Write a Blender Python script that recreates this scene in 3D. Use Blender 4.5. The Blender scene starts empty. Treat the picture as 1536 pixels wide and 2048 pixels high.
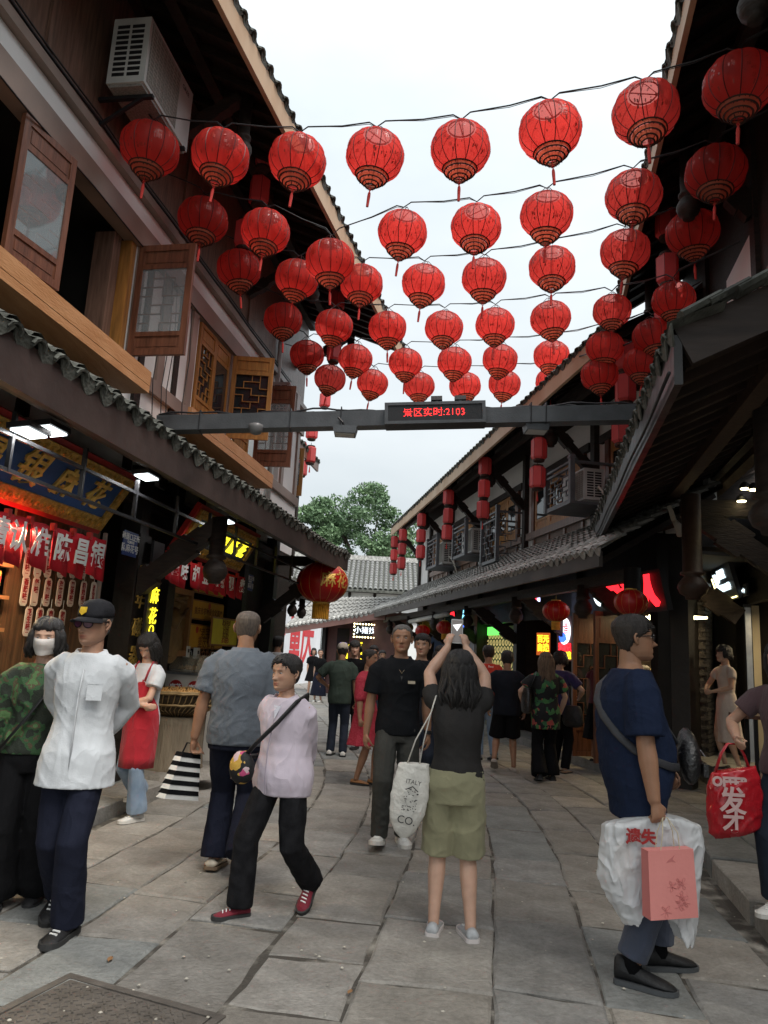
import bpy, bmesh, math, random
import numpy as np
from mathutils import Matrix, Vector
from mathutils.bvhtree import BVHTree
R = math.radians
rng = random.Random(7)
SC = bpy.context.scene
COL = SC.collection

# ------------------------------------------------------------------ camera, sky, sun, exposure
F_PX, PITCH, ROLL, CAM_H = 1470.0, R(10.8), R(3.1), 1.55
_X = np.array([1., 0, 0]); _Y = np.array([0, -math.sin(PITCH), math.cos(PITCH)]); _Z = np.array([0, -math.cos(PITCH), -math.sin(PITCH)])
CM = np.stack([math.cos(ROLL)*_X+math.sin(ROLL)*_Y, -math.sin(ROLL)*_X+math.cos(ROLL)*_Y, _Z], 1)
CP = np.array([0, 0, CAM_H])
cam = bpy.data.cameras.new('camera'); cam_o = bpy.data.objects.new('camera', cam); COL.objects.link(cam_o)
cam.sensor_fit = 'VERTICAL'; cam.sensor_height = 24.0; cam.sensor_width = 18.0
cam.lens = 24.0*F_PX/2048.0; cam.clip_end = 2000; cam.clip_start = 0.05
m4 = Matrix.Identity(4)
for i in range(3):
    for j in range(3): m4[i][j] = CM[i][j]
m4.translation = CP; cam_o.matrix_world = m4
SC.camera = cam_o
world = bpy.data.worlds.new('World'); SC.world = world; world.use_nodes = True
wt = world.node_tree; wn = wt.nodes; wn.clear()
SUN_EL, SUN_AZ = R(56), R(143)
sky = wn.new('ShaderNodeTexSky'); sky.sky_type = 'NISHITA'; sky.sun_disc = False
sky.sun_elevation = SUN_EL; sky.sun_rotation = SUN_AZ; sky.dust_density = 4.0; sky.air_density = 1.0
skyb = wn.new('ShaderNodeVectorMath'); skyb.operation = 'SCALE'; skyb.inputs['Scale'].default_value = 0.1
wt.links.new(sky.outputs[0], skyb.inputs[0])
tc = wn.new('ShaderNodeTexCoord'); mp = wn.new('ShaderNodeMapping'); mp.inputs['Scale'].default_value = (1, 1, 2.2)
nz = wn.new('ShaderNodeTexNoise'); nz.inputs['Scale'].default_value = 2.6; nz.inputs['Detail'].default_value = 5; nz.inputs['Roughness'].default_value = .5
wt.links.new(tc.outputs['Generated'], mp.inputs[0]); wt.links.new(mp.outputs[0], nz.inputs['Vector'])
cr = wn.new('ShaderNodeValToRGB'); cr.color_ramp.elements[0].position = .32; cr.color_ramp.elements[1].position = .68
cr.color_ramp.elements[0].color = (.325, .358, .374, 1); cr.color_ramp.elements[1].color = (.41, .436, .446, 1)
wt.links.new(nz.outputs['Fac'], cr.inputs[0])
mx = wn.new('ShaderNodeMix'); mx.data_type = 'RGBA'; mx.inputs[0].default_value = 0.93   # a closed cloud deck in front of the clear sky
wt.links.new(skyb.outputs[0], mx.inputs[6]); wt.links.new(cr.outputs[0], mx.inputs[7])
# overcast skies brighten towards the zenith (standard overcast luminance distribution)
sx_ = wn.new('ShaderNodeSeparateXYZ'); wt.links.new(tc.outputs['Generated'], sx_.inputs[0])
gr_ = wn.new('ShaderNodeMapRange'); gr_.inputs['From Min'].default_value = 0; gr_.inputs['From Max'].default_value = 1; gr_.inputs['To Min'].default_value = .84; gr_.inputs['To Max'].default_value = 1.5; wt.links.new(sx_.outputs[2], gr_.inputs[0])
bg = wn.new('ShaderNodeBackground'); wt.links.new(gr_.outputs[0], bg.inputs['Strength'])
wo = wn.new('ShaderNodeOutputWorld'); wt.links.new(mx.outputs[2], bg.inputs[0]); wt.links.new(bg.outputs[0], wo.inputs[0])
sl = bpy.data.lights.new('sun', 'SUN'); sl.energy = 1.5; sl.angle = R(30); sl.color = (1, .97, .92)
so = bpy.data.objects.new('sun', sl); COL.objects.link(so)
so.rotation_euler = Vector((-math.sin(SUN_AZ)*math.cos(SUN_EL), -math.cos(SUN_AZ)*math.cos(SUN_EL), -math.sin(SUN_EL))).to_track_quat('-Z', 'Y').to_euler()
vs = SC.view_settings; vs.view_transform = 'Standard'; vs.look = 'None'; vs.gamma = 1.0; vs.use_curve_mapping = False
vs.exposure = 1.15
SC.cycles.max_bounces = 7; SC.cycles.transparent_max_bounces = 12; SC.cycles.diffuse_bounces = 4
SC.cycles.use_denoising = True; SC.cycles.sample_clamp_indirect = 6.0

# ------------------------------------------------------------------ measuring helpers (photo pixel + a known plane -> world point)
def ray(u, v): return CM @ np.array([(u-768)/F_PX, -(v-1024)/F_PX, -1.0])
def at_z(u, v, z): d = ray(u, v); return CP+d*((z-CAM_H)/d[2])
def at_y(u, v, y): d = ray(u, v); return CP+d*(y/d[1])
class Frame:
    """A facade line: a runs along it, o outwards to the street, z up."""
    def __init__(s, org, heading, side):
        s.o = np.array([org[0], org[1], 0.]); h = R(heading)
        s.d = np.array([math.sin(h), math.cos(h), 0]); s.n = np.array([math.cos(h), -math.sin(h), 0])*side
    def p(s, a, o, z): return s.o+s.d*a+s.n*o+np.array([0, 0, z])
    def hit(s, u, v, off=0.0):
        d = ray(u, v); q = s.o+s.n*off
        t = s.n@(q-CP)/(s.n@d); w = CP+d*t-s.o
        return float(w@s.d), float(w[2])
    def mat(s, a, o, z, yaw=0, tilt=0):
        """matrix whose local x runs as text is read from the street, local z (text normal) points to the street"""
        x = s.d*(-1 if s.n[0] < 0 else 1); y = np.array([0, 0, 1.]); n = np.cross(x, y)
        if n@s.n < 0: x = -x; n = -n
        M = Matrix.Identity(4)
        for i in range(3): M[i][0] = x[i]; M[i][1] = y[i]; M[i][2] = n[i]; M[i][3] = s.p(a, o, z)[i]
        return M @ Matrix.Rotation(R(yaw), 4, 'Y') @ Matrix.Rotation(R(tilt), 4, 'X')

# ------------------------------------------------------------------ materials
MATS = {}
def mat(name, col, rough=.7, var=.25, scale=4.0, bump=.15, bscale=30.0, metal=0.0, stretch=None, emit=None, spec=.4, trans=0, sheen=0, col2=None, detail=5, obj_rand=0.0, coat=0):
    if name in MATS: return MATS[name]
    m = bpy.data.materials.new(name); m.use_nodes = True; MATS[name] = m
    t = m.node_tree; n = t.nodes; l = t.links; b = n['Principled BSDF']
    b.inputs['Roughness'].default_value = rough; b.inputs['Metallic'].default_value = metal
    b.inputs['Specular IOR Level'].default_value = spec
    if sheen: b.inputs['Sheen Weight'].default_value = sheen; b.inputs['Sheen Roughness'].default_value = .6
    if coat: b.inputs['Coat Weight'].default_value = coat
    c = n.new('ShaderNodeTexCoord'); mpn = n.new('ShaderNodeMapping'); l.new(c.outputs['Object'], mpn.inputs[0])
    if stretch: mpn.inputs['Scale'].default_value = stretch
    a = n.new('ShaderNodeTexNoise'); a.inputs['Scale'].default_value = scale; a.inputs['Detail'].default_value = detail; l.new(mpn.outputs[0], a.inputs['Vector'])
    r = n.new('ShaderNodeValToRGB'); r.color_ramp.elements[0].position = .3; r.color_ramp.elements[1].position = .7
    c2 = col2 or tuple(min(1, x*(1+var)) for x in col)
    c1 = tuple(x*(1-var) for x in col) if not col2 else col
    r.color_ramp.elements[0].color = (*c1, 1); r.color_ramp.elements[1].color = (*c2, 1)
    l.new(a.outputs['Fac'], r.inputs[0]); out = r.outputs[0]
    if obj_rand:
        oi = n.new('ShaderNodeObjectInfo'); mr = n.new('ShaderNodeMapRange'); mr.inputs['To Min'].default_value = 1-obj_rand; mr.inputs['To Max'].default_value = 1+obj_rand
        l.new(oi.outputs['Random'], mr.inputs[0]); hs = n.new('ShaderNodeHueSaturation'); l.new(mr.outputs[0], hs.inputs['Value']); l.new(out, hs.inputs['Color']); out = hs.outputs[0]
    l.new(out, b.inputs['Base Color'])
    if emit:
        l.new(out, b.inputs['Emission Color']); b.inputs['Emission Strength'].default_value = emit
    if trans: b.inputs['Transmission Weight'].default_value = trans
    if bump:
        a2 = n.new('ShaderNodeTexNoise'); a2.inputs['Scale'].default_value = bscale; a2.inputs['Detail'].default_value = 6; l.new(mpn.outputs[0], a2.inputs['Vector'])
        bp = n.new('ShaderNodeBump'); bp.inputs['Strength'].default_value = bump; bp.inputs['Distance'].default_value = .02
        l.new(a2.outputs['Fac'], bp.inputs['Height']); l.new(bp.outputs[0], b.inputs['Normal'])
        mrr = n.new('ShaderNodeMapRange'); mrr.inputs['To Min'].default_value = max(.02, rough-.12); mrr.inputs['To Max'].default_value = min(1, rough+.12)
        l.new(a2.outputs['Fac'], mrr.inputs[0]); l.new(mrr.outputs[0], b.inputs['Roughness'])
    return m
def tweak(m, fn):
    fn(m.node_tree, m.node_tree.nodes, m.node_tree.links, m.node_tree.nodes['Principled BSDF']); return m
UPG = (14, 14, 1.2)       # grain running up
dark_wood = mat('dark_wood', (.022, .014, .010), .62, .5, 3, .35, 6, stretch=(3, 3, 12))
black_wood = mat('black_wood', (.012, .010, .009), .5, .4, 3, .2, 20)
brown_wood = mat('brown_wood', (.165, .095, .068), .38, .4, 2.2, .25, 8, stretch=UPG)
red_wood = mat('red_brown_wood', (.14, .055, .030), .38, .4, 2.2, .2, 8, stretch=UPG)
beam_wood = mat('beam_wood', (.27, .20, .165), .42, .3, 1.5, .2, 6)
orange_wood = mat('orange_wood', (.40, .175, .065), .55, .4, 2.0, .3, 10, stretch=(9, 1.1, 9), col2=(.50, .25, .11))
yellow_wood = mat('yellow_wood', (.36, .165, .040), .45, .35, 2.0, .2, 10, stretch=UPG)
fascia_wood = mat('fascia_wood', (.42, .255, .145), .6, .3, 1.4, .25, 8, stretch=(1, 1, .25), col2=(.55, .40, .27))
plaster = mat('plaster', (.74, .74, .72), .8, .12, 1.2, .2, 14, col2=(.86, .86, .84))
tile_grey = mat('tile_grey', (.055, .056, .048), .82, .5, 7, .6, 40, col2=(.15, .155, .135), obj_rand=.25)
tile_light = mat('tile_light', (.22, .215, .20), .85, .5, 9, .6, 40, col2=(.56, .55, .52), obj_rand=.2)
metal_grey = mat('metal_grey', (.085, .09, .095), .42, .2, 5, .15, 60, metal=.3)
steel = mat('steel', (.35, .36, .37), .35, .2, 5, .1, 60, metal=.9)
white_metal = mat('white_metal', (.55, .56, .54), .45, .18, 3, .1, 40)
black_metal = mat('black_metal', (.016, .016, .018), .45, .2, 5, .1, 50)
cable = mat('cable', (.02, .02, .022), .5, .2, 5, 0)
glass_dark = mat('glass_dark', (.02, .024, .026), .06, .2, 3, 0, spec=.8)
gold = mat('gold', (.66, .43, .10), .35, .3, 12, .35, 60, metal=.35)
red_paint = mat('red_paint', (.38, .018, .016), .4, .2, 4, .1, 30)
blue_paint = mat('blue_paint', (.012, .055, .18), .35, .2, 3, .08, 30)
red_cloth = mat('red_cloth', (.45, .006, .016), .75, .15, 6, .2, 60)
white_print = mat('white_print', (.78, .78, .76), .6, .05, 6, 0)
brick_dark = mat('brick_dark', (.055, .05, .047), .85, .4, 6, .6, 40, obj_rand=.3)
def glow(name, col, s): return mat('glow_'+name, col, .5, .03, 2, 0, emit=s)
glow_white = glow('white', (.75, .92, 1), 1.6); glow_warm = glow('warm', (1, .82, .45), 5.0); glow_yellow = glow('yellow', (1, .80, .03), .9)
glow_red = glow('red', (1, .02, .03), 1.1); glow_blue = glow('blue', (.05, .16, 1), .9); glow_green = glow('green', (.14, .9, .12), .8)
glow_amber = glow('amber', (1, .55, .12), 2.0); led_red = glow('led', (1, .03, .03), 1.8)

# ------------------------------------------------------------------ mesh helpers
def tag(o, label=None, cat=None, group=None, kind=None):
    if label: o['label'] = label
    if cat: o['category'] = cat
    if group: o['group'] = group
    if kind: o['kind'] = kind
    return o
def empty(name, loc=(0, 0, 0), label=None, cat=None, group=None):
    o = bpy.data.objects.new(name, None); COL.objects.link(o); o.location = Vector(loc); o.empty_display_size = .1
    return tag(o, label, cat, group)
def link(name, me, parent=None, mtx=None):
    o = bpy.data.objects.new(name, me); COL.objects.link(o)
    if parent is not None:
        o.parent = parent
        if mtx is None: mtx = Matrix.Identity(4)
        # children are given in world space; parents here carry location only or a full matrix
        pm = parent.matrix_basis if parent.parent is None else parent.parent.matrix_basis @ parent.matrix_basis
        o.matrix_basis = pm.inverted() @ mtx
    elif mtx is not None: o.matrix_basis = mtx
    return o
def local(name, me, parent, mtx=None):
    """child given in its parent's own space"""
    o = bpy.data.objects.new(name, me); COL.objects.link(o); o.parent = parent
    if mtx is not None: o.matrix_basis = mtx
    return o
class MB:
    def __init__(s): s.v = []; s.f = []; s.sm = False
    def add(s, vs, fs):
        k = len(s.v); s.v += [tuple(map(float, q)) for q in vs]; s.f += [tuple(i+k for i in f) for f in fs]; return s
    def box8(s, p): return s.add(p, [(0, 3, 2, 1), (4, 5, 6, 7), (0, 1, 5, 4), (1, 2, 6, 5), (2, 3, 7, 6), (3, 0, 4, 7)])
    def box(s, x0, x1, y0, y1, z0, z1): return s.box8([(x0, y0, z0), (x1, y0, z0), (x1, y1, z0), (x0, y1, z0), (x0, y0, z1), (x1, y0, z1), (x1, y1, z1), (x0, y1, z1)])
    def fbox(s, fr, a0, a1, o0, o1, z0, z1):
        q = [fr.p(a, o, z) for z in (z0, z1) for a, o in ((a0, o0), (a1, o0), (a1, o1), (a0, o1))]
        return s.box8(q)
    def bar(s, p, q, w, h=None, up=(0, 0, 1)):
        p = Vector(p); q = Vector(q); h = h or w; d = (q-p).normalized(); u = Vector(up)
        if abs(d.dot(u)) > .98: u = Vector((0, 1, 0))
        x = d.cross(u).normalized()*w/2; z = x.cross(d).normalized()*h/2
        return s.box8([p-x-z, p+x-z, q+x-z, q-x-z, p-x+z, p+x+z, q+x+z, q-x+z])
    def tube(s, pts, r, n=6, cap=True):
        pts = [Vector(p) for p in pts]; rs = r if isinstance(r, (list, tuple)) else [r]*len(pts)
        rings = []; up = None
        for i, p in enumerate(pts):
            d = (pts[min(i+1, len(pts)-1)]-pts[max(i-1, 0)]).normalized()
            if up is None: up = Vector((0, 0, 1)) if abs(d.z) < .9 else Vector((1, 0, 0))
            x = d.cross(up).normalized(); y = x.cross(d).normalized(); up = y
            rx, ry = rs[i] if isinstance(rs[i], tuple) else (rs[i], rs[i])
            rings.append([p+x*math.cos(2*math.pi*k/n)*rx+y*math.sin(2*math.pi*k/n)*ry for k in range(n)])
        return s.loft(rings, cap)
    def loft(s, rings, cap=True, closed=True):
        n = len(rings[0]); vs = [q for rg in rings for q in rg]; fs = []
        for i in range(len(rings)-1):
            for k in range(n if closed else n-1):
                k2 = (k+1) % n; fs.append((i*n+k, i*n+k2, (i+1)*n+k2, (i+1)*n+k))
        if cap: fs.append(tuple(range(n))[::-1]); fs.append(tuple((len(rings)-1)*n+k for k in range(n)))
        return s.add(vs, fs)
    def lathe(s, prof, c=(0, 0, 0), n=16, cap=True):
        return s.loft([[(c[0]+r*math.cos(2*math.pi*k/n), c[1]+r*math.sin(2*math.pi*k/n), c[2]+z) for k in range(n)] for r, z in prof], cap)
    def prism(s, poly, fn, d0, d1):
        """poly of 2-D points, fn(x, y, depth) -> 3-D"""
        n = len(poly); vs = [fn(x, y, d0) for x, y in poly]+[fn(x, y, d1) for x, y in poly]
        return s.add(vs, [tuple(range(n))[::-1], tuple(range(n, 2*n))]+[(k, (k+1) % n, n+(k+1) % n, n+k) for k in range(n)])
    def mesh(s, name, m, smooth=False, fix=True):
        me = bpy.data.meshes.new(name); me.from_pydata(s.v, [], s.f)
        if fix:
            b = bmesh.new(); b.from_mesh(me); bmesh.ops.recalc_face_normals(b, faces=b.faces); b.to_mesh(me); b.free()
        for q in (m if isinstance(m, (list, tuple)) else [m]): me.materials.append(q)
        if smooth or s.sm: me.polygons.foreach_set('use_smooth', [True]*len(me.polygons))
        me.update(); return me
    def build(s, name, m, parent=None, smooth=False, mtx=None): return link(name, s.mesh(name, m, smooth), parent, mtx)
    def put(s, name, m, parent, smooth=False, mtx=None): return local(name, s.mesh(name, m, smooth), parent, mtx)
# a side scene in which modifiers and text are evaluated
TMP = bpy.data.scenes.new('workbench')
def evaluated(o, name):
    TMP.collection.objects.link(o)
    with bpy.context.temp_override(scene=TMP, view_layer=TMP.view_layers[0]): dg = bpy.context.evaluated_depsgraph_get()
    dg.update()
    me = bpy.data.meshes.new_from_object(o.evaluated_get(dg)); me.name = name
    TMP.collection.objects.unlink(o); return me
_TX = {}
def text_mesh(s, size=1.0, depth=.01, bold=.0, shear=0.0, spacing=1.0, m=None, align='CENTER', res=3):
    key = (s, size, depth, bold, shear, spacing, m.name if m else '', align)
    if key in _TX: return _TX[key]
    c = bpy.data.curves.new('lettering', 'FONT'); c.body = s; c.size = size; c.extrude = depth; c.offset = bold; c.shear = shear
    c.space_character = spacing; c.align_x = align; c.align_y = 'CENTER'; c.resolution_u = res
    o = bpy.data.objects.new('lettering', c); me = evaluated(o, 'lettering'); bpy.data.objects.remove(o); bpy.data.curves.remove(c)
    me.materials.clear()
    if m: me.materials.append(m)
    _TX[key] = me; return me
def remesh(mb, vox, smooth_it=4, name='body'):
    me = mb.mesh('raw', []); o = bpy.data.objects.new('raw', me)
    r = o.modifiers.new('r', 'REMESH'); r.mode = 'VOXEL'; r.voxel_size = vox
    if smooth_it: sm = o.modifiers.new('s', 'SMOOTH'); sm.factor = .5; sm.iterations = smooth_it
    out = evaluated(o, name); bpy.data.objects.remove(o); bpy.data.meshes.remove(me)
    out.polygons.foreach_set('use_smooth', [True]*len(out.polygons)); return out
def coords(me):
    a = np.empty(len(me.vertices)*3); me.vertices.foreach_get('co', a); return a.reshape(-1, 3)
def set_coords(me, a): me.vertices.foreach_set('co', a.ravel()); me.update()
ORD = ['first', 'second', 'third', 'fourth', 'fifth', 'sixth', 'seventh', 'eighth', 'ninth', 'tenth']
# ------------------------------------------------------------------ frames of the street fronts
FL = Frame((-3.4, 3.5), 8.7, 1)        # left shop front
FRN = Frame((3.81, 3.25), 12.3, -1)    # near right front
FRF = Frame((3.93, 10.47), -9.6, -1)   # far right front

# ------------------------------------------------------------------ ground
g = MB(); g.add([(-400, -60, -.012), (400, -60, -.012), (400, 900, -.012), (-400, 900, -.012)], [(0, 1, 2, 3)])
mortar = mat('mortar', (.075, .066, .055), .95, .5, 5, .9, 60, col2=(.34, .315, .27), detail=9)
for _e, _p in zip(mortar.node_tree.nodes['Color Ramp'].color_ramp.elements, (.48, .70)): _e.position = _p
tag(g.build('ground', mortar), kind='structure')
# street paving in a bent strip: s runs along the street, t across
_hd = lambda s: R(9.0) if s < 8 else R(9.0-18.6*min(1, (s-8)/6))
_pts = [np.array([-.45, -2.0])]; _hs = [R(9)]
for i in range(1, 900):
    s = i*.06; h = _hd(s-0); _pts.append(_pts[-1]+.06*np.array([math.sin(h), math.cos(h)])); _hs.append(h)
def street(s, t):
    i = max(0, min(len(_pts)-1, int(s/.06))); h = _hs[i]; p = _pts[i]+(s-i*.06)*np.array([math.sin(h), math.cos(h)])
    return p+t*np.array([math.cos(h), -math.sin(h)])
def stone_mat(name, c1, c2, sc):
    m = mat(name, c1, .72, .2, sc, .0, 1, col2=c2, obj_rand=.20, spec=.35)
    def f(t, n, l, b):
        c = n['Texture Coordinate']
        mp2 = n.new('ShaderNodeMapping'); mp2.inputs['Scale'].default_value = (7, 11, 7); mp2.inputs['Rotation'].default_value = (0, 0, .35); l.new(c.outputs['Object'], mp2.inputs[0])
        a1 = n.new('ShaderNodeTexNoise'); a1.inputs['Scale'].default_value = 1.5; a1.inputs['Detail'].default_value = 10; a1.inputs['Roughness'].default_value = .68; a1.inputs['Distortion'].default_value = .6; l.new(mp2.outputs[0], a1.inputs['Vector'])
        a2 = n.new('ShaderNodeTexNoise'); a2.inputs['Scale'].default_value = 70; a2.inputs['Detail'].default_value = 4; l.new(c.outputs['Object'], a2.inputs['Vector'])
        ad = n.new('ShaderNodeMath'); ad.operation = 'MULTIPLY_ADD'; ad.inputs[1].default_value = .30; l.new(a2.outputs['Fac'], ad.inputs[0]); l.new(a1.outputs['Fac'], ad.inputs[2])
        bp = n.new('ShaderNodeBump'); bp.inputs['Strength'].default_value = .9; bp.inputs['Distance'].default_value = .022; l.new(ad.outputs[0], bp.inputs['Height']); l.new(bp.outputs[0], b.inputs['Normal'])
        # worn, slightly polished crowns and pale grit specks
        mr = n.new('ShaderNodeMapRange'); mr.inputs['From Min'].default_value = .35; mr.inputs['From Max'].default_value = .7; mr.inputs['To Min'].default_value = .8; mr.inputs['To Max'].default_value = .48; l.new(a1.outputs['Fac'], mr.inputs[0]); l.new(mr.outputs[0], b.inputs['Roughness'])
        a3 = n.new('ShaderNodeTexNoise'); a3.inputs['Scale'].default_value = 2.3; a3.inputs['Detail'].default_value = 9; a3.inputs['Roughness'].default_value = .75; l.new(c.outputs['Object'], a3.inputs['Vector'])
        rr = n.new('ShaderNodeValToRGB'); rr.color_ramp.elements[0].position = .64; rr.color_ramp.elements[1].position = .72; l.new(a3.outputs['Fac'], rr.inputs[0])
        mm = n.new('ShaderNodeMix'); mm.data_type = 'RGBA'; src = b.inputs['Base Color'].links[0].from_socket
        a4 = n.new('ShaderNodeTexNoise'); a4.inputs['Scale'].default_value = 34; a4.inputs['Detail'].default_value = 6; a4.inputs['Roughness'].default_value = .7; l.new(c.outputs['Object'], a4.inputs['Vector'])
        m4_ = n.new('ShaderNodeMapRange'); m4_.inputs['From Min'].default_value = .3; m4_.inputs['From Max'].default_value = .7; m4_.inputs['To Min'].default_value = .74; m4_.inputs['To Max'].default_value = 1.14; l.new(a4.outputs['Fac'], m4_.inputs[0])
        hs4 = n.new('ShaderNodeHueSaturation'); l.new(m4_.outputs[0], hs4.inputs['Value']); l.new(src, hs4.inputs['Color']); src = hs4.outputs[0]
        l.new(rr.outputs[0], mm.inputs[0]); l.new(src, mm.inputs[6]); mm.inputs[7].default_value = (.30, .28, .24, 1); l.new(mm.outputs[2], b.inputs['Base Color'])
    return tweak(m, f)
STONES = [stone_mat('stone_warm', (.205, .19, .168), (.33, .31, .28), 3.8), stone_mat('stone_tan', (.22, .20, .172), (.345, .318, .278), 3.2),
          stone_mat('stone_cool', (.165, .17, .163), (.28, .286, .272), 3.6), stone_mat('stone_grey', (.185, .178, .165), (.305, .295, .275), 4.6)]
def slab(mb, quad, z=0.0, th=.06, gap=.006, r=None):
    """an uneven slab: quad of 4 xy points"""
    r = r or rng; q = [np.array(p, float) for p in quad]; c = sum(q)/4; ring = []
    for i in range(4):
        a, b = q[i], q[(i+1) % 4]; L = np.linalg.norm(b-a); k = 3
        for j in range(k):
            f = j/k
            p = a+(b-a)*f+np.array([r.uniform(-1, 1), r.uniform(-1, 1)])*(.009 if j else .012)
            d = c-p; ring.append(p+d/np.linalg.norm(d)*(gap+r.uniform(0, .006)))
    tx, ty, dz = r.uniform(-.008, .008), r.uniform(-.008, .008), r.uniform(-.008, .006)
    def up(p, k): return (p[0], p[1], z+dz+tx*(p[0]-c[0])+ty*(p[1]-c[1])+k)
    n = len(ring); ins = [p+(c-p)/np.linalg.norm(c-p)*(.012+r.uniform(0, .016)) for p in ring]
    vs = [up(p, -th) for p in ring]+[up(p, -.010) for p in ring]+[up(p, 0) for p in ins]+[up(c, .003)]
    fs = []
    for k in range(n):
        k2 = (k+1) % n; fs += [(k, k2, n+k2, n+k), (n+k, n+k2, 2*n+k2, 2*n+k), (2*n+k, 2*n+k2, 3*n)]
    mb.add(vs, fs)
# manhole cover position
mh0 = at_z(140, 1948, 0); mh1 = at_z(452, 2034, 0)
mhx = (mh1-mh0)/np.linalg.norm(mh1-mh0); mhL = float(np.linalg.norm(mh1-mh0)); mhy = np.array([mhx[1], -mhx[0], 0])
def in_mh(p):
    d = np.array([p[0], p[1], 0])-mh0; return -.05 < d@mhx < mhL+.05 and -.05 < d@mhy < .85
pave = empty('street_pavement'); pave['kind'] = 'structure'
rows = [-3.6]; rr_ = random.Random(3)
while rows[-1] < 5.6: rows.append(rows[-1]+rr_.choice([.44, .50, .56, .64, .52]))
far = MB(); far2 = MB(); cnt = 0
for i in range(len(rows)-1):
    s = 2.6+rr_.uniform(0, .8); t0, t1 = rows[i], rows[i+1]; k = 0
    while s < 44:
        L = rr_.uniform(.55, 1.1) if s < 20 else rr_.uniform(1.0, 1.6)
        k2 = rr_.uniform(-.04, .04); q = [street(s, t0), street(s+k, t1), street(s+L+k2, t1), street(s+L, t0)]; k = k2
        c = sum(q)/4; ly, lx = c[1], c[0]
        s += L
        if any(in_mh(p) for p in q) and in_mh(c): continue
        lo = FL.n@(np.array([lx, ly, 0])-FL.o); la = FL.d@(np.array([lx, ly, 0])-FL.o)
        if lo < .55 and la < 9.5: continue
        ro = FRN.n@(np.array([lx, ly, 0])-FRN.o); ra = FRN.d@(np.array([lx, ly, 0])-FRN.o)
        if ra < 3.6 and ro < 1.75: continue
        if ra < 8.5 and ro < .0: continue
        if ly < 12.5 and abs(lx) < 4.5 and cnt < 285:
            mb = MB(); slab(mb, [p-c for p in q]); mi = rr_.choices([0, 1, 2, 3], [4, 3, 2, 3])[0]
            o = local('paving_stone', mb.mesh('paving_stone', STONES[mi]), pave, Matrix.Translation((c[0], c[1], 0))); cnt += 1
        elif abs(lx) < 9: slab(far if rr_.random() < .5 else far2, q)
for mb, m in ((far, STONES[0]), (far2, STONES[3])):
    o = mb.build('far_paving', m, pave); o['kind'] = 'stuff'
# raised walks with kerb stones
def walk(fr, a0, a1, o_in, o_out, z, nm):
    e = empty(nm); e['kind'] = 'structure'; a = a0; r = random.Random(5)
    while a < a1:
        L = r.uniform(.8, 1.5); b = min(a+L, a1)
        mb = MB(); o0 = o_out+r.uniform(-.025, .025); o1 = o_out+r.uniform(-.025, .025)
        c = fr.p((a+b)/2, o_out-.2, 0)
        q = [fr.p(a, o0, 0)-c, fr.p(b, o1, 0)-c, fr.p(b, o_out-.42, 0)-c, fr.p(a, o_out-.42, 0)-c]
        slab(mb, [p[:2] for p in q], z, z+.06, .006, r); mb.put('kerb_stone', r.choice(STONES), e, mtx=Matrix.Translation(c))
        oo = o_out-.42
        while oo > o_in:
            w = r.uniform(.5, .8); mb = MB(); c = fr.p((a+b)/2, oo-w/2, 0); q = [fr.p(a, oo, 0)-c, fr.p(b, oo, 0)-c, fr.p(b, max(o_in, oo-w), 0)-c, fr.p(a, max(o_in, oo-w), 0)-c]
            slab(mb, [p[:2] for p in q], z, .08, .008, r); mb.put('paving_stone', r.choice(STONES), e, mtx=Matrix.Translation(c)); oo -= w
        a = b
    u = MB(); u.fbox(fr, a0, a1, o_in, o_out-.03, -.02, z-.03); u.build('walk_bed', mortar, e)
walk(FL, -1.2, 10.2, -.6, .62, .12, 'left_pavement')
walk(FRN, -2.2, 3.7, -.2, 1.70, .14, 'right_pavement')
# manhole cover
iron = mat('cast_iron', (.11, .098, .086), .5, .4, 8, .3, 60, metal=.4, col2=(.19, .17, .15))
mh = empty('manhole_cover', mh0, 'rectangular cast iron manhole cover with raised cross pattern in the street', 'manhole cover')
mm = Matrix.Identity(4)
for i in range(3): mm[i][0] = mhx[i]; mm[i][1] = mhy[i]; mm[i][2] = (0, 0, 1)[i]
mh.matrix_basis = Matrix.Translation(mh0) @ mm
MB().box(.05, mhL-.05, .05, .75, -.05, .004).put('plate', iron, mh)
f = MB()
for x0, x1, y0, y1 in ((0, mhL, 0, .04), (0, mhL, .76, .8), (0, .04, .0405, .7595), (mhL-.04, mhL, .0405, .7595)): f.box(x0, x1, y0, y1, -.05, .006)
f.put('frame', iron, mh)
cr_ = MB(); nx = int((mhL-.14)/.062)
for i in range(nx):
    for j in range(11):
        x, y = .085+i*.062, .085+j*.06; d = .019
        for sg in (1, -1): cr_.bar((x-d, y-d*sg, .0062), (x+d, y+d*sg, .0062), .009, .0065+.0012*sg)
cr_.put('cross_studs', iron, mh)['kind'] = 'stuff'

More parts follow.
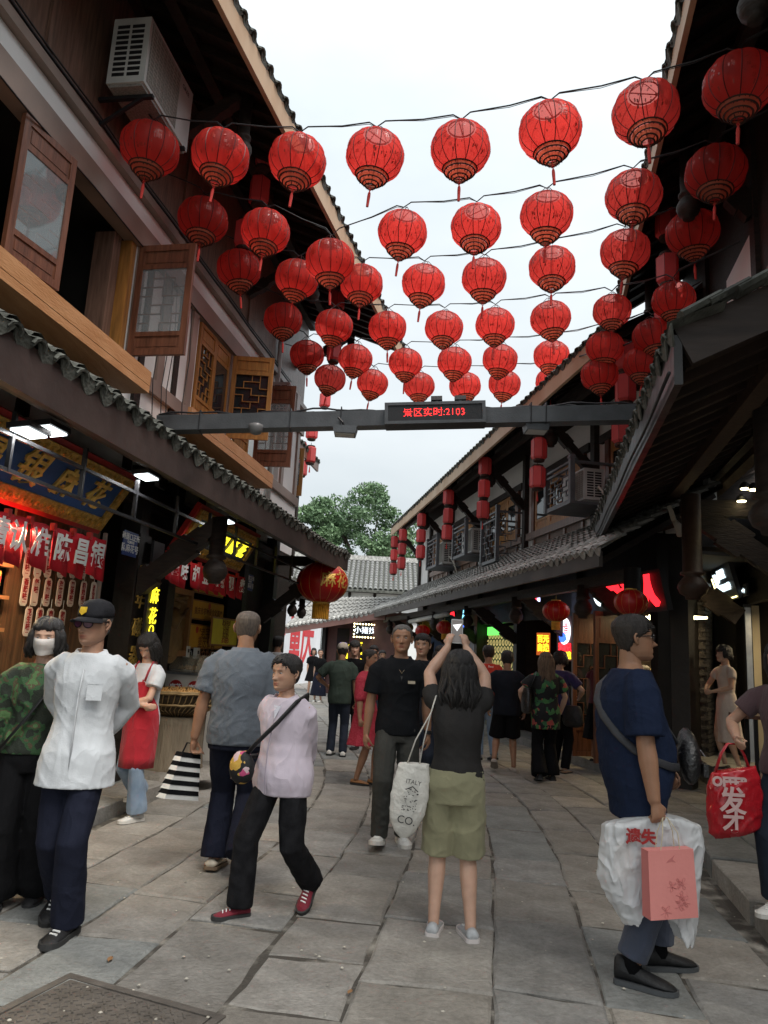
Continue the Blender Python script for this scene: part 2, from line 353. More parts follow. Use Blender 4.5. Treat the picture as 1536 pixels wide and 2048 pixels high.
# ------------------------------------------------------------------ roof builder
def tile_eave_mesh(w, L, m, name):
    b = MB()
    for k in range(3):                                   # three overlapping cover tiles
        y0 = -.02+k*.10; z = .012*k; rg = []
        for yy, rr in ((y0, w*.30), (y0+L, w*.26)):
            rg.append([(math.cos(math.pi*t/5)*rr, yy, z+math.sin(math.pi*t/5)*rr*.75) for t in range(6)])
        b.loft(rg, False, False)
        rg2 = [[(x*.86, y, zz-.014) for x, y, zz in r_] for r_ in rg]; b.loft(rg2, False, False); b.loft([rg[0], rg2[0]], False, False)
    p = [(-w*.5, .0), (-w*.36, -.045), (-w*.16, -.085), (0, -.105), (w*.16, -.085), (w*.36, -.045), (w*.5, 0)]  # drip plate beside it
    b.prism([(x+w*.5, z+.02) for x, z in p], lambda x, z, d: (x, d-.012-abs(x-w*.5)*.12+(.10+z)*.25, z), -.008, .006)
    b.loft([[(w*.5+x, yy, .02+abs(x)/w*.05-.02*(yy > .1)) for x in (-w*.42, -w*.2, 0, w*.2, w*.42)] for yy in (-.01, .34)], False, False)
    return b.mesh(name, m)
def roof(parent, fr, a0, a1, eo, ez, io, iz, th=.05, fh=.2, fm=None, um=None, tm=None, pitch=.2, raft=.45, eave_tiles=True, field=True, ft=.05, rows=8, rm=None, lift=None):
    """eo/ez functions of a: eave offset and height; io/iz the top edge at the wall. Underside boards, rafters, fascia, tiles."""
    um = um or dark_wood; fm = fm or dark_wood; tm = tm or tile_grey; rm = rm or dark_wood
    e = empty('roof'); e.parent = parent; N = 12; As = [a0+(a1-a0)*i/N for i in range(N+1)]
    lo = MB(); r1 = [fr.p(a, eo(a), ez(a)) for a in As]; r2 = [fr.p(a, io, iz) for a in As]
    z3 = np.array([0, 0, th])
    lo.loft([r1, [p+z3 for p in r1], [p+z3 for p in r2], r2], False, False); lo.loft([r2, r1], False, False)
    pm = parent.matrix_basis
    def put(mb, nm, m, sm=False):
        o = mb.build(nm, m, None, sm); o.parent = e; o.matrix_basis = pm.inverted() @ o.matrix_basis; return o
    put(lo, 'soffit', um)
    k = MB()
    fr_ = [[p+np.array([0, 0, dz])+fr.n*do for p in r1] for dz, do in ((th+.02, .004), (th-fh, .004), (th-fh, .004+ft), (th+.02, .004+ft))]
    for i in range(N):
        k.box8([fr_[1][i], fr_[2][i], fr_[2][i+1], fr_[1][i+1], fr_[0][i], fr_[3][i], fr_[3][i+1], fr_[0][i+1]])
    put(k, 'fascia', fm)
    if raft:
        a = a0+.2
        rmsh = None
        while a < a1:
            rf = MB(); rf.bar(fr.p(a, eo(a)-.03, ez(a)-.045), fr.p(a, io, iz-.045), .07, .085); put(rf, 'rafter', rm); a += raft
    if field:
        fd = MB(); sl = []
        n = int((a1-a0)/pitch); r = random.Random(11)
        for i in range(n):
            a = a0+(i+.5)*pitch
            E0 = fr.p(a, eo(a)+.05, ez(a)+th+.02); I0 = fr.p(a, io, iz+th+.02); dv = (I0-E0)/rows; nrm = np.cross(fr.d, dv); nrm /= np.linalg.norm(nrm); nrm *= np.sign(nrm[2])
            for q in range(rows):
                rg = []
                for f_, rr in ((0, pitch*.33), (1.12, pitch*.27)):
                    c = E0+dv*(q+f_)+nrm*(.03*(1-f_))+fr.d*r.uniform(-.008, .008)
                    rg.append([c+fr.d*math.cos(math.pi*t/4)*rr+nrm*math.sin(math.pi*t/4)*rr*.8 for t in range(5)])
                fd.loft(rg, False, False)
                c0 = E0+dv*q+fr.d*pitch*.5; c1 = E0+dv*(q+1)+fr.d*pitch*.5
                fd.add([c0-fr.d*pitch*.3+nrm*.02, c0-nrm*.005, c0+fr.d*pitch*.3+nrm*.02, c1-fr.d*pitch*.3+nrm*.005, c1-nrm*.02, c1+fr.d*pitch*.3+nrm*.005], [(0, 1, 4, 3), (1, 2, 5, 4)])
                fd.add([c0-fr.d*pitch*.3+nrm*.02, c0-nrm*.005, c0+fr.d*pitch*.3+nrm*.02, c0+nrm*-.03], [(0, 3, 1), (1, 3, 2)])
        put(fd, 'tile_field', tm)['kind'] = 'stuff'
    if eave_tiles:
        key = tile_eave_mesh(pitch, .22, tm, 'eave_tile'); n = int((a1-a0)/pitch); r = random.Random(4)
        for i in range(n):
            a = a0+(i+.5)*pitch; E0 = fr.p(a, eo(a)+ft+.02, ez(a)+th+.03); up = fr.p(a, io, iz+th)-fr.p(a, eo(a), ez(a)+th); up /= np.linalg.norm(up)
            x = fr.d*(1 if np.cross(fr.d, up)[2] > 0 else -1); zz = np.cross(x, up)
            M = Matrix.Identity(4)
            for j in range(3): M[j][0] = x[j]; M[j][1] = up[j]; M[j][2] = zz[j]; M[j][3] = E0[j]
            M = M @ Matrix.Rotation(R(r.uniform(-6, 6)), 4, 'Z') @ Matrix.Rotation(R(r.uniform(-3, 5)), 4, 'X')
            o = local('eave_tile', key, e, pm.inverted() @ M)
    return e
def lattice(mb, w, h, t, d, seed=0, nx=4, ny=6):
    """meander lattice of thin bars in the rectangle w x h (local x, z), thickness t, depth d"""
    r = random.Random(seed); X = [w*i/nx for i in range(nx+1)]; Z = [h*i/ny for i in range(ny+1)]
    for i in range(1, nx):
        for j in range(ny):
            if (i+j) % 2 == 0 or j in (0, ny-1) and r.random() < .6: mb.box(X[i]-t/2, X[i]+t/2, -d/2, d/2, Z[j]-t/2, Z[j+1]+t/2)
    for j in range(1, ny):
        for i in range(nx):
            if (i+2*j) % 3 != 0: mb.box(X[i]-t/2, X[i+1]+t/2, -d/2-.0012, d/2+.0012, Z[j]-t/2, Z[j]+t/2)
def shutter(parent, fr, a, o, z0, z1, w, ang, fm, lm, gm, seed, flip=1, nm='window_shutter'):
    """a hinged leaf: hinge at (a, o); ang is the opening angle from the wall line, flip the direction it runs along the wall when shut"""
    h = z1-z0; dirv = fr.d*flip*math.cos(R(ang))+fr.n*math.sin(R(ang)); nrm = np.cross(dirv, (0, 0, 1)); M = Matrix.Identity(4)
    for i in range(3): M[i][0] = dirv[i]; M[i][1] = nrm[i]; M[i][2] = (0, 0, 1)[i]; M[i][3] = fr.p(a, o, z0)[i]
    e = bpy.data.objects.new(nm, None); COL.objects.link(e); e.parent = parent; e.matrix_basis = parent.matrix_basis.inverted() @ M
    s = .065*w/.6; d = .022; zt = h*.80; zb = h*.19; f = MB()
    f.box(0, s, -d, d, 0, h); f.box(w-s, w, -d, d, 0, h)
    for z in (0, zb-.03, zt-.03, h-s): f.box(s, w-s, -d+.001, d-.001, z, z+(s if z in (0, h-s) else .05))
    f.put('frame', fm, e)
    p = MB()
    for za, zc in ((s, zb-.03), (zt+.02, h-s)):
        p = MB(); p.box(s, w-s, -.008, .008, za, zc); p.box(s+.03, w-s-.03, -.013, .013, za+.025, zc-.025); p.put('panel', fm, e)
    l = MB(); lattice(l, w-2*s, zt-zb-.05, .011, .016, seed, 4, 7); l.put('lattice', lm, e, mtx=Matrix.Translation((s, 0, zb+.02)))['kind'] = 'stuff'
    MB().box(s, w-s, -.003, .003, zb+.02, zt-.03).put('pane', gm, e, mtx=Matrix.Translation((0, .0115 if seed % 2 else -.0115, 0)))
    return e
pane_m = mat('window_pane', (.25, .29, .30), .04, .1, 2, 0, spec=1.0, col2=(.32, .36, .37))
tweak(pane_m, lambda t, n, l, b: (setattr(b.inputs['Alpha'], 'default_value', .45)))
def drop_post(parent, p, top, bot, r=.06, m=None):
    """carved hanging post with a bulb at its foot"""
    b = MB(); h = top-bot; prof = [(r, h), (r, .30), (r*1.25, .29), (r*1.25, .265), (r*.8, .25), (r*1.1, .22), (r*1.5, .16), (r*1.55, .12), (r*1.3, .06), (r*.8, .03), (r*.75, 0)]
    b.lathe(prof, (p[0], p[1], bot), 14); return b.build('hanging_post', m or dark_wood, parent, True)
def strut(parent, fr, a, o0, z0, o1, z1, w=.1, h=.16, m=None, nm='bracket'):
    b = MB(); n = 7; prev = None
    for i in range(n):                                  # a scalloped carved brace
        f0, f1 = i/n, (i+1)/n; hh = h*(1+.25*math.sin(i*1.9))
        b.bar(fr.p(a, o0+(o1-o0)*f0, z0+(z1-z0)*f0), fr.p(a, o0+(o1-o0)*(f1+.03), z0+(z1-z0)*(f1+.03)), w+.001*i, hh)
    return b.build(nm, m or dark_wood, parent)
# ------------------------------------------------------------------ left timber shop house
LB = empty('shop_house', FL.p(0, 0, 0), 'two storey dark timber shop house with white plaster bands and open lattice shutters', 'building')
def lb(nm, m, *boxes):
    for q in boxes: o_ = MB().fbox(FL, *q).build(nm, m, LB)
    return o_
A0, A1 = -3.2, 10.9
W1, W2 = (1.25, 3.85), (5.62, 6.72)                       # upper windows along a
W3 = (7.0, 9.6)
zs, zt = 4.45, 5.72
lb('upper_panel', brown_wood, (A0, A1, -.1, .0, 6.34, 8.75))
for a in (1.95, 4.75, 7.3): lb('panel_batten', brown_wood, (a, a+.09, .002, .03, 6.42, 8.6))
lb('moulding', beam_wood, (A0, A1, -.1, .075, 6.24, 6.336))
lb('plaster_band', plaster, (A0, A1, -.1, -.005, 5.97, 6.236))
lb('beam', beam_wood, (A0, A1, -.1, .065, 5.725, 5.965))
lb('sill_beam', beam_wood, (A0, A1, -.1, .05, 4.28, 4.44))
lb('lower_plaster', plaster, (A0, A1, -.1, -.01, 3.3, 4.276))
for s, e in ((A0, -.9), (W1[1], W2[0]), (W2[1], W3[0]), (W3[1], A1)): lb('plaster_panel', plaster, (s, e, -.1, -.006, 4.446, 5.722))
for a in (W1[1]+.02, 4.55, 5.36, W2[1]+.03, W3[1]+.05, 10.6, 1.05):
    lb('post', beam_wood, (a, a+.15, -.1, .035, 4.446, 5.72))
for a in (4.15, 5.0): lb('post', dark_wood, (a, a+.11, -.1, .02, 4.446, 5.72))
for a in (-1.4, .3, 2.3, 4.1, 5.0, 6.2, 8.4): lb('post', dark_wood, (a, a+.14, -.1, .03, 3.32, 4.276))
# dark rooms behind the openings
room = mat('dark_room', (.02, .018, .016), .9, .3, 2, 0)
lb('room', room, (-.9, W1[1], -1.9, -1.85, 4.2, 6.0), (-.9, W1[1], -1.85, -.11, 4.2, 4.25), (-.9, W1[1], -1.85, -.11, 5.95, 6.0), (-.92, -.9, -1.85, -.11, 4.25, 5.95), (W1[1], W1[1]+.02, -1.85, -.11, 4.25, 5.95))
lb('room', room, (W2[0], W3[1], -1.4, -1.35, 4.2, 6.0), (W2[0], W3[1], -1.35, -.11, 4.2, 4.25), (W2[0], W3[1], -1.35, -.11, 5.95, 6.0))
lb('jamb', yellow_wood, (W1[1]-.12, W1[1]-.02, -.3, -.0, 4.446, 5.72)); lb('jamb', brown_wood, (W1[1]-.30, W1[1]-.16, -.32, -.1, 4.446, 5.72))
# duct and cables seen in the open window
b = MB(); b.tube([FL.p(1.5, -.9, 5.1), FL.p(2.3, -1.0, 5.2), FL.p(2.9, -.8, 4.9), FL.p(3.4, -.9, 5.0)], .06, 8); b.build('duct', black_metal, LB, True)
# shutters
shutter(LB, FL, 1.82, .03, zs, zt-.02, .62, 8, red_wood, red_wood, pane_m, 1, 1)
shutter(LB, FL, .62, .0, zs, zt-.02, .55, 2, yellow_wood, yellow_wood, pane_m, 2, 1)
shutter(LB, FL, W1[1]-.02, .05, zs, zt-.02, .64, 92, red_wood, red_wood, pane_m, 3, 1)
for k in range(2): shutter(LB, FL, W2[0]+.02+k*.54, .0, zs, zt-.02, .53, 1, yellow_wood, yellow_wood, glass_dark, 4+k, 1)
shutter(LB, FL, 6.78, .05, zs, zt-.02, .6, 80, yellow_wood, yellow_wood, glass_dark, 6, 1)
shutter(LB, FL, 8.0, .05, zs-.1, zt-.02, .62, 88, red_wood, red_wood, pane_m, 7, 1)
shutter(LB, FL, 7.25, -.02, zs, zt-.02, .6, 1, yellow_wood, yellow_wood, glass_dark, 8, 1)
# orange planter-like sill boxes
for a0, a1 in ((-.6, FL.hit(300, 770, .5)[0]), (FL.hit(380, 850, .5)[0], FL.hit(547, 945, .5)[0])):
    zt_ = FL.hit(300, 742, .5)[1]
    lb('sill_board', orange_wood, (a0, a1, .0, .5, zt_-.22, zt_-.15)); lb('sill_board', orange_wood, (a0, a1, .455, .502, zt_-.146, zt_-.004)); lb('sill_board', orange_wood, (a1-.04, a1-.002, .05, .452, zt_-.146, zt_-.01))
# roof under the sky
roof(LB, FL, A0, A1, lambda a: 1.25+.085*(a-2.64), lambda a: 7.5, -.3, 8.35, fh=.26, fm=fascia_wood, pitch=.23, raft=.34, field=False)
lb('purlin', dark_wood, (A0, A1, .55, .67, 7.72, 7.86)); lb('purlin', dark_wood, (A0, A1, .02, .14, 8.0, 8.14))
for a in (.4, 3.9, 7.2, 10.2):
    strut(LB, FL, a, .02, 6.9, .95, 7.5, .11, .14); drop_post(LB, FL.p(a, 1.05, 0), 7.62, 6.75, .07)
# lower awning roof over the shop
EL = lambda a: 3.0+(.10*((a-7.6)/1.9)**2 if a > 7.6 else 0)
AW = roof(LB, FL, -2.2, 9.5, lambda a: 1.35, EL, -.05, 3.62, fh=.25, fm=mat('awning_board', (.045, .030, .026), .55, .4, 2, .25, 8), pitch=.215, raft=.42, field=True, rows=5)
lb('awning_beam', dark_wood, (-2.2, 9.3, .95, 1.07, 2.98, 3.1))
for a in (4.38, 9.1): strut(LB, FL, a, .05, 2.0, .98, 2.76, .12, .2); drop_post(LB, FL.p(a, 1.02, 0), 2.85, 2.16 if a < 5 else 2.32, .085)
lb('eave_return', dark_wood, (9.45, 9.5, .0, 1.36, 2.95, 3.12))
# ground floor: columns, stall opening, board walls
for a in (.3, 4.32, 5.15, 7.75, 9.3): lb('column', black_wood, (a, a+.2, -.05, .17, .12, 3.4))
lb('lower_wall', dark_wood, (4.52, 5.15, -.08, -.02, .12, 3.3), (7.95, 9.3, -.08, -.02, .12, 3.3), (9.5, 10.9, -.08, -.02, .12, 3.3))
lb('end_wall', plaster, (10.86, 10.9, -3.0, -.102, 0, 7.9))
lb('lintel', dark_wood, (-2.2, 9.3, -.06, .12, 2.98, 3.2))
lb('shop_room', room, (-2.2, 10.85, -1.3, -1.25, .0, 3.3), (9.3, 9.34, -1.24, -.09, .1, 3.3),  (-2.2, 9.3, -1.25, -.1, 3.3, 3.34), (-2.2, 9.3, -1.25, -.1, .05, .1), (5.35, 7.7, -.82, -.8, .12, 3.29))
plank = mat('plank_wall', (.12, .062, .028), .6, .4, 2, .3, 8, stretch=UPG)
for i in range(8): lb('plank', plank, (2.62+i*.17, 2.785+i*.17, -.10, -.075-.003*(i % 2), .12, 2.7))
lb('door_trim', mat('trim_grey', (.3, .28, .25), .5, .2, 3, .1, 20), (4.01, 4.035, -.07, -.03, .12, 2.6))
# warm lit sweet-shop shelf at the frame edge
for z in (1.32, 1.58, 1.84, 2.10): lb('shelf', orange_wood, (1.2, 2.6, -.32, -.02, z-.03, z))
lb('shelf_back', plank, (1.0, 2.61, -.37, -.33, .12, 2.7))
# black band of steel rails hung under the eave
rail = empty('sign_rail', FL.p(0, .8, 2.8), 'black steel rails under the awning in front of the blue sign', 'rail')
for z in (2.55, 2.78): MB().fbox(FL, .5, 8.8, .80, .825, z, z+.025).build('rail', black_metal, rail)
for i in range(9): MB().fbox(FL, 1.2+i*.85, 1.225+i*.85, .797, .828, 2.553, 2.95).build('upright', black_metal, rail)

for z, o0, r0 in ((6.40, .05, .016), (6.46, .04, .009), (5.70, .085, .008)):
    b = MB(); b.tube([FL.p(A0+i*.5, o0, z+.012*math.sin(i*1.7)) for i in range(27)], r0, 6); b.build('conduit', black_metal, LB, True)
for a in (4.4, 4.62, 4.75, 5.2, 6.9): b = MB(); b.tube([FL.p(a, .06, 5.7), FL.p(a+.03, .09, 5.0), FL.p(a-.02, .08, 4.4), FL.p(a+.02, .12, 3.75)], .006, 5); b.build('hanging_wire', cable, LB)
b = MB(); b.tube([FL.p(8.9, .06, 3.6), FL.p(8.9, .06, 7.6)], .045, 10); b.build('drain_pipe', white_metal, LB, True)
# second house further down on the left
LB2 = empty('house', FL.p(11.5, -.6, 0), 'distant narrow timber house past the end of the big awning', 'building')
def l2(nm, m, *boxes):
    for q in boxes: o_ = MB().fbox(FL, *q).build(nm, m, LB2)
    return o_
l2('wall', dark_wood, (11.0, 13.6, -1.6, -1.1, 0, 3.2)); l2('upper_wall', plaster, (11.0, 13.8, -1.6, -.8, 3.2, 5.9))
for a in (11.0, 12.4, 13.65): l2('post', dark_wood, (a, a+.14, -.8, -.74, 3.2, 5.9))
l2('beam', beam_wood, (11.0, 13.8, -.8, -.735, 4.2, 4.35)); l2('beam', beam_wood, (11.0, 13.8, -.8, -.735, 5.6, 5.75))
shutter(LB2, FL, FL.hit(548, 893, -.7)[0], -.7, FL.hit(540, 990, -.7)[1], FL.hit(545, 893, -.7)[1], .66, 88, yellow_wood, yellow_wood, pane_m, 9, 1)
roof(LB2, FL, 11.1, 13.9, lambda a: -.4, lambda a: 5.9, -1.6, 6.5, fh=.2, fm=brown_wood, pitch=.23, raft=0, field=False)
roof(LB2, FL, 11.1, 13.6, lambda a: -.2, lambda a: 2.75, -1.1, 3.2, fh=.2, pitch=.23, raft=.5, field=False)
for a in (11.6, 12.5, 13.3): drop_post(LB2, FL.p(a, -.35, 0), 2.75, 2.2, .07)

# ------------------------------------------------------------------ near right house
RN = empty('tea_house', FRN.p(0, 0, 0), 'tall dark timber house with a deep black awning close on the right', 'building')
def rn(nm, m, *boxes):
    for q in boxes: o_ = MB().fbox(FRN, *q).build(nm, m, RN)
    return o_
rn('upper_wall', dark_wood, (-3, 7.4, .8, .9, 3.95, 7.8)); rn('end_wall', dark_wood, (7.3, 7.4, -1.5, .795, 3.95, 8.4))
for a in (1.2, 3.6, 5.8): rn('plaster_panel', plaster, (a, a+1.1, .902, .912, 5.5, 6.1)); rn('post', dark_wood, (a-.2, a-.03, .9, .95, 4.0, 7.6))
for a in (2.5, 4.9): rn('lattice_window', red_wood, (a, a+.9, .902, .93, 4.5, 5.4))
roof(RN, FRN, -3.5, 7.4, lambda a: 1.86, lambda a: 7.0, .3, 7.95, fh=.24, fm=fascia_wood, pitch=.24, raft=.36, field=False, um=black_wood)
for a in (1.0, 3.5, 6.2): strut(RN, FRN, a, .92, 6.2, 1.5, 6.95, .12, .2); drop_post(RN, FRN.p(a, 1.55, 0), 7.1, 6.2, .08)
rn('purlin', dark_wood, (-3.5, 7.3, 1.2, 1.34, 7.1, 7.25))
gut = mat('gutter_board', (.030, .028, .027), .42, .5, 3, .5, 5)
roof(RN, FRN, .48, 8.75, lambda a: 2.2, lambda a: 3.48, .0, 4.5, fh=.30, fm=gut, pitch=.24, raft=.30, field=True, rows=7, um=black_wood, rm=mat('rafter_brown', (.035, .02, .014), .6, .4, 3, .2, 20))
b = MB()
for i in range(6): b.bar(FRN.p(.50, 2.2-i*.44, 3.48+i*.204), FRN.p(.50, 2.2-(i+1)*.44-.002, 3.48+(i+1)*.204), .05+.001*i, .26)
b.build('gable_board', mat('gable_board', (.036, .025, .020), .6, .4, 2, .3, 7, stretch=(1, 1, 6)), RN)
for i in range(15):
    q0, q1 = FRN.p(.44, 2.22-i*.16, 3.64+i*.0745), FRN.p(.44, 2.22-(i+1.45)*.16, 3.665+(i+1.45)*.0745)
    b = MB(); b.tube([q0, q1], [(.085, .035), (.075, .03)], 8); b.build('verge_tile', tile_grey, RN)
b = MB(); b.tube([FRN.p(a, 2.28, 3.30+.012*math.sin(a*3)) for a in [.5+i*.42 for i in range(20)]], .012, 6); b.build('gutter_pipe', black_metal, RN, True)
rn('purlin', mat('purlin_brown', (.06, .034, .022), .6, .4, 3, .2, 9, stretch=(6, 6, 12)), (.5, 8.7, 1.35, 1.49, 3.62, 3.76), (.5, 8.7, .55, .69, 3.98, 4.12))
for a in (1.5, 4.6, 8.0):
    strut(RN, FRN, a, .1, 2.35, 1.4, 3.3, .13, .26); rn('tie_beam', dark_wood, (a-.07, a+.07, .0, 1.5, 3.22, 3.40))
drop_post(RN, FRN.p(4.3, 1.45, 0), 3.4, 2.27, .10, mat('post_brown', (.05, .026, .016), .55, .4, 4, .3, 20)); drop_post(RN, FRN.p(1.5, 1.45, 0), 3.4, 2.5, .1)
rn('lower_wall', black_wood, (-3, 5.3, -.1, -.02, .1, 4.2)); rn('lower_wall', black_wood, (8.1, 9.7, -.1, -.02, 0, 4.2)); rn('lintel', black_wood, (5.3, 8.1, -.1, -.02, 2.55, 4.2))
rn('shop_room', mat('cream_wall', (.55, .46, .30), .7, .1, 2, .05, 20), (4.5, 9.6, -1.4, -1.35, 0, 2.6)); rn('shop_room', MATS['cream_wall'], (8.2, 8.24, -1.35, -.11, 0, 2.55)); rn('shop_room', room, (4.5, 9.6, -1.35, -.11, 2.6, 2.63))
rn('door_frame', black_metal, (8.0, 8.1, -.06, .04, .0, 2.55)); rn('door_frame', steel, (7.96, 7.99, -.05, .03, .0, 2.5)); rn('door_frame', black_metal, (5.3, 5.37, -.06, .04, .0, 2.55))
DGa, DGb = FRN.p(9.7, 0, 0), FRF.p(-.30, -.02, 0); FD = Frame(tuple(DGa[:2]), math.degrees(math.atan2(*(DGb-DGa)[:2])), 1); dgl = float(np.linalg.norm(DGb-DGa))
def dg(nm, m, *bx):
    for q in bx: o_ = MB().fbox(FD, *q).build(nm, m, RN)
    return o_
if FD.n[1] > 0: FD.n = -FD.n
dg('side_wall', black_wood, (0, dgl, -.06, 0, 0, 4.3)); dg('column', black_wood, (dgl-.32, dgl, .01, .25, 0, 3.6))
rn('step', STONES[3], (5.3, 9.0, -.1, .75, -.03, .28))
bk = MB().box(-.105, .105, -.05, .05, -.028, .028).mesh('brick', brick_dark)
for j in range(44):                                             # grey brick pier beside the door
    for i in range(2):
        p = FD.p(1.15+.11+i*.225-(j % 2)*.06, .06, .04+j*.066); M = Matrix.Translation(p) @ Matrix.Rotation(math.atan2(FD.d[1], FD.d[0]), 4, 'Z'); link('brick', bk, RN, M)
dg('brick_core', mortar, (1.1, 1.55, 0.005, .06, .0, 2.9))

# ------------------------------------------------------------------ far right house
RF = empty('long_house', FRF.p(0, 0, 0), 'long timber house with grey tiled awning, caged air conditioners and hanging red lanterns', 'building')
def rf(nm, m, *boxes):
    for q in boxes: o_ = MB().fbox(FRF, *q).build(nm, m, RF)
    return o_
B0, B1 = -1.3, 15.3
rf('upper_wall', plaster, (B0, B1, -.12, .0, 3.4, 5.9)); rf('frieze', dark_wood, (B0, B1, -.12, -.01, 5.905, 6.72))
bays = [(-.9, 1.3), (2.3, 4.6), (5.6, 7.6), (8.6, 10.6), (11.5, 13.2)]
pan = mat('panel_brown', (.12, .075, .052), .6, .35, 2.5, .3, 8, stretch=UPG)
for a0, a1 in bays:
    rf('apron_panel', pan, (a0, a1, .002, .03, 3.45, 4.02))
    k = 3
    for i in range(k+1): rf('panel_stile', brown_wood, (a0+(a1-a0)*i/k-.04, a0+(a1-a0)*i/k+.04, .032, .055, 3.45, 4.0))
    rf('sill_rail', brown_wood, (a0-.35, a1+.35, .002, .085, 4.02, 4.16))
    rf('window_head', dark_wood, (a0-.3, a1+.3, .002, .075, 5.22, 5.36))
    for i in range(k): shutter(RF, FRF, a0+.06+(a1-a0-.12)*i/k, .02, 4.17, 5.21, (a1-a0-.12)/k-.01, 0.5, yellow_wood, yellow_wood, glass_dark, 20+i, 1, 'window_leaf')
    rf('window_post', red_wood, (a0-.1, a0+.04, .002, .07, 4.165, 5.215), (a1-.04, a1+.1, .002, .07, 4.165, 5.215))
for a in (-1.2, 1.72, 5.0, 8.0, 11.0, 13.6, 15.15): rf('column', dark_wood, (a, a+.16, .002, .10, 3.4, 5.9))
roof(RF, FRF, B0, 15.6, lambda a: 1.35-.021*(a+.7), lambda a: 5.8, -.3, 6.75, fh=.24, fm=fascia_wood, pitch=.23, raft=.42, field=False)
rf('purlin', dark_wood, (B0, 15.4, .62, .72, 6.0, 6.1))
for a in (-1.1, 1.8, 5.08, 8.08, 11.08, 14.8): strut(RF, FRF, a, .08, 4.75, .85, 5.55, .1, .15); drop_post(RF, FRF.p(a, .85, 0), 5.95, 5.15, .075)
rf('eave_beam', dark_wood, (B0, 15.3, .8, .9, 5.62, 5.76))
roof(RF, FRF, -1.6, 15.4, lambda a: 1.6, lambda a: 2.8, .0, 3.78, fh=.17, fm=mat('awning_board_far', (.075, .062, .055), .6, .4, 2, .2, 8), tm=tile_light, pitch=.2, raft=.5, field=True, rows=9)
rf('awning_beam', dark_wood, (-1.5, 15.3, 1.1, 1.22, 2.55, 2.7))
# ground floor shop bays
drop_post(RF, FRF.p(FRF.hit(1265, 1200, 1.2)[0], 1.2, 0), 2.7, FRF.hit(1265, 1232, 1.2)[1], .1, black_wood)
for a in (-.3, 2.3, 5.2, 8.0, 11.0, 14.0): rf('column', black_wood, (a, a+.2, -.05, .15, 0, 3.4)); strut(RF, FRF, a+.1, .12, 1.95, 1.1, 2.62, .11, .2); drop_post(RF, FRF.p(a+.1, 1.2, 0), 2.6, 2.15, .08)
rf('lintel', black_wood, (-.3, 15.3, -.06, .04, 2.35, 3.4))
rf('shop_room', room, (-.3, 15.3, -2.0, -1.95, 0, 3.2), (-.3, 15.3, -1.95, -.08, 3.15, 3.2))
for a in (2.2, 5.1, 7.9, 10.9, 13.9): rf('party_wall', dark_wood, (a+.1, a+.16, -1.95, -.06, 0, 3.15))
rf('step', STONES[3], (-.3, 15.3, -.06, .5, -.03, .14))
rf('end_wall', dark_wood, (15.3, 15.36, -3, -.13, 0, 6.0))
# open shop door leaves
for a, ang in ((.75, 75), (1.32, 88)):
    shutter(RF, FRF, a, .05, .16, 2.32, .62, ang, red_wood, red_wood, glass_dark, 31, -1, 'door_leaf')

# roof of the tea stall that steps forward at the bend
BF = Frame(tuple(FRF.p(15.4, .9, 0)[:2]), -52, -1)
TS = empty('tea_stall', BF.p(0, 0, 0), 'small tea stall with lit sign and low tiled roof at the bend', 'building')
def ts(nm, m, *boxes):
    for q in boxes: o_ = MB().fbox(BF, *q).build(nm, m, TS)
    return o_
ts('wall', mat('stall_maroon', (.11, .045, .04), .6, .3, 2, .1, 20), (-.6, 2.9, -.1, 0, 0, 2.9))
roof(TS, BF, -.5, 4.3, lambda a: 1.0, lambda a: 2.75-.14*max(0, a), -.6, 3.4, fh=.2, fm=mat('fascia_pinkish', (.25, .13, .11), .6, .2, 2, .1, 10), tm=tile_light, pitch=.2, raft=0, rows=6)
ts('column', black_wood, (2.9, 3.08, -.05, .12, 0, 2.7))
tb = Frame((.25, 26.2), -90, 1)   # stall front facing the camera

# ------------------------------------------------------------------ houses, hoarding and trees at the end of the street
BG = empty('white_house', (-.5, 41, 0), 'white half-timbered house with a pale grey tiled roof at the end of the street', 'building')
def bgb(nm, m, *boxes):
    for q in boxes: o_ = MB().box(*q).build(nm, m, BG)
    return o_
bgb('wall', plaster, (-7, 9, 41.2, 41.4, 0, 5.2))
for x in (-6.5, -4.6, -3.1, -1.75, -.35, 1.1, 2.6): bgb('post', dark_wood, (x, x+.17, 41.12, 41.198, 0, 5.2))
bgb('rail', dark_wood, (-7, 9, 41.1, 41.19, 3.25, 3.5)); bgb('rail', dark_wood, (-7, 9, 41.1, 41.19, 4.75, 4.95))
bgb('boarding', mat('old_boards', (.13, .10, .07), .8, .5, 3, .4, 8, stretch=UPG), (-4.4, -3.15, 41.05, 41.18, .5, 3.2))
e = bpy.data.objects.new('roof', None); COL.objects.link(e); e.parent = BG
y0, y1, z0, z1 = 40.4, 44.5, 4.85, 7.0
MB().add([(-8, y0, z0), (9, y0, z0), (9, y1, z1), (-8, y1, z1), (-8, y1, z1-.2), (9, y1, z1-.2), (9, y0, z0-.12), (-8, y0, z0-.12)], [(0, 1, 2, 3), (3, 2, 5, 4), (0, 7, 6, 1), (7, 4, 5, 6)]).build('roof_deck', tile_grey, BG)
trow = MB(); r_ = random.Random(2)
for k in range(12):
    f0, f1 = k/12, (k+1.15)/12
    trow.loft([[(math.cos(math.pi*t/5)*rr, (y1-y0)*f_, (z1-z0)*f_+math.sin(math.pi*t/5)*rr+.03*(1-(f_ > f0))) for t in range(6)] for f_, rr in ((f0, .105), (f1, .09))], False, False)
trm = trow.mesh('tile_row', mat('tile_pale', (.17, .17, .165), .85, .4, 5, .5, 30, col2=(.32, .32, .31), obj_rand=.12))
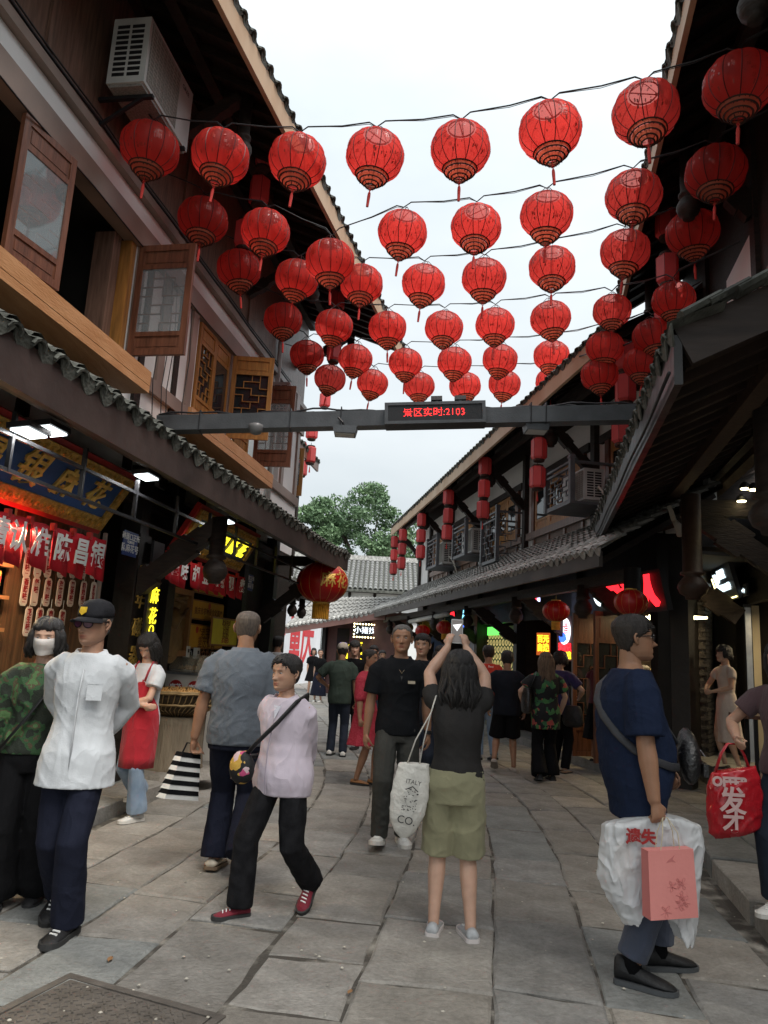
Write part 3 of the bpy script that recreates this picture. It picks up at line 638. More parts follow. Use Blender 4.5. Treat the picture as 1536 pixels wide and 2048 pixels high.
for i in range(60): local('tile_row', trm, BG, Matrix.Translation(Vector((-7.8+i*.28, y0, z0+.01))-Vector(BG.location)))
MB().box(-8, 9, y1-.2, y1+.2, z1-.05, z1+.25).build('ridge', tile_light, BG)

# hoarding with the city name
H0 = at_y(563, 1340, 31.0); H1 = at_y(636, 1356, 36.0)
hv = (H1-H0); hv[2] = 0; hL = float(np.linalg.norm(hv)); hd = math.degrees(math.atan2(hv[0], hv[1]))
FH = Frame((H0[0]-.6*hv[0], H0[1]-.6*hv[1]), hd, 1)
hoard = mat('hoarding_white', (.66, .67, .70), .6, .06, 1.5, .05, 10)
HO = empty('hoarding', FH.p(0, 0, 0), 'white hoarding with large red city name beside the far street', 'hoarding')
b = MB(); b.fbox(FH, 0, hL*1.6, -.1, 0, -.05, 3.55); b.build('panel', hoard, HO)
RW = empty('canvas_screen', FH.p(hL*1.6, 0, 0), 'pale wrinkled canvas screen standing behind the hoarding end', 'screen')
b = MB(); b.box(*(FH.p(hL*1.6, 0, 0)[0]+np.array([.03, .95])), *(FH.p(hL*1.6, 0, 0)[1]+np.array([.05, .15])), -.03, 3.75); b.build('sheet', mat('canvas_pale', (.62, .68, .70), .6, .15, 3, .6, 4), RW)
ca, cz = FH.hit(600, 1285)
M = FH.mat(ca, .012, cz)
zz_ = [FH.hit(590, 1290), FH.hit(617, 1290)]
red_letter = mat('red_letter', (.55, .02, .03), .5, .1, 3, 0)
for ch, (uu, vv), hh in (('重', (589, 1288), 1.75), ('庆', (615, 1280), 2.0)):
    a, z = FH.hit(uu, vv); me = text_mesh(ch, 1.0, .006, .022, m=red_letter); link('lettering', me, HO, FH.mat(a, .012, z) @ Matrix.Diagonal((hh*.95, hh*1.3, 1, 1)))
a, z = FH.hit(566, 1262); b = MB(); b.fbox(FH, a-.45, a+.3, .002, .008, z-.16, z+.16); b.build('small_plate', red_letter, HO)
link('lettering', text_mesh('打卡地', .26, .003, .005, m=white_print), HO, FH.mat(a-.08, .012, z))
# big trees behind
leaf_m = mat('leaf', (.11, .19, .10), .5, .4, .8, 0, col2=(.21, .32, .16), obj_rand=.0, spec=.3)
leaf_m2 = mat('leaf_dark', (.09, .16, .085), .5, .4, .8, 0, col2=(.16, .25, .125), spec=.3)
bark = mat('bark', (.06, .045, .03), .9, .4, 6, .8, 20)
def tree(x, y, top, rad, seed, label):
    r = np.random.RandomState(seed); t = empty('broadleaf_tree', (x, y, 0), label, 'tree', 'trees behind the roofs at the street end')
    tr = MB(); h = top*.55; tr.tube([(0, 0, 0), (.1, 0, h*.5), (-.1, .1, h)], [.35, .28, .2], 8)
    limbs = []
    for k in range(9):
        a = r.uniform(0, 6.28); q = Vector((math.cos(a)*rad*.7, math.sin(a)*rad*.6, h+r.uniform(.1, .75)*(top-h))); tr.tube([(0, 0, h*.75), q*.5+Vector((0, 0, h*.4)), q], [.16, .1, .04], 6); limbs.append(q)
    tr.put('trunk', bark, t, True)
    clumps = []
    for k in range(85):
        z = r.uniform(.25, 1)*top; f = (z/top-.25)/.75; rr = rad*math.sqrt(max(.03, 1-(2*f-.85)**2*.75))
        a = r.uniform(0, 6.28); q = r.uniform(.45, 1.03)
        clumps.append((math.cos(a)*rr*q, math.sin(a)*rr*q*.8, z*.97, r.uniform(.35, .85)*rad/3.2))
    for nm, lm, part in (('crown', leaf_m, 0), ('crown_dark', leaf_m2, 1)):  # every third clump takes the darker leaf colour
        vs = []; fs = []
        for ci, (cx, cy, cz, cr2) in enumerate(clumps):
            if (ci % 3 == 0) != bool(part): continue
            n = int(150*(cr2*3.2/rad/.6)**2)+60
            d = r.normal(size=(n, 3)); d /= np.linalg.norm(d, axis=1)[:, None]; d *= (r.uniform(.3, 1.08, size=(n, 1)))**.6*cr2*np.array([1.1, 1, .8])
            for k in range(n):
                c = np.array([cx, cy, cz])+d[k]; u = r.normal(size=3); u /= np.linalg.norm(u); w = np.cross(u, r.normal(size=3)); w /= np.linalg.norm(w)
                s = r.uniform(.10, .19); j = len(vs); vs += [c-u*s, c-w*s*.45, c+u*s, c+w*s*.45]; fs.append((j, j+1, j+2, j+3))
        me = bpy.data.meshes.new(nm); me.from_pydata([tuple(q) for q in vs], [], fs); me.materials.append(lm); local(nm, me, t)
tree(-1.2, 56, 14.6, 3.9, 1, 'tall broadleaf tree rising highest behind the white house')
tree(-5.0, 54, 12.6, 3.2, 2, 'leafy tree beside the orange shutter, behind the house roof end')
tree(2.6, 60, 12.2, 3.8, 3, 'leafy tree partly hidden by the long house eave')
# ------------------------------------------------------------------ round festival lanterns on wires
def translucent(name, col, k=.5, rough=.5, rand=.12, thin=0.0):
    m = bpy.data.materials.new(name); m.use_nodes = True; t = m.node_tree; n = t.nodes; l = t.links; b = n['Principled BSDF']; b.inputs['Roughness'].default_value = rough
    oi = n.new('ShaderNodeObjectInfo'); mr = n.new('ShaderNodeMapRange'); mr.inputs['To Min'].default_value = 1-rand; mr.inputs['To Max'].default_value = 1+rand; l.new(oi.outputs['Random'], mr.inputs[0])
    tc_ = n.new('ShaderNodeTexCoord'); no = n.new('ShaderNodeTexNoise'); no.inputs['Scale'].default_value = 5; no.inputs['Detail'].default_value = 6; l.new(tc_.outputs['Object'], no.inputs['Vector'])
    rp = n.new('ShaderNodeValToRGB'); rp.color_ramp.elements[0].color = (*[c*.85 for c in col], 1); rp.color_ramp.elements[1].color = (*[min(1, c*1.12) for c in col], 1); l.new(no.outputs['Fac'], rp.inputs[0])
    hs = n.new('ShaderNodeHueSaturation'); l.new(rp.outputs[0], hs.inputs['Color']); l.new(mr.outputs[0], hs.inputs['Value']); l.new(hs.outputs[0], b.inputs['Base Color'])
    tr = n.new('ShaderNodeBsdfTranslucent'); l.new(hs.outputs[0], tr.inputs[0]); ms = n.new('ShaderNodeMixShader'); ms.inputs[0].default_value = k
    l.new(b.outputs[0], ms.inputs[1]); l.new(tr.outputs[0], ms.inputs[2]); out = ms.outputs[0]
    if thin:                                              # thin gauze: part of the light passes straight through, tinted
        tp_ = n.new('ShaderNodeBsdfTransparent'); tp_.inputs[0].default_value = (1, min(1, col[1]*2.2), min(1, col[2]*2.2), 1); m2 = n.new('ShaderNodeMixShader'); m2.inputs[0].default_value = thin; l.new(out, m2.inputs[1]); l.new(tp_.outputs[0], m2.inputs[2]); out = m2.outputs[0]
    l.new(out, n['Material Output'].inputs[0]); return m
silk = translucent('lantern_silk', (1.0, .145, .125), .80, thin=.42); lace_m = translucent('lantern_lace', (.85, .32, .18), .7, thin=.25); hexm = translucent('hex_silk', (.84, .15, .15), .5, .45)
rib_m = mat('lantern_rib', (.055, .010, .010), .5, .3, 5, 0); brown_lace = mat('brown_lace', (.045, .022, .014), .7, .4, 10, 0); tassel_m = mat('tassel', (.62, .05, .04), .7, .2, 6, .3, 80, stretch=(8, 8, 1))
print_m = mat('lantern_print', (.34, .025, .012), .4, .3, 6, 0, spec=.6)
LR, LH = .285, .225
def lan_r(z): return LR*max(0.02, 1-abs(z/(LH*1.06))**2.3)**.5
def lan_pt(th, z, off=0.0):
    g_ = abs(math.sin(6*th)); r = lan_r(z)*(.945+.055*g_**.6)+off; return (r*math.sin(th), -r*math.cos(th), z)
b = MB(); zz = [-LH*.93+LH*1.86*i/13 for i in range(14)]
b.loft([[lan_pt(2*math.pi*k/72, z) for k in range(72)] for z in zz], False); L_shade = b.mesh('shade', silk, True, False)
b = MB()
for k in range(12): b.tube([lan_pt(k*math.pi/6, z, .002) for z in zz], .0042, 4, False)
L_rib = b.mesh('ribs', rib_m)
b = MB(); zb_ = -LH*.93; rb = lan_r(zb_)*.97
for (z0, r0), (z1, r1) in (((zb_, rb+.02), (zb_-.028, rb+.012)), ((zb_-.034, rb-.008), (zb_-.058, rb-.024)), ((zb_-.064, rb-.04), (zb_-.084, rb-.058)), ((zb_-.09, rb-.07), (zb_-.108, rb-.09))):
    b.loft([[(r0*math.cos(t*math.pi/12), r0*math.sin(t*math.pi/12), z0) for t in range(24)], [(r1*math.cos(t*math.pi/12), r1*math.sin(t*math.pi/12), z1) for t in range(24)]], False)
L_lace = b.mesh('lace_band', lace_m, True)
b = MB(); q = random.Random(1)
for z, r0 in ((zb_, rb+.022), (zb_-.031, rb+.004), (zb_-.061, rb-.03), (zb_-.087, rb-.062), (zb_-.112, rb-.088)):
    b.loft([[(((r0+.008*math.cos(c))*math.cos(t*math.pi/15)), ((r0+.008*math.cos(c))*math.sin(t*math.pi/15)), z+.008*math.sin(c)) for t in range(30)] for c in (0, 1.57, 3.14, 4.71, 6.28)], False)
    for t in range(20):                                   # ragged fringe
        a = t*math.pi/10+q.uniform(-.1, .1); x, y = r0*math.cos(a), r0*math.sin(a); d = q.uniform(.012, .026)
        b.add([(x-y*.06, y+x*.06, z-.004), (x+y*.06, y-x*.06, z-.004), (x*.98, y*.98, z-d)], [(0, 1, 2)])
for t in range(6): a = t*math.pi/3; b.bar((rb*math.cos(a), rb*math.sin(a), zb_), ((rb-.088)*math.cos(a), (rb-.088)*math.sin(a), zb_-.112), .006)
L_frame = b.mesh('lower_frame', brown_lace)
b = MB(); b.lathe([(rb*.9, LH*.9), (rb*.9, LH*.97), (rb*.86, LH*.97), (rb*.86, LH*.9)], n=24, cap=False)
for a in (0, math.pi/2): b.tube([(rb*.88*math.cos(a), rb*.88*math.sin(a), LH*.95), (0.02*math.cos(a), .02*math.sin(a), LH+.085), (-.02*math.cos(a), -.02*math.sin(a), LH+.085), (-rb*.88*math.cos(a), -rb*.88*math.sin(a), LH*.95)], .004, 4)
b.bar((-rb*.88, 0, LH*.9), (rb*.88, 0, LH*.9), .01, .004); L_top = b.mesh('hanger', rib_m)
b = MB(); zt_ = zb_-.115; b.tube([(0, 0, zb_), (0, 0, zt_-.02)], .003, 4)
for a in range(4): b.tube([(0, 0, zt_-.02), (.016*math.cos(a*1.57), .016*math.sin(a*1.57), zt_-.032), (0, 0, zt_-.045)], .0035, 4)
b.tube([(0, 0, zt_-.045), (0, 0, zt_-.07), (0, 0, zt_-.10), (0, 0, zt_-.21)], [.004, .014, .016, .013], 8); L_tas = b.mesh('tassel', tassel_m)
def wrap_text(s, size, th0, z0, mb, bold=0):
    me = text_mesh(s, size, 0, bold); c = coords(me); k = len(mb.v)
    mb.v += [lan_pt(th0+x/(lan_r(z0+y)), z0+y, .0035) for x, y, _ in c]; mb.f += [tuple(i+k for i in p.vertices) for p in me.polygons]
def print_mesh(seed):
    mb = MB(); r = random.Random(seed)
    for k in range(12):
        th = (k+.5)*math.pi/6
        if r.random() < .42: wrap_text('福', r.choice([.10, .085]), th, r.uniform(-.03, .1), mb)
        else:
            for _ in range(3): wrap_text(r.choice('福禄寿喜'), .034, th+r.uniform(-.1, .1), r.uniform(-.13, .14), mb)
        for _ in range(9):
            z = r.uniform(-.15, .15); t = th+r.uniform(-.19, .19); s = r.uniform(.003, .007); h = s*r.uniform(.8, 2.4)
            mb.add([lan_pt(t-s/.27, z-h, .0035), lan_pt(t+s/.27, z-h, .0035), lan_pt(t+s/.27, z+h, .0035), lan_pt(t-s/.27, z+h, .0035)], [(0, 1, 2, 3)])
    return mb.mesh('gold_print', print_m, False, False)
L_print = [print_mesh(s) for s in (1, 2, 3)]
def round_lantern(p, label, rot, tilt, v, group):
    e = empty('round_lantern', p, label, 'lantern', group); e.rotation_euler = (tilt[0], tilt[1], rot)
    for nm, me in (('shade', L_shade), ('ribs', L_rib), ('lace_band', L_lace), ('lower_frame', L_frame), ('hanger', L_top), ('tassel', L_tas), ): local(nm, me, e)
    local('gold_print', L_print[v % 3], e)['kind'] = 'stuff'
    return e
ROWS = [[(300, 297), (441, 313), (595, 322), (750, 312), (921, 298), (1100, 262), (1291, 225), (1478, 170)],
        [(406, 440), (531, 463), (660, 522), (805, 465), (952, 455), (1093, 430), (1267, 392), (1431, 345)],
        [(478, 538), (594, 557), (723, 568), (847, 567), (968, 556), (1104, 535), (1250, 503), (1385, 465)],
        [(566, 640), (668, 652), (775, 656), (888, 656), (990, 650), (1101, 637), (1224, 622), (1347, 600)],
        [(614, 710), (711, 718), (811, 726), (909, 724), (1000, 719), (1103, 712), (1210, 695), (1306, 672)],
        [(660, 757), (745, 766), (838, 772), (930, 772), (1009, 768), (1104, 764), (1199, 750), (1287, 727)]]
SN = ['nearest', 'second nearest', 'third nearest', 'fourth nearest', 'fifth nearest', 'farthest']
r_ = random.Random(9)
wire_m = cable
for ri, row in enumerate(ROWS):
    tops = []
    for k, (u, v) in enumerate(row):
        z = 6.3
        if ri == 1 and k == 2: z = 5.95
        p = at_z(u, v, z); rot = r_.uniform(0, 6.28)
        if ri > 1 and k > 5 and (p-FRF.o)@FRF.n < 1.75 and (p-FRF.o)@FRF.d > -1.6:      # these hang just outside the long house eave
            of_ = 1.68 if k == 6 else 1.42; aa_, z_ = FRF.hit(u, v, of_); p = FRF.p(aa_, of_, z_)
        lab = 'round red lantern, %s from the left on the %s wire' % (ORD[k], SN[ri])
        if ri == 1 and k == 2: lab = 'round red lantern hanging lower than its neighbours on the second nearest wire'
        ln_ = round_lantern(p, lab, rot, (r_.uniform(-.11, .11), r_.uniform(-.11, .11)), ri+k, 'round red lanterns on wires over the street')
        sc_ = .80 if abs(p[2]-z) > .05 else 1.0; ln_.scale = (sc_,)*3
        tops.append(np.array([p[0], p[1], p[2]+(LH+.085)*sc_]))
    # wire with a dip at every lantern
    a = tops[0]+(tops[0]-tops[1])*1.1; a[2] += .25; e = tops[-1]+(tops[-1]-tops[-2])*.9; e[2] += .25
    pts = [a]; 
    for k, t in enumerate(tops):
        nb = tops[k+1] if k < 7 else e; pv = tops[k-1] if k else a
        for f_ in (.55, .9): pts.append(pv+(t-pv)*f_+np.array([0, 0, .07-.02*(f_ < .6)])) if f_ < .6 or True else 0
        pts.append(t+np.array([0, 0, .012]))
        pts.append(t+(nb-t)*.1+np.array([0, 0, .07]))
    pts.append(e); w = MB(); w.tube(pts, .0075, 5)
    w2 = [p+np.array([0, .012, .012*math.sin(i*1.7)]) for i, p in enumerate(pts)]; w.tube(w2, .004, 4)
    o = w.build('lantern_wire', wire_m); tag(o, 'twisted black cable carrying the %s row of round lanterns' % SN[ri], 'cable', 'lantern wires across the street')

# ------------------------------------------------------------------ hexagonal lanterns in strings under the eaves
HXR, HXH = .135, .19
def hexring(r, z): return [(r*math.cos(t*math.pi/3), r*math.sin(t*math.pi/3), z) for t in range(6)]
b = MB(); b.loft([hexring(HXR*.72, -HXH), hexring(HXR, -HXH*.8), hexring(HXR, HXH*.8), hexring(HXR*.72, HXH)], False); H_sh = b.mesh('shade', hexm)
b = MB()
for t in range(6): a = t*math.pi/3; b.tube([(HXR*.72*math.cos(a), HXR*.72*math.sin(a), -HXH), (HXR*1.01*math.cos(a), HXR*1.01*math.sin(a), -HXH*.8), (HXR*1.01*math.cos(a), HXR*1.01*math.sin(a), HXH*.8), (HXR*.72*math.cos(a), HXR*.72*math.sin(a), HXH)], .003, 4)
H_rib = b.mesh('ribs', mat('hex_rib', (.22, .02, .02), .5, .2, 4, 0))
b = MB(); b.lathe([(HXR*.72, HXH-.004), (HXR*.72, HXH+.025), (.02, HXH+.03)], n=12); H_top = b; b = MB(); b.lathe([(HXR*.66, -HXH-.035), (HXR*.72, -HXH-.02), (HXR*.72, -HXH+.004)], n=12)
H_low = b.mesh('lower_cap', brown_lace); H_top.tube([(0, 0, HXH+.02), (0, 0, HXH+.1)], .006, 5); H_cap = H_top.mesh('upper_cap', brown_lace)
b = MB(); b.tube([(0, 0, -HXH-.03), (0, 0, -HXH-.09)], .004, 4); b.tube([(0, 0, -HXH-.09), (0, 0, -HXH-.22)], [.008, .02], 7); H_tas = b.mesh('tassel', tassel_m)
def hex_lantern(p, label, rot, tas):
    e = empty('hexagonal_lantern', p, label, 'lantern', 'hexagonal red lanterns strung under the eaves'); e.rotation_euler = (0, 0, rot)
    for nm, me in (('shade', H_sh), ('ribs', H_rib), ('upper_cap', H_cap), ('lower_cap', H_low))+((('tassel', H_tas),) if tas else ()): local(nm, me, e)
def hex_string(fr, off, pix, where, scale=1):
    pts = []
    for k, (u, v) in enumerate(pix):
        a, z = fr.hit(u, v, off); p = fr.p(a, off, z); pts.append(p)
        where = where
        nm = ['top', 'middle', 'bottom'] if len(pix) == 3 else (['top', 'bottom'] if len(pix) == 2 else ['only'])
        hex_lantern(p, '%s hexagonal red lantern, string %s' % (nm[k].replace('only', 'single'), where), r_.uniform(0, 1), k == len(pix)-1)
for pix, wh in ([((1078, 898), (1075, 955)), 'right of the display beam camera, before the caged window'],
                [((970, 933), (968, 978), (966, 1020)), 'third from the near end of the long house'],
                [((897, 995), (896, 1032), (894, 1065)), 'fourth from the near end of the long house'],
                [((843, 1040), (842, 1072), (841, 1104)), 'fifth from the near end of the long house'],
                [((806, 1070), (804, 1098), (803, 1126)), 'second last at the far end of the long house'],
                [((789, 1084), (788, 1110), (787, 1137)), 'last at the far end of the long house'],
                [((1250, 715), (1251, 778)), 'above the near end of the display beam on the right']):
    hex_string(FRF, 1.05, pix, wh)
hex_string(FRF, 1.05, ((1244, 860),), 'just under the right end of the display beam')
hex_string(FRN, 1.55, ((1333, 447), (1335, 540), (1330, 645)), 'under the eave of the tall near right house')
hex_string(FL, .75, ((528, 310), (519, 383)), 'beside the big air conditioner')
hex_string(FL, .6, ((490, 470),), 'half hidden behind a round lantern on the left')
hex_string(FL, 1.05, ((676, 598), (668, 702)), 'left of centre under the left eave')
hex_string(FL, -.3, ((650, 800), (624, 862), (621, 910)), 'crossed by the left part of the display beam')
hex_string(FL, -1.0, ((604, 900), (604, 937)), 'smallest pair above the orange shutter')

# ------------------------------------------------------------------ big gold-printed palace lanterns at the shop fronts
pal = translucent('palace_silk', (.50, .012, .010), .25, .35); gold_rib = mat('gold_rib', (.7, .45, .12), .4, .2, 6, 0, metal=.5)
def palace(p, R0, label, txt=None, rot=0):
    e = empty('palace_lantern', p, label, 'lantern', 'oval red palace lanterns at the shop fronts'); H0_ = R0*.78
    b = MB(); n = 28; zz = [math.sin(-1.25+2.5*i/12)*H0_/math.sin(1.25)*1.0 for i in range(13)]
    def pt(t, z, k=1): f = math.sqrt(max(.04, 1-(z/(H0_*1.04))**2)); return (R0*f*math.cos(t)*k, R0*f*math.sin(t)*k, z)
    b.loft([[pt(2*math.pi*k/n, z) for k in range(n)] for z in zz], True).put('shade', pal, e, True)
    b = MB()
    for k in range(14): b.tube([pt(2*math.pi*(k+.5)/14, z, 1.004) for z in zz], R0*.006, 4, False)
    b.put('ribs', gold_rib, e)
    b = MB(); b.lathe([(R0*.34, H0_*.96), (R0*.36, H0_*1.06), (R0*.1, H0_*1.1)], n=16); b.tube([(0, 0, H0_), (0, 0, H0_*1.5)], R0*.02, 5); b.put('gold_cap', gold, e); b = MB(); b.lathe([(R0*.3, -H0_*1.08), (R0*.36, -H0_*.98)], n=16); b.put('lower_gold_cap', gold, e)
    b = MB()
    for k in range(26): a = 2*math.pi*k/26; b.tube([(R0*.3*math.cos(a), R0*.3*math.sin(a), -H0_*1.05), (R0*.3*math.cos(a), R0*.3*math.sin(a), -H0_*1.8)], R0*.03, 4)
    b.put('gold_fringe', mat('fringe', (.6, .30, .03), .7, .3, 20, .2, 60), e)
    if txt:
        me = text_mesh(txt, R0*.62, 0, R0*.008); c = coords(me); mb = MB()
        mb.v = [pt(rot+x/R0, y+R0*.02, 1.012) for x, y, _ in c]; mb.f = [tuple(pl_.vertices) for pl_ in me.polygons]
        mb.put('lettering', gold, e)
    return e
a, z = FL.hit(645, 1165, 1.15); palace(FL.p(a, 1.15, z), .42, 'large oval red lantern with gold letters under the end of the left awning', '麻花', -.95)
for (u, v), off, lb_ in (((1112, 1222), 1.25, 'small oval red lantern in front of the round lit snack sign'), ((1262, 1205), 1.25, 'small oval red lantern under the red neon sign'), ((845, 1262), 1.2, 'dim oval red lantern just right of the black polo man head'), ((889, 1255), 1.2, 'dim oval red lantern under the blue sign, further from the polo man')):
    a, z = FRF.hit(u, v, off); palace(FRF.p(a, off, z), .195, lb_)
# ------------------------------------------------------------------ sign boards, banners and goods on the left
def sub(nm, me, parent, M): return local(nm, me, parent, M)
def T(x, y, z=0): return Matrix.Translation((x, y, z))
def S(x, y, z=1): return Matrix.Diagonal((x, y, z, 1))
def mxempty(nm, M, label, cat, group=None):
    e = empty(nm, (0, 0, 0), label, cat, group); e.matrix_basis = M; return e
def solve_top(fr, pb, pt_, ob):
    ab, zb = fr.hit(*pb, ob); best = None
    for k in range(-20, 120):
        o = ob+k*.01; a, z = fr.hit(*pt_, o)
        if best is None or abs(a-ab) < best[0]: best = (abs(a-ab), o, z)
    return ab, zb, best[1], best[2]
scroll = mat('gold_scroll', (.50, .31, .07), .38, .4, 22, .9, 26, metal=.75)
ab, zb, ot, zt2 = solve_top(FL, (197, 1058), (268, 962), .12)
tilt = math.degrees(math.atan2(ot-.12, zt2-zb)); sh = math.hypot(ot-.12, zt2-zb); sw = 2.75
BS = mxempty('shop_sign', FL.mat(ab-sw/2, .12, zb, 0, tilt), 'blue shop sign with gold brush characters and carved gold frame, tilted over the counter', 'sign')
def frame_sign(e, w, h, fw, letters, pos, size, lm, redb=.05):
    MB().box(-w/2-redb, w/2+redb, -redb, h+redb, -.06, .0).put('red_backing', red_paint, e)
    b = MB(); 
    for x0, x1, y0, y1 in ((-w/2, w/2, 0, fw*1.15), (-w/2, w/2, h-fw, h), (-w/2, -w/2+fw, fw*1.15+.001, h-fw-.001), (w/2-fw, w/2, fw*1.15+.001, h-fw-.001)): b.box(x0, x1, y0, y1, .001, .035)
    b.put('gold_frame', scroll, e)
    b = MB()
    for k in range(int(w/.09)):                                       # carved key-fret beads
        x = -w/2+.05+k*.09; y = fw*.55
        b.lathe([(.026, .035), (.026, .043), (.014, .046), (.012, .036)], (x, y, 0), 8, False); b.lathe([(.02, .035), (.02, .042), (.01, .043)], (x, h-fw*.5, 0), 8, False)
    b.put('carving', scroll, e)['kind'] = 'stuff'
    MB().box(-w/2+fw, w/2-fw, fw*1.15, h-fw, .002, .012).put('blue_panel', blue_paint, e)
    for ch, x, s in zip(letters, pos, size): sub('lettering', text_mesh(ch, s, .012, .006 if lm is gold else .001, .12, m=lm), e, T(x, fw*1.1+(h-fw*2.1)*.5, .02))
iw = sw-.28
frame_sign(BS, sw, sh, .105, '陈昌银麻花', [-iw/2+iw*(k+.5)/5.1 for k in range(5)], [.31, .28, .32, .28, .29], gold)
sub('lettering', text_mesh('®', .1, .003, 0, m=gold), BS, T(.52, sh-.19, .014))
# second framed sign, lit letters
ab, zb, ot, zt2 = solve_top(FL, (475, 1140), (516, 1076), .35)
tilt = math.degrees(math.atan2(ot-.35, zt2-zb)); sh2 = max(.5, math.hypot(ot-.35, zt2-zb)); sw2 = 2.1
BS2 = mxempty('shop_sign', FL.mat(ab-sw2/2, .35, zb, 0, tilt), 'smaller framed sign with glowing yellow characters behind the hanging post', 'sign')
frame_sign(BS2, sw2, sh2, .1, '陈昌银麻花', [-.72+k*.36 for k in range(5)], [.24]*5, glow_yellow)
# red scalloped banners
def banner(pl_, chars, off, h, label, w):
    pts = [FL.hit(u, v, off) for u, v in pl_]; e = empty('banner', FL.p(pts[0][0], off, pts[0][1]), label, 'banner'); r = random.Random(len(chars))
    for k, (ch, (a, z)) in enumerate(zip(chars, pts)):
        b = MB(); n = 7
        front = [[FL.p(a+w*(i/n-.5), off+.014*math.sin(i*1.3+k)-.03*(j/5)*math.sin(k*2.0), z+h*.5-h*j/5-(.05*(i/n) if j == 5 else 0)) for i in range(n+1)] for j in range(6)]
        b.loft(front, False, False); o = b.build('flag', red_cloth, e, True); so_ = o.modifiers.new('thick', 'SOLIDIFY'); so_.thickness = .004
        if ch.strip(): link('lettering', text_mesh(ch, h*.72, .002, .006, .1, m=white_print), e, FL.mat(a, off+.022, z-.0))
        link('bracket', MB().box(-.02, .02, -.03, .03, -.02, .02).mesh('bracket', red_paint), e, FL.mat(a-w/2, off, z+h*.5))
a = [FL.hit(u, 1095, .28)[0] for u in (32, 190)]
banner([(-12, 1066), (32, 1076), (75, 1088), (120, 1099), (158, 1107), (190, 1113)], '请认准陈昌银', .28, .34, 'red scalloped banner with white characters hanging below the blue sign', (a[1]-a[0])/4*.97)
a = [FL.hit(u, 1150, .45)[0] for u in (365, 472)]
banner([(346, 1136), (365, 1145), (388, 1150), (408, 1156), (432, 1160), (440, 1162), (459, 1169), (481, 1173)], '怪味胡豆现做现卖', .45, .27, 'red banner with white characters below the smaller lit sign', (a[1]-a[0])/5*.97)
# flavour tags
tag_m = mat('tag_card', (.62, .55, .47), .6, .12, 8, .05, 40); ink = mat('ink_red', (.30, .02, .02), .6, .1, 3, 0)
tp = MB().prism([(-.5, -.8), (-.3, -1), (.3, -1), (.5, -.8), (.5, .8), (.3, 1), (-.3, 1), (-.5, .8)], lambda x, y, d: (x*.10, y*.125, d), 0, .006).mesh('card', tag_m)
strg = MB().box(-.0015, .0015, .125, .21, 0, .002).mesh('string', white_print)
FLV = ['香酥味', '怪味', '蜂蜜味', '海苔味', '黑米味', '椰奶味', '冰糖糯米味', '花生味', '香葱味', '麻辣味', '椒盐味', '芝麻味', '原味', '甜味']
for row, (vv, us) in enumerate(((1182, (52, 73, 97, 122, 145, 168, 188)), (1243, (58, 80, 101, 125)), (1125, (58, 80, 100, 126, 150, 170, 190)))):
    for k, u in enumerate(us):
        a, z = FL.hit(u, vv+k*1.2, -.03); txt = FLV[(row*7+k) % 14]
        if row < 2: lab_ = 'hanging card tag printed %s, %s of the %s row on the plank wall' % (txt, ORD[k], ('middle', 'bottom')[row])
        else: lab_ = '%s card tag of the top row half covered by the red banner' % ORD[k]
        e = mxempty('flavour_tag', FL.mat(a, -.045, z), lab_, 'tag', 'flavour tags on the plank wall')
        sub('card', tp, e, T(0, 0)); sub('string', strg, e, T(0, 0))
        for i, ch in enumerate(txt): sub('lettering', text_mesh(ch, .062 if len(txt) < 4 else .042, .001, .002, m=ink), e, T(0, .075-i*(.062 if len(txt) < 4 else .04), .008))
        sub('small_print', MB().box(-.02, .02, -.095, -.09, 0, .002).mesh('small_print', ink), e, T(0, 0, .0062))
# goods on the lit shelf
box_m = [mat('pack_yellow', (.70, .42, .08), .5, .2, 5, .05, 30), mat('pack_red', (.52, .05, .04), .5, .2, 5, .05, 30), mat('pack_cream', (.68, .58, .42), .5, .2, 5, .05, 30)]
bx = MB().box(-.09, .09, 0, .17, -.05, .05)
for row, z in enumerate((1.32, 1.58, 1.84, 2.10)):
    for k in range(6):
        a = 1.35+k*.21; m = box_m[(k*2+row) % 3]; e = mxempty('snack_box', FL.mat(a, -.10, z+.002), 'snack box on the lit shelf, %s in the %s row' % (ORD[k], ('lowest', 'second', 'third', 'top')[row]), 'box', 'snack boxes on the lit shelf')
        sub('carton', MB().box(-.09, .09, 0, .19, -.06, .06).mesh('carton', m), e, T(0, 0)); sub('print_band', MB().box(-.091, .091, .10, .15, -.061, .0615).mesh('print_band', box_m[(k*2+row+1) % 3]), e, T(0, 0)); sub('lettering', text_mesh('麻花', .07, .001, .002, m=ink), e, T(0, .055, .062))
sl_ = empty('shelf_lamp', FL.p(1.9, -.18, 2.36), 'warm strip lamp over the lit snack shelf', 'lamp'); b = MB(); b.fbox(FL, 1.2, 2.6, -.2, -.15, 2.33, 2.36); b.build('tube', glow_warm, sl_)
al = bpy.data.lights.new('shelf_light', 'AREA'); al.energy = 22; al.color = (1, .78, .45); al.shape = 'RECTANGLE'; al.size = 1.3; al.size_y = .1
ao = bpy.data.objects.new('shelf_light', al); COL.objects.link(ao); ao.parent = sl_; ao.matrix_basis = Matrix.Translation(-Vector(sl_.location)) @ Matrix.Translation(FL.p(1.9, .25, 2.33)) @ Matrix.Rotation(R(-8.7), 4, 'Z') @ Matrix.Rotation(R(-25), 4, 'Y') @ Matrix.Rotation(R(90), 4, 'Z')
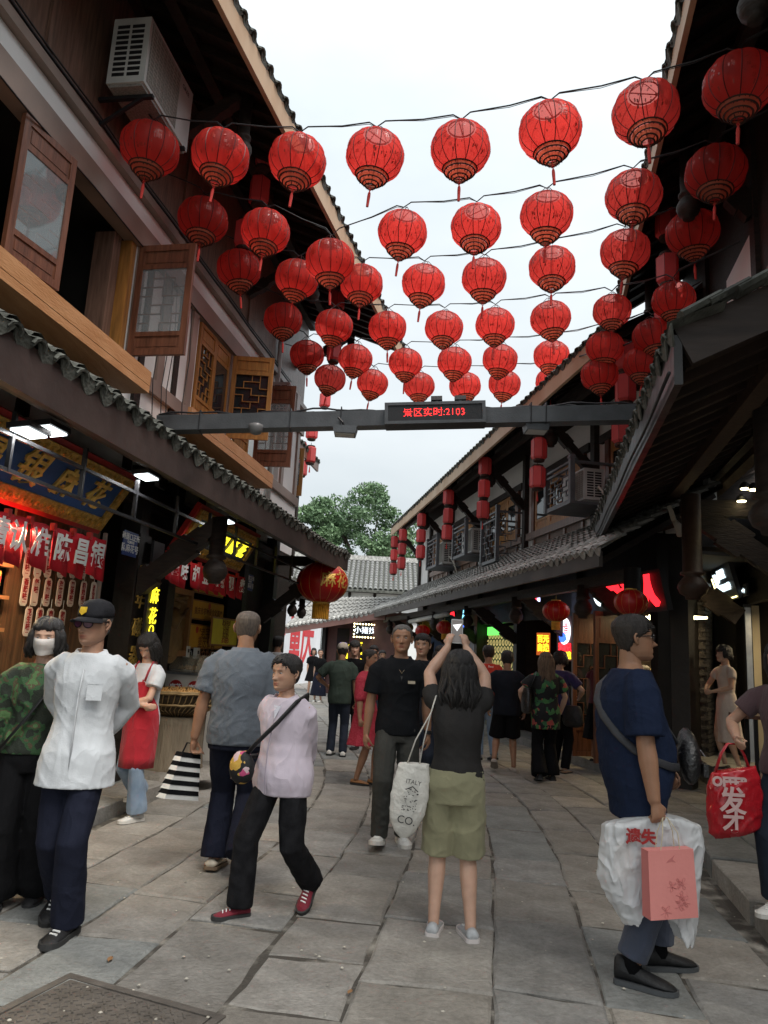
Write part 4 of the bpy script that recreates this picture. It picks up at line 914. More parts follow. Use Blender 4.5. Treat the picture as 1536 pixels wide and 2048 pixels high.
# flat LED flood lamps under the awning
for (u, v), lb_ in (((58, 868), 'lit LED flood lamp nearest the blue sign left end'), ((100, 864), 'second lit LED flood lamp above the blue sign'), ((293, 956), 'lit LED flood lamp right of the blue sign'), ((452, 1045), 'lit LED flood lamp over the smaller lit sign')):
    a, z = FL.hit(u, v, .9); e = mxempty('flood_lamp', FL.mat(a, .9, z, 0, 84), lb_, 'lamp', 'flood lamps under the left awning')
    sub('housing', MB().box(-.12, .12, -.08, .08, -.05, -.012).mesh('housing', black_metal), e, T(0, 0)); sub('lens', MB().box(-.105, .105, -.06, .06, -.0115, .0).mesh('lens', glow('flood', (.85, .95, 1), 2.5)), e, T(0, 0))
    al = bpy.data.lights.new('flood_light', 'AREA'); al.energy = 2.2; al.size = .2; ao = local('flood_light', al, e, T(0, 0, .01) @ Matrix.Rotation(R(180), 4, 'X'))
# address plates
def plate(u, v, off, label):
    a, z = FL.hit(u, v, off); e = mxempty('address_plate', FL.mat(a, off, z), label, 'sign', 'blue address plates')
    sub('plate', MB().box(-.15, .15, -.125, .125, -.01, 0).mesh('plate', mat('plate_blue', (.02, .05, .20), .4, .1, 4, 0)), e, T(0, 0))
    for y, s, t in ((.065, .075, '磁器口正街'), (.015, .035, 'CIQIKOU'), (-.055, .09, '陈麻花号')): sub('lettering', text_mesh(t, s, .001, .001, m=white_print), e, T(0, y, .002))
plate(261, 1088, .19, 'blue address plate above the black couplet column'); plate(500, 1165, .1, 'blue address plate on the column beside the second banner')
# couplet board with gold characters and neon board
a0, z0 = FL.hit(262, 1130, .2); a1, z1 = FL.hit(238, 1345, .2)
CB = mxempty('couplet_board', FL.mat(4.42, .185, 1.75), 'tall black board with gold vertical characters on the column', 'sign')
MB().box(-.13, .13, -1.2, .9, -.01, .012).put('board', black_wood, CB)
for ch, (u, v) in zip('千年磁器', ((263, 1143), (254, 1197), (246, 1255), (244, 1312))):
    a, z = FL.hit(u, v, .2); sub('lettering', text_mesh(ch, .21, .006, .002, .15, m=gold), CB, T(0, z-1.75, .02))
an = FL.hit(303, 1235, .28)[0]
NB = mxempty('neon_board', FL.mat(an, .28, 1.6), 'narrow black board with glowing yellow vertical characters', 'sign')
MB().box(-.13, .13, -.9, 1.0, -.03, 0).put('board', black_metal, NB)
for ch, (u, v), s in (('陈', (312, 1155), .18), ('麻', (308, 1193), .19), ('花', (303, 1234), .19), ('〇', (300, 1262), .12), ('总', (298, 1283), .16), ('店', (295, 1312), .16)):
    a, z = FL.hit(u, v, .28); sub('lettering', text_mesh(ch, s, .004, .001, .1, m=glow_yellow), NB, T(0, z-1.6, .01))
# carved relief in a frame
relief = mat('relief_wood', (.17, .105, .035), .5, .3, 4, .4, 18); fr_m = mat('frame_wood', (.24, .11, .035), .45, .3, 3, .2, 12)
ra0, rz1 = FL.hit(318, 1168, -.02); ra1, rz0 = FL.hit(362, 1312, -.02)
RW_, RH_ = ra1-ra0+.05, rz1-rz0
RE = mxempty('carved_relief', FL.mat(ra0, .0, rz0), 'framed wooden relief of a figure working at a stone mill', 'carving')
MB().box(0, RW_, 0, RH_, -.03, 0).put('panel', relief, RE)
b = MB()
for x0, x1, y0, y1 in ((0, .07, 0, RH_), (RW_-.07, RW_, 0, RH_), (.07, RW_-.07, 0, .07), (.07, RW_-.07, RH_-.07, RH_)): b.box(x0, x1, y0, y1, .0, .05)
b.put('frame', fr_m, RE)
b = MB(); cx = RW_*.42; b.tube([(cx, RH_*.22, .005), (cx, RH_*.22, .05)], RW_*.30, 20); b.tube([(cx, RH_*.22, .05), (cx, RH_*.22, .07)], RW_*.22, 20)
b.put('mill_stone', relief, RE); b = MB()
b.tube([(RW_*.40, RH_*.40, .01), (RW_*.43, RH_*.55, .02), (RW_*.46, RH_*.68, .02)], [RW_*.10, RW_*.13, RW_*.07], 8); b.tube([(RW_*.46, RH_*.70, .02), (RW_*.47, RH_*.78, .02)], RW_*.08, 8)
b.tube([(RW_*.45, RH_*.64, .03), (RW_*.62, RH_*.56, .04), (RW_*.72, RH_*.60, .04)], RW_*.035, 6); b.tube([(RW_*.36, RH_*.34, .04), (RW_*.86, RH_*.72, .04)], RW_*.02, 6); b.put('figure', relief, RE, True)
b = MB(); b.tube([(RW_*.25, RH_*.86, .01), (RW_*.8, RH_*.80, .02)], RW_*.03, 5); b.tube([(RW_*.3, RH_*.80, .01), (RW_*.85, RH_*.88, .02)], RW_*.03, 5); b.box(RW_*.2, RW_*.5, RH_*.87, RH_*.94, 0, .03); b.put('tools', relief, RE)
# yellow notice boards
yel = mat('board_yellow', (.50, .27, .018), .45, .12, 3, .05, 20); yel2 = mat('paper_yellow', (.55, .50, .03), .6, .1, 4, .05, 20); inkb = mat('ink_brown', (.15, .05, .01), .6, .1, 3, 0)
for k, ((u0, v0), (u1, v1), tx) in enumerate((((386, 1172), (446, 1194), ''), ((382, 1200), (444, 1243), '重庆市非物质文化遗产'), ((374, 1249), (443, 1296), '"老字号" 重庆餐饮 知名礼品'))):
    a0, zA = FL.hit(u0, v0, -.02); a1, zB = FL.hit(u1-4, v1, -.02); w, h = a1-a0, zA-zB
    e = mxempty('notice_board', FL.mat((a0+a1)/2, .0, (zA+zB)/2), ('plain top strip of', 'middle', 'lower')[k]+' yellow award notice board on the shop wall', 'notice', 'yellow notice boards')
    sub('board', MB().box(-w/2, w/2, -h/2, h/2, 0, .02).mesh('board', yel), e, T(0, 0)); sub('edge', MB().box(-w/2-.02, w/2+.02, -h/2-.02, h/2+.02, -.012, .006).mesh('edge', fr_m), e, T(0, 0))
    if tx:
        for j, t in enumerate(tx.split(' ')): sub('lettering', text_mesh(t, w/11 if len(t) > 6 else w/8, .001, .001, m=inkb), e, T(0, -.02-j*.12+(.06 if ' ' in tx else 0), .022))
        sub('emblem', MB().lathe([(.045, 0), (.045, .004), (.03, .004)], n=14).mesh('emblem', red_paint), e, T(0 if k == 1 else -w*.3, h*.3, .021))
a0, zA = FL.hit(425, 1236, .12); a1, zB = FL.hit(470, 1290, .12)
e = mxempty('price_board', FL.mat((a0+a1)/2, .13, (zA+zB)/2), 'yellow handwritten price sheet in a thin frame beside the notices', 'notice'); w, h = a1-a0, zA-zB
sub('sheet', MB().box(-w/2, w/2, -h/2, h/2, 0, .01).mesh('sheet', yel2), e, T(0, 0)); sub('frame', MB().box(-w/2-.025, w/2+.025, -h/2-.025, h/2+.025, -.02, .004).mesh('frame', fr_m), e, T(0, 0))
for j, t in enumerate(('散装特价', '17元/斤', '买5送1', '买6送2', '买10送5')): sub('lettering', text_mesh(t, .085, .001, .001, .2, m=ink if j > 3 else inkb), e, T(0, h*.36-j*h*.18, .012))
for (u, v), lb_ in (((368, 1303), 'small white switch box on the shop wall'), ((388, 1306), 'small white meter box with dark display on the shop wall')):
    a, z = FL.hit(u, v, .0); e = mxempty('switch_box', FL.mat(a, .01, z), lb_, 'switch'); sub('case', MB().box(-.05, .05, -.07, .07, 0, .05).mesh('case', white_metal), e, T(0, 0)); sub('display', MB().box(-.025, .025, -.01, .035, .05, .052).mesh('display', black_metal), e, T(0, 0))
# ------------------------------------------------------------------ wood stump, bamboo basket, food counter
sp = at_z(340, 1548, .12); stump_m = mat('stump_wood', (.17, .135, .095), .85, .5, 2.5, .9, 9, stretch=(6, 6, .8), col2=(.29, .235, .165))
b = MB(); n = 22; rgs = []; q = random.Random(3); ph = [q.uniform(-.02, .02) for _ in range(n)]
for z, r0 in ((0, .36), (.1, .335), (.3, .32), (.55, .325), (.62, .33)): rgs.append([(math.cos(2*math.pi*k/n)*(r0+ph[k]), math.sin(2*math.pi*k/n)*(r0+ph[k]), z) for k in range(n)])
b.loft(rgs); o = b.build('wood_stump', stump_m, None, True, Matrix.Translation(sp)); tag(o, 'weathered round wooden stump standing on the raised walk under the basket', 'stump')
b = MB(); b.loft([[(math.cos(2*math.pi*k/20)*r0*(1+.05*math.sin(k*2.1)), math.sin(2*math.pi*k/20)*r0*(1+.05*math.sin(k*1.7)), z) for k in range(20)] for r0, z in ((.50, 0), (.46, .06), (.36, .075))]); o = b.build('stone_base', STONES[1], None, False, Matrix.Translation(sp+np.array([.02, .02, .0])+np.array([0, 0, -.0]))); tag(o, 'rough pale concrete pad around the foot of the stump', 'base'); 
bask = mat('bamboo', (.20, .125, .05), .65, .4, 12, .5, 40, col2=(.36, .25, .12)); bask_d = mat('bamboo_dark', (.055, .036, .018), .7, .4, 12, .5, 40)
e = empty('bamboo_basket', sp+np.array([0.02, 0, .62]), 'wide woven bamboo basket bowl full of snacks on the stump', 'basket')
b = MB(); b.lathe([(.12, 0), (.30, .05), (.42, .16), (.47, .27), (.455, .27), (.4, .16), (.28, .06)], n=32, cap=False); b.put('bowl', bask_d, e, True)
b = MB()
for k in range(48): a = 2*math.pi*k/48; b.tube([(.2*math.cos(a), .2*math.sin(a), .012), (.37*math.cos(a), .37*math.sin(a), .085), (.45*math.cos(a+.12), .45*math.sin(a+.12), .175), (.482*math.cos(a+.16), .482*math.sin(a+.16), .265)], .006, 4, False)
b.put('weave', bask, e); b = MB()
for rr, z in ((.475, .275), (.485, .26), (.44, .14)):
    b.loft([[((rr+.013*math.cos(c))*math.cos(2*math.pi*k/40), (rr+.013*math.cos(c))*math.sin(2*math.pi*k/40), z+.013*math.sin(c)+.004*math.sin(k*2.5)) for k in range(40)] for c in (0, 1.57, 3.14, 4.71, 6.28)], False)
b.put('rim', bask, e, True)
b = MB(); q = random.Random(8)
for k in range(170): a, r0 = q.uniform(0, 6.28), .43*math.sqrt(q.random()); x, y = r0*math.cos(a), r0*math.sin(a); d = q.uniform(.02, .04); t = q.uniform(0, 3.14); b.tube([(x-d*math.cos(t), y-d*math.sin(t), .235), (x, y, .262+q.uniform(0, .02)), (x+d*math.cos(t), y+d*math.sin(t), .235)], [.006, .015, .006], 5)
b.put('fried_snacks', mat('snack', (.50, .27, .09), .6, .3, 20, .3, 60), e, True)['kind'] = 'stuff'
cp_ = at_z(372, 1548, .12)+np.array([.05, 1.35, 0]); FC = empty('food_counter', cp_, 'white printed food counter behind the basket', 'counter')
counter_m = mat('counter_white', (.62, .58, .52), .45, .1, 4, .05, 20)
cm_ = Matrix.Translation(cp_) @ Matrix.Rotation(R(-8.7), 4, 'Z'); FC.matrix_basis = cm_
MB().box(-.75, .45, -.35, .35, 0, 1.02).put('body', counter_m, FC); MB().box(-.78, .48, -.38, .38, 1.02, 1.05).put('top', steel, FC)
for x in (-.5, -.25, .15): sub('emblem', MB().lathe([(.09, 0), (.09, .004)], n=18).mesh('emblem', red_paint), FC, Matrix.Translation((x, -.352, .86)) @ Matrix.Rotation(R(90), 4, 'X')); sub('lettering', text_mesh('麻花', .08, .001, .002, m=white_print), FC, Matrix.Translation((x, -.358, .86)) @ Matrix.Rotation(R(90), 4, 'X'))
acr = mat('acrylic', (.80, .72, .55), .08, .05, 3, 0, spec=.8); tweak(acr, lambda t, n, l, b: setattr(b.inputs['Alpha'], 'default_value', .34))
for k in range(3):
    e = empty('food_cover', (0, 0, 0), '%s clear arched food cover on the counter' % ('nearest to the red apron', 'middle', 'farthest from the red apron')[k], 'food cover', 'food covers on the counter')
    e.matrix_basis = cm_ @ Matrix.Translation((-.52+k*.36, 0, 1.05) ) @ Matrix.Scale(.72, 4)
    b = MB(); b.loft([[(x, -.28*math.cos(t*math.pi/10), .30*math.sin(t*math.pi/10)) for t in range(11)] for x in (-.22, .22)], False, False)
    for x in (-.22, .22): b.add([(x, -.28*math.cos(t*math.pi/10), .30*math.sin(t*math.pi/10)) for t in range(11)], [tuple(range(11))])
    b.put('cover', acr, e, True); b = MB(); b.tube([(-.06, 0, .30), (-.05, 0, .36), (.05, 0, .36), (.06, 0, .30)], .01, 6); b.put('handle', white_metal, e)
    b = MB(); MB().box(-.21, .21, -.26, .26, 0, .02).put('tray', steel, e); q = random.Random(k)
    for _ in range(40): x, y = q.uniform(-.18, .18), q.uniform(-.22, .22); b.tube([(x-.03, y, .03), (x, y+.01, .06+q.uniform(0, .04)), (x+.03, y, .03)], [.008, .02, .008], 5)
    b.put('snack_pile', MATS['snack'], e, True)
# ------------------------------------------------------------------ air conditioners
grille = mat('ac_grille', (.25, .24, .22), .6, .3, 60, .4, 120)
def ac_unit(M, w, h, d, label, rot=False):
    """local x along, y out (street side), z up, origin at the back lower corner"""
    e = mxempty('air_conditioner', M, label, 'air conditioner', 'outdoor air conditioner units')
    MB().box(0, w, 0, d, 0, h).put('case', white_metal, e)
    b = MB()
    for i in range(14): z = h*.08+i*h*.84/13; b.box(w*.05, w*.68, d, d+.006, z-.004, z+.004)
    for i in range(9): x = w*.06+i*w*.61/8; b.box(x-.003, x+.003, d+.0065, d+.011, h*.06, h*.94)
    MB().box(w*.04, w*.69, d-.0, d+.002, h*.05, h*.95).put('fan_recess', grille, e); b.put('front_grille', mat('grille_cream', (.40, .385, .34), .6, .2, 4, 0), e)
    s = MB()
    for i in range(10):
        z = h*.1+i*h*.082
        for k in range(2): s.box(-.002, .001, d*(.12+k*.4), d*(.45+k*.4), z, z+h*.052)
    s.put('side_louvres', black_metal, e)
    MB().box(w*.02, w*.98, d*.05, d*.95, -.03, 0).put('base_pan', grille, e)
    return e
def box_matrix(fr, a, o, z, flipx=False):
    M = Matrix.Identity(4); x = fr.d; y = fr.n
    for i in range(3): M[i][0] = x[i]; M[i][1] = y[i]; M[i][2] = (0, 0, 1)[i]; M[i][3] = fr.p(a, o, z)[i]
    return M
aL, zT = FL.hit(304, 33, .52); aL2, zB_ = FL.hit(290, 167, .52); aR, _z = FL.hit(389, 167, .52)
ACB = ac_unit(box_matrix(FL, aL, .14, zB_), max(.7, aR-aL), zT-zB_, .38, 'large weathered white air conditioner high on the brown wall under the left eave')
sub('lettering', text_mesh('GREE', .07, .001, 0, m=black_metal), ACB, Matrix.Translation(((aR-aL)*.83, .381, (zT-zB_)*.86)) @ Matrix(((1, 0, 0, 0), (0, 0, 1, 0), (0, 1, 0, 0), (0, 0, 0, 1))))
b = MB()
for a in (aL+.12, aR-.15): b = MB(); b.fbox(FL, a, a+.04, .0, .56, zB_-.07, zB_-.035); b.bar(FL.p(a+.02, .01, zB_-.35), FL.p(a+.02, .45, zB_-.06), .03); b.build('wall_bracket', black_metal, ACB)
aa, az = FL.hit(575, 825, .35); a2_, z2_ = FL.hit(575, 757, .35); ac_unit(box_matrix(FL, aa, .05, az), .75, z2_-az, .3, 'small white air conditioner behind the far dark shutter')
cage_m = mat('cage_grey', (.105, .11, .118), .5, .2, 4, .1, 40)
def cage(pl_, pr, off, h0, label, unit, aclabel):
    (a1, zb1), (a0, zb0) = FRF.hit(*pl_, off), FRF.hit(*pr, off); z0 = (zb0+zb1)/2; w = a1-a0
    e = mxempty('window_cage', box_matrix(FRF, a0, .05, z0), label, 'cage', 'grey lattice cages on the long house'); d = off-.05; b = MB()
    for x, y in ((0, d), (w, d)): b = MB(); b.box(x-.04, x+.04, y-.04, y+.04, 0, h0+.08); b.box(x-.05, x+.05, y-.05, y+.05, h0+.02, h0+.06); b.put('post', cage_m, e)
    b = MB()
    for z in (0, h0*.80, h0*.93): MB().box(.04, w-.04, d-.025, d+.025, z, z+(.07 if z == 0 else .035)).put('rail', cage_m, e)
    for x in (0, w):
        for z in (0.001, h0*.93): MB().box(x-.025, x+.025, 0, d-.04, z, z+.04).put('rail', cage_m, e)
    b = MB(); lattice(b, w-.1, h0*.80-.08, .018, .02, 5, 6, 6); b.put('lattice', cage_m, e, mtx=T(.05, d, .075))['kind'] = 'stuff'
    if not unit:
        for x in (0, w): b = MB(); lattice(b, d-.05, h0*.85, .018, .02, 5, 4, 7); b.put('lattice', cage_m, e, mtx=Matrix.Translation((x, .0, .05)) @ Matrix.Rotation(R(90), 4, 'Z'))['kind'] = 'stuff'
    MB().box(.02, w-.02, 0, d-.03, .0, .035).put('floor', cage_m, e)
    if unit:
        ac_unit(box_matrix(FRF, a0+.06, .22, z0+.10), max(.55, min(.85, w-.1)), h0*.72, .34, aclabel)
        o = MB(); o.tube([FRF.p(a0+.02, .35, z0+.25), FRF.p(a0-.12, .4, z0+.28), FRF.p(a0-.22, .3, z0+.1), FRF.p(a0-.2, .12, z0-.4)], .02, 6); tag(o.build('pipe', mat('pipe_white', (.5, .48, .42), .6, .1, 4, 0), None, True), 'pale pipe of the %s' % aclabel.replace('air conditioner in the cage', 'unit'), 'pipe')
cage((1093, 1030), (1143, 1004), .8, .72, 'grey lattice cage nearest the near right awning', True, 'caged air conditioner nearest the near right awning')
cage((963, 1133), (993, 1122), .62, 1.15, 'tall empty grey lattice cage over a window of the long house', False, '')
cage((906, 1120), (931, 1110), .72, .82, 'grey lattice cage left of the tall empty cage', True, 'air conditioner in the cage left of the tall empty cage')
cage((854, 1141), (874, 1132), .72, .85, 'grey lattice cage at the far end of the long house', True, 'air conditioner in the cage at the far end of the long house')
# ------------------------------------------------------------------ beam with the visitor counter display
YB = 7.5; pL = at_y(318, 850, YB+.25); pR = at_y(1290, 828, YB-.15)
BM = empty('display_beam', (pL+pR)/2, 'dark grey steel beam with cables spanning the street', 'beam')
b = MB(); b.bar(pL, pR, .17, .17); b.build('box_beam', metal_grey, BM)
for k in range(2):
    b = MB(); pts = [pL+(pR-pL)*f_+np.array([0, -.05+.06*k, .1+.022*math.sin(f_*23+k*2)+.012*math.sin(f_*61)]) for f_ in [i/40 for i in range(41)]]; b.tube(pts, .011, 5); b.build('cable', cable, BM, True)
for f_ in (.09, .28, .385, .77, .80): p = pL+(pR-pL)*f_; b = MB(); b.box(p[0]-.006, p[0]+.006, p[1]-.095, p[1]+.095, p[2]-.095, p[2]+.13); b.build('strap', black_metal, BM)
dc = at_y(870, 833, YB-.05); dr = (pR-pL)/np.linalg.norm(pR-pL)
DM = Matrix.Identity(4)
for i in range(3): DM[i][0] = dr[i]; DM[i][1] = np.cross((0, 0, 1), dr)[i]; DM[i][2] = np.cross(dr, np.cross((0, 0, 1), dr))[i]; DM[i][3] = dc[i]
LD = mxempty('led_display', DM, 'black LED display with red dot characters on the beam over the street', 'display')
MB().box(-.525, .525, -.13, .10, -.115, .115).put('case', black_metal, LD)
b = MB()
for x0, x1, z0, z1 in ((-.525, .525, .085, .117), (-.525, .525, -.117, -.085), (-.525, -.49, -.0845, .0845), (.49, .525, -.0845, .0845)): b.box(x0, x1, -.145, -.1302, z0, z1)
b.put('bezel', metal_grey, LD)
def led_dots(s, size, M, step):
    me = text_mesh(s, size, 0, .0, spacing=1.0); c = coords(me); bv = BVHTree.FromPolygons([tuple(q) for q in c], [tuple(p.vertices) for p in me.polygons]); mb = MB()
    x0, x1 = c[:, 0].min(), c[:, 0].max(); y0, y1 = c[:, 1].min(), c[:, 1].max(); x = x0
    while x < x1:
        y = y0
        while y < y1:
            if bv.ray_cast(Vector((x, y, 1)), Vector((0, 0, -1)))[0] is not None: mb.box(x-step*.34, x+step*.34, -.1335, -.1305, y-step*.34, y+step*.34)
            y += step
        x += step
    return mb
led_dots('景区实时:2103', .105, None, .0078).put('dot_lettering', led_red, LD, mtx=T(-.01, 0, 0))
for x, lb_ in ((.02, 'tilted floodlight on top of the display, left one'), (.27, 'tilted floodlight on top of the display, right one')):
    o = MB(); o.box(-.06, .06, -.03, .03, 0, .05); o.box(-.012, .012, -.02, .02, -.05, 0); o = o.build('top_floodlight', black_metal, None, False, DM @ Matrix.Translation((x, 0, .168)) @ Matrix.Rotation(R(-15), 4, 'X')); tag(o, lb_, 'lamp', 'floodlights on the display')
for (u, v), lb_ in (((690, 862), 'grey floodlight under the beam left of the display'), ((1072, 856), 'grey floodlight under the beam right of the display')):
    p = at_y(u, v, YB-.02); e = empty('under_floodlight', p, lb_, 'lamp', 'floodlights under the beam'); b = MB(); b.prism([(-.13, .035), (-.11, -.045), (.11, -.045), (.13, .035)], lambda x, z, d: (x, d, z), -.1, .1); b.put('housing', metal_grey, e); b = MB(); b.box(-.1, .1, -.08, .08, -.05, -.0452); b.put('lens', white_metal, e); b = MB(); b.tube([(0, 0, .03), (-.03, -.02, .09), (-.08, -.02, .14)], .012, 5); b.put('cable', cable, e)
p = at_y(512, 856, YB+.1); e = empty('dome_camera', p, 'dome camera under the left part of the beam', 'camera'); b = MB(); b.lathe([(.02, -.075), (.055, -.06), (.075, -.02), (.08, .0), (.085, .03), (.04, .05)], n=16); b.put('dome', mat('cam_grey', (.18, .18, .18), .25, .2, 4, 0), e, True)
# ------------------------------------------------------------------ signs and shop things on the right
def rsign(u, v, off, fr=FRF): a, z = fr.hit(u, v, off); return a, z
# red neon sign of the first shop
a0, zc = FRF.hit(1318, 1180, .55); a1, _ = FRF.hit(1195, 1172, .55); w = a1-a0; ac_ = (a0+a1)/2
NS = mxempty('neon_sign', FRF.mat(ac_, .55, zc, 0, 12), 'black shop sign with red glowing characters and a round white emblem', 'sign')
MB().box(-w/2-.1, w/2+.1, -.27, .27, -.08, 0).put('board', black_metal, NS)
for ch, f_, s in (('妙', .30, .40), ('心', .52, .36), ('人', .86, .42)): sub('lettering', text_mesh(ch, s, .03, .02, .15, m=glow_red), NS, T(-w/2+w*f_, -.02, .02))
sub('emblem', MB().lathe([(.17, 0), (.17, .03), (.15, .035)], n=24).mesh('emblem', glow_white), NS, T(-w/2+w*.06, .05, .0)); sub('emblem_line', MB().box(-.16, .16, .02, .035, .036, .04).mesh('emblem_line', black_metal), NS, T(-w/2+w*.06, .02, 0)); sub('emblem_figure', text_mesh('渝', .12, .002, 0, m=metal_grey), NS, T(-w/2+w*.06, -.01, .038))
# lit yellow ceiling inside that shop
LC = empty('shop_ceiling_lamp', FRF.p(1.0, -.6, 2.26), 'warm lit ceiling strips inside the shop behind the glasses man', 'lamp')
for k in range(3): b = MB(); b.fbox(FRF, .15+k*.7, .55+k*.7, -.9, -.2, 2.28, 2.31); b.build('strip', glow_warm, LC)
pl1 = bpy.data.lights.new('shop_light', 'AREA'); pl1.energy = 14; pl1.size = 1.0; pl1.color = (1, .72, .38); po = bpy.data.objects.new('shop_light', pl1); COL.objects.link(po); po.parent = LC; po.matrix_basis = Matrix.Translation((0, 0, -.02))
# orange cap goods, yellow notes and small posters inside
for (u, v), w_, h_, m_, lb_ in (((1250, 1316), .35, .22, glow_yellow, 'yellow lit price notes inside the shop door'), ((1232, 1290), .10, .12, glow('pink', (.9, .25, .15), .7), 'small red picture label by the shop door'), ((1300, 1348), .2, .16, glow_amber, 'orange lit goods deep inside the shop')):
    a, z = FRF.hit(u, v, -.6); e = mxempty('price_note', FRF.mat(a, -.6, z), lb_, 'notice'); MB().box(-w_/2, w_/2, -h_/2, h_/2, 0, .02).put('card', m_, e); sub('lettering', text_mesh('特价', h_*.4, .001, 0, m=inkb), e, T(0, 0, .022))
# round fish sign with wave, red and yellow text
a, z = FRF.hit(1130, 1266, .35)
RS = mxempty('round_sign', FRF.mat(a, .35, z) @ Matrix.Scale(.62, 4), 'round white lit sign with blue wave above red and yellow lettering', 'sign')
MB().box(-.55, .5, -.75, .45, -.05, -.002).put('board', mat('sign_maroon', (.20, .01, .015), .5, .2, 3, 0), RS)
sub('disc', MB().lathe([(.36, 0), (.36, .03)], n=32).mesh('disc', glow('disc', (.80, .92, 1), 1.3)), RS, T(.0, .05, 0)); sub('wave', MB().prism([(-.3, -.18), (-.33, -.05), (-.2, .02), (-.1, -.05), (.02, .0), (.12, -.1), (.2, -.2), (0, -.28), (-.2, -.27)], lambda x, y, d: (x, y+.02, d), .031, .04).mesh('wave', glow_blue), RS, T(0, 0)); sub('lettering', text_mesh('渔', .34, .003, .004, m=glow_red), RS, T(.12, .1, .034)); sub('lettering', text_mesh('记', .2, .003, .002, m=metal_grey), RS, T(.05, -.08, .034))
sub('lettering', text_mesh('渝香记', .27, .02, .01, m=glow_red), RS, T(0, -.42, .0)); sub('lettering', text_mesh('重庆味道', .2, .02, .01, m=glow_yellow), RS, T(0, -.62, .0))
a, z = FRF.hit(1074, 1204, .6); e = mxempty('hanging_sign', FRF.mat(a, .6, z) @ Matrix.Scale(.7, 4), 'oval blue and white lit hanging sign beside the palace lantern', 'sign')
sub('disc', MB().lathe([(.24, 0), (.24, .05)], n=24).mesh('disc', glow('lav', (.55, .62, 1), 1.3)), e, S(.9, 1.25)); sub('wave', MB().box(-.14, .16, -.26, -.05, .051, .06).mesh('wave', glow_blue), e, T(0, 0)); sub('lettering', text_mesh('渝', .25, .002, .004, m=glow_red), e, T(.03, .08, .055)); sub('flag', MB().box(.1, .24, .2, .32, 0, .05).mesh('flag', glow_yellow), e, T(0, 0))
a, z = FRF.hit(1086, 1288, .15); e = mxempty('price_sign', FRF.mat(a, .15, z, 25) @ Matrix.Scale(.75, 4), 'orange price sign with yellow characters beside the brick pier', 'sign'); MB().box(-.22, .22, -.28, .28, -.02, 0).put('board', mat('orange_board', (.62, .12, .02), .5, .1, 3, 0, emit=.35), e)
for y, t in ((.12, '百元'), (-.1, '自选')): sub('lettering', text_mesh(t, .2, .003, .008, m=glow_yellow), e, T(0, y, .002))
# ring wall of the souvenir shop, its shop light put into glowing materials
a0, zA = FRF.hit(1032, 1250, -.1); a1, zB = FRF.hit(970, 1345, -.1); ring_gold_glow = mat('ring_gold_glow', (.75, .60, .25), .3, .3, 9, 0, emit=.30, metal=.4)
DW = mxempty('display_wall', FRF.mat((a0+a1)/2, -.1, zB), 'wall of glowing gold rings and green light in the souvenir shop', 'display'); w, h = abs(a1-a0), zA-zB
MB().box(-w/2, w/2, -.3, h, -.1, -.05).put('back', mat('green_back_glow', (.05, .10, .02), .5, .5, 3, 0, emit=.05, col2=(.10, .14, .02)), DW); MB().box(-w/2, w*.1, h*.82, h, -.049, -.02).put('green_lamp', glow_green, DW)
rm_ = MB().loft([[((.066+.010*math.cos(c))*math.cos(2*math.pi*k/10), (.066+.010*math.cos(c))*math.sin(2*math.pi*k/10), .010*math.sin(c)) for k in range(10)] for c in (0, 2.1, 4.2, 6.28)], False).mesh('ring', ring_gold_glow)
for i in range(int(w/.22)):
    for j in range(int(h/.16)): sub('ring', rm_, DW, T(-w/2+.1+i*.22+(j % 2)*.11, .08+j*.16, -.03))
for (u, v), m_, sz, rot, lb_ in (((921, 1251), glow_blue, (.62, .10), 0, 'pale blue lit bar sign in a shop down the right side'), ((906, 1236), glow_red, (.3, .3), 20, 'red lit triangular sign in a shop down the right side'), ((930, 1230), glow('cyan', (.2, .7, 1), 1.5), (.07, .4), -20, 'slanted cyan light tube above the bar sign'), ((872, 1243), glow_yellow, (.3, .3), 25, 'yellow lit corner sign behind the black polo man')):
    a, z = FRF.hit(u, v, .5); e = mxempty('lit_sign', FRF.mat(a, .5, z) @ Matrix.Rotation(R(rot), 4, 'Z'), lb_, 'sign', 'small lit signs down the right side'); MB().box(-sz[0]/2, sz[0]/2, -sz[1]/2, sz[1]/2, 0, .05).put('light', m_, e); MB().box(-sz[0]/2-.02, sz[0]/2+.02, -sz[1]/2-.02, sz[1]/2+.02, -.03, -.001).put('case', black_metal, e)
p0 = FRF.p(FRF.hit(818, 1248, 1.2)[0], 1.2, 2.45); e = empty('awning_tube', p0, 'grey rolled awning tube under the far roof', 'awning'); b = MB(); p1 = FRF.p(FRF.hit(895, 1232, 1.2)[0], 1.2, 2.5); b.tube([p0, p1], .06, 10); b.build('tube', white_metal, e, True)
# clothes hanging in the dark shops
for (u, v), m_, lb_ in (((985-105, 1285), mat('shirt_navy', (.03, .05, .10), .8, .2, 4, .2, 30), 'navy shirt hanging in the souvenir shop'), ((948, 1285), mat('shirt_white', (.5, .5, .5), .8, .2, 4, .2, 30), 'white shirt hanging in the souvenir shop')):
    a, z = FRF.hit(u, v, .1); e = mxempty('hanging_shirt', FRF.mat(a, .1, z, 40), lb_, 'shirt', 'shirts hanging in the souvenir shop')
    MB().prism([(-.2, -.32), (.2, -.32), (.19, .05), (.33, -.08), (.4, .02), (.2, .26), (.08, .3), (0, .25), (-.08, .3), (-.2, .26), (-.4, .02), (-.33, -.08), (-.19, .05)], lambda x, y, d: (x, y, d), -.03, .03).put('cloth', m_, e); b = MB(); b.tube([(0, .3, 0), (0, .4, 0)], .006, 5); b.put('hook', steel, e)
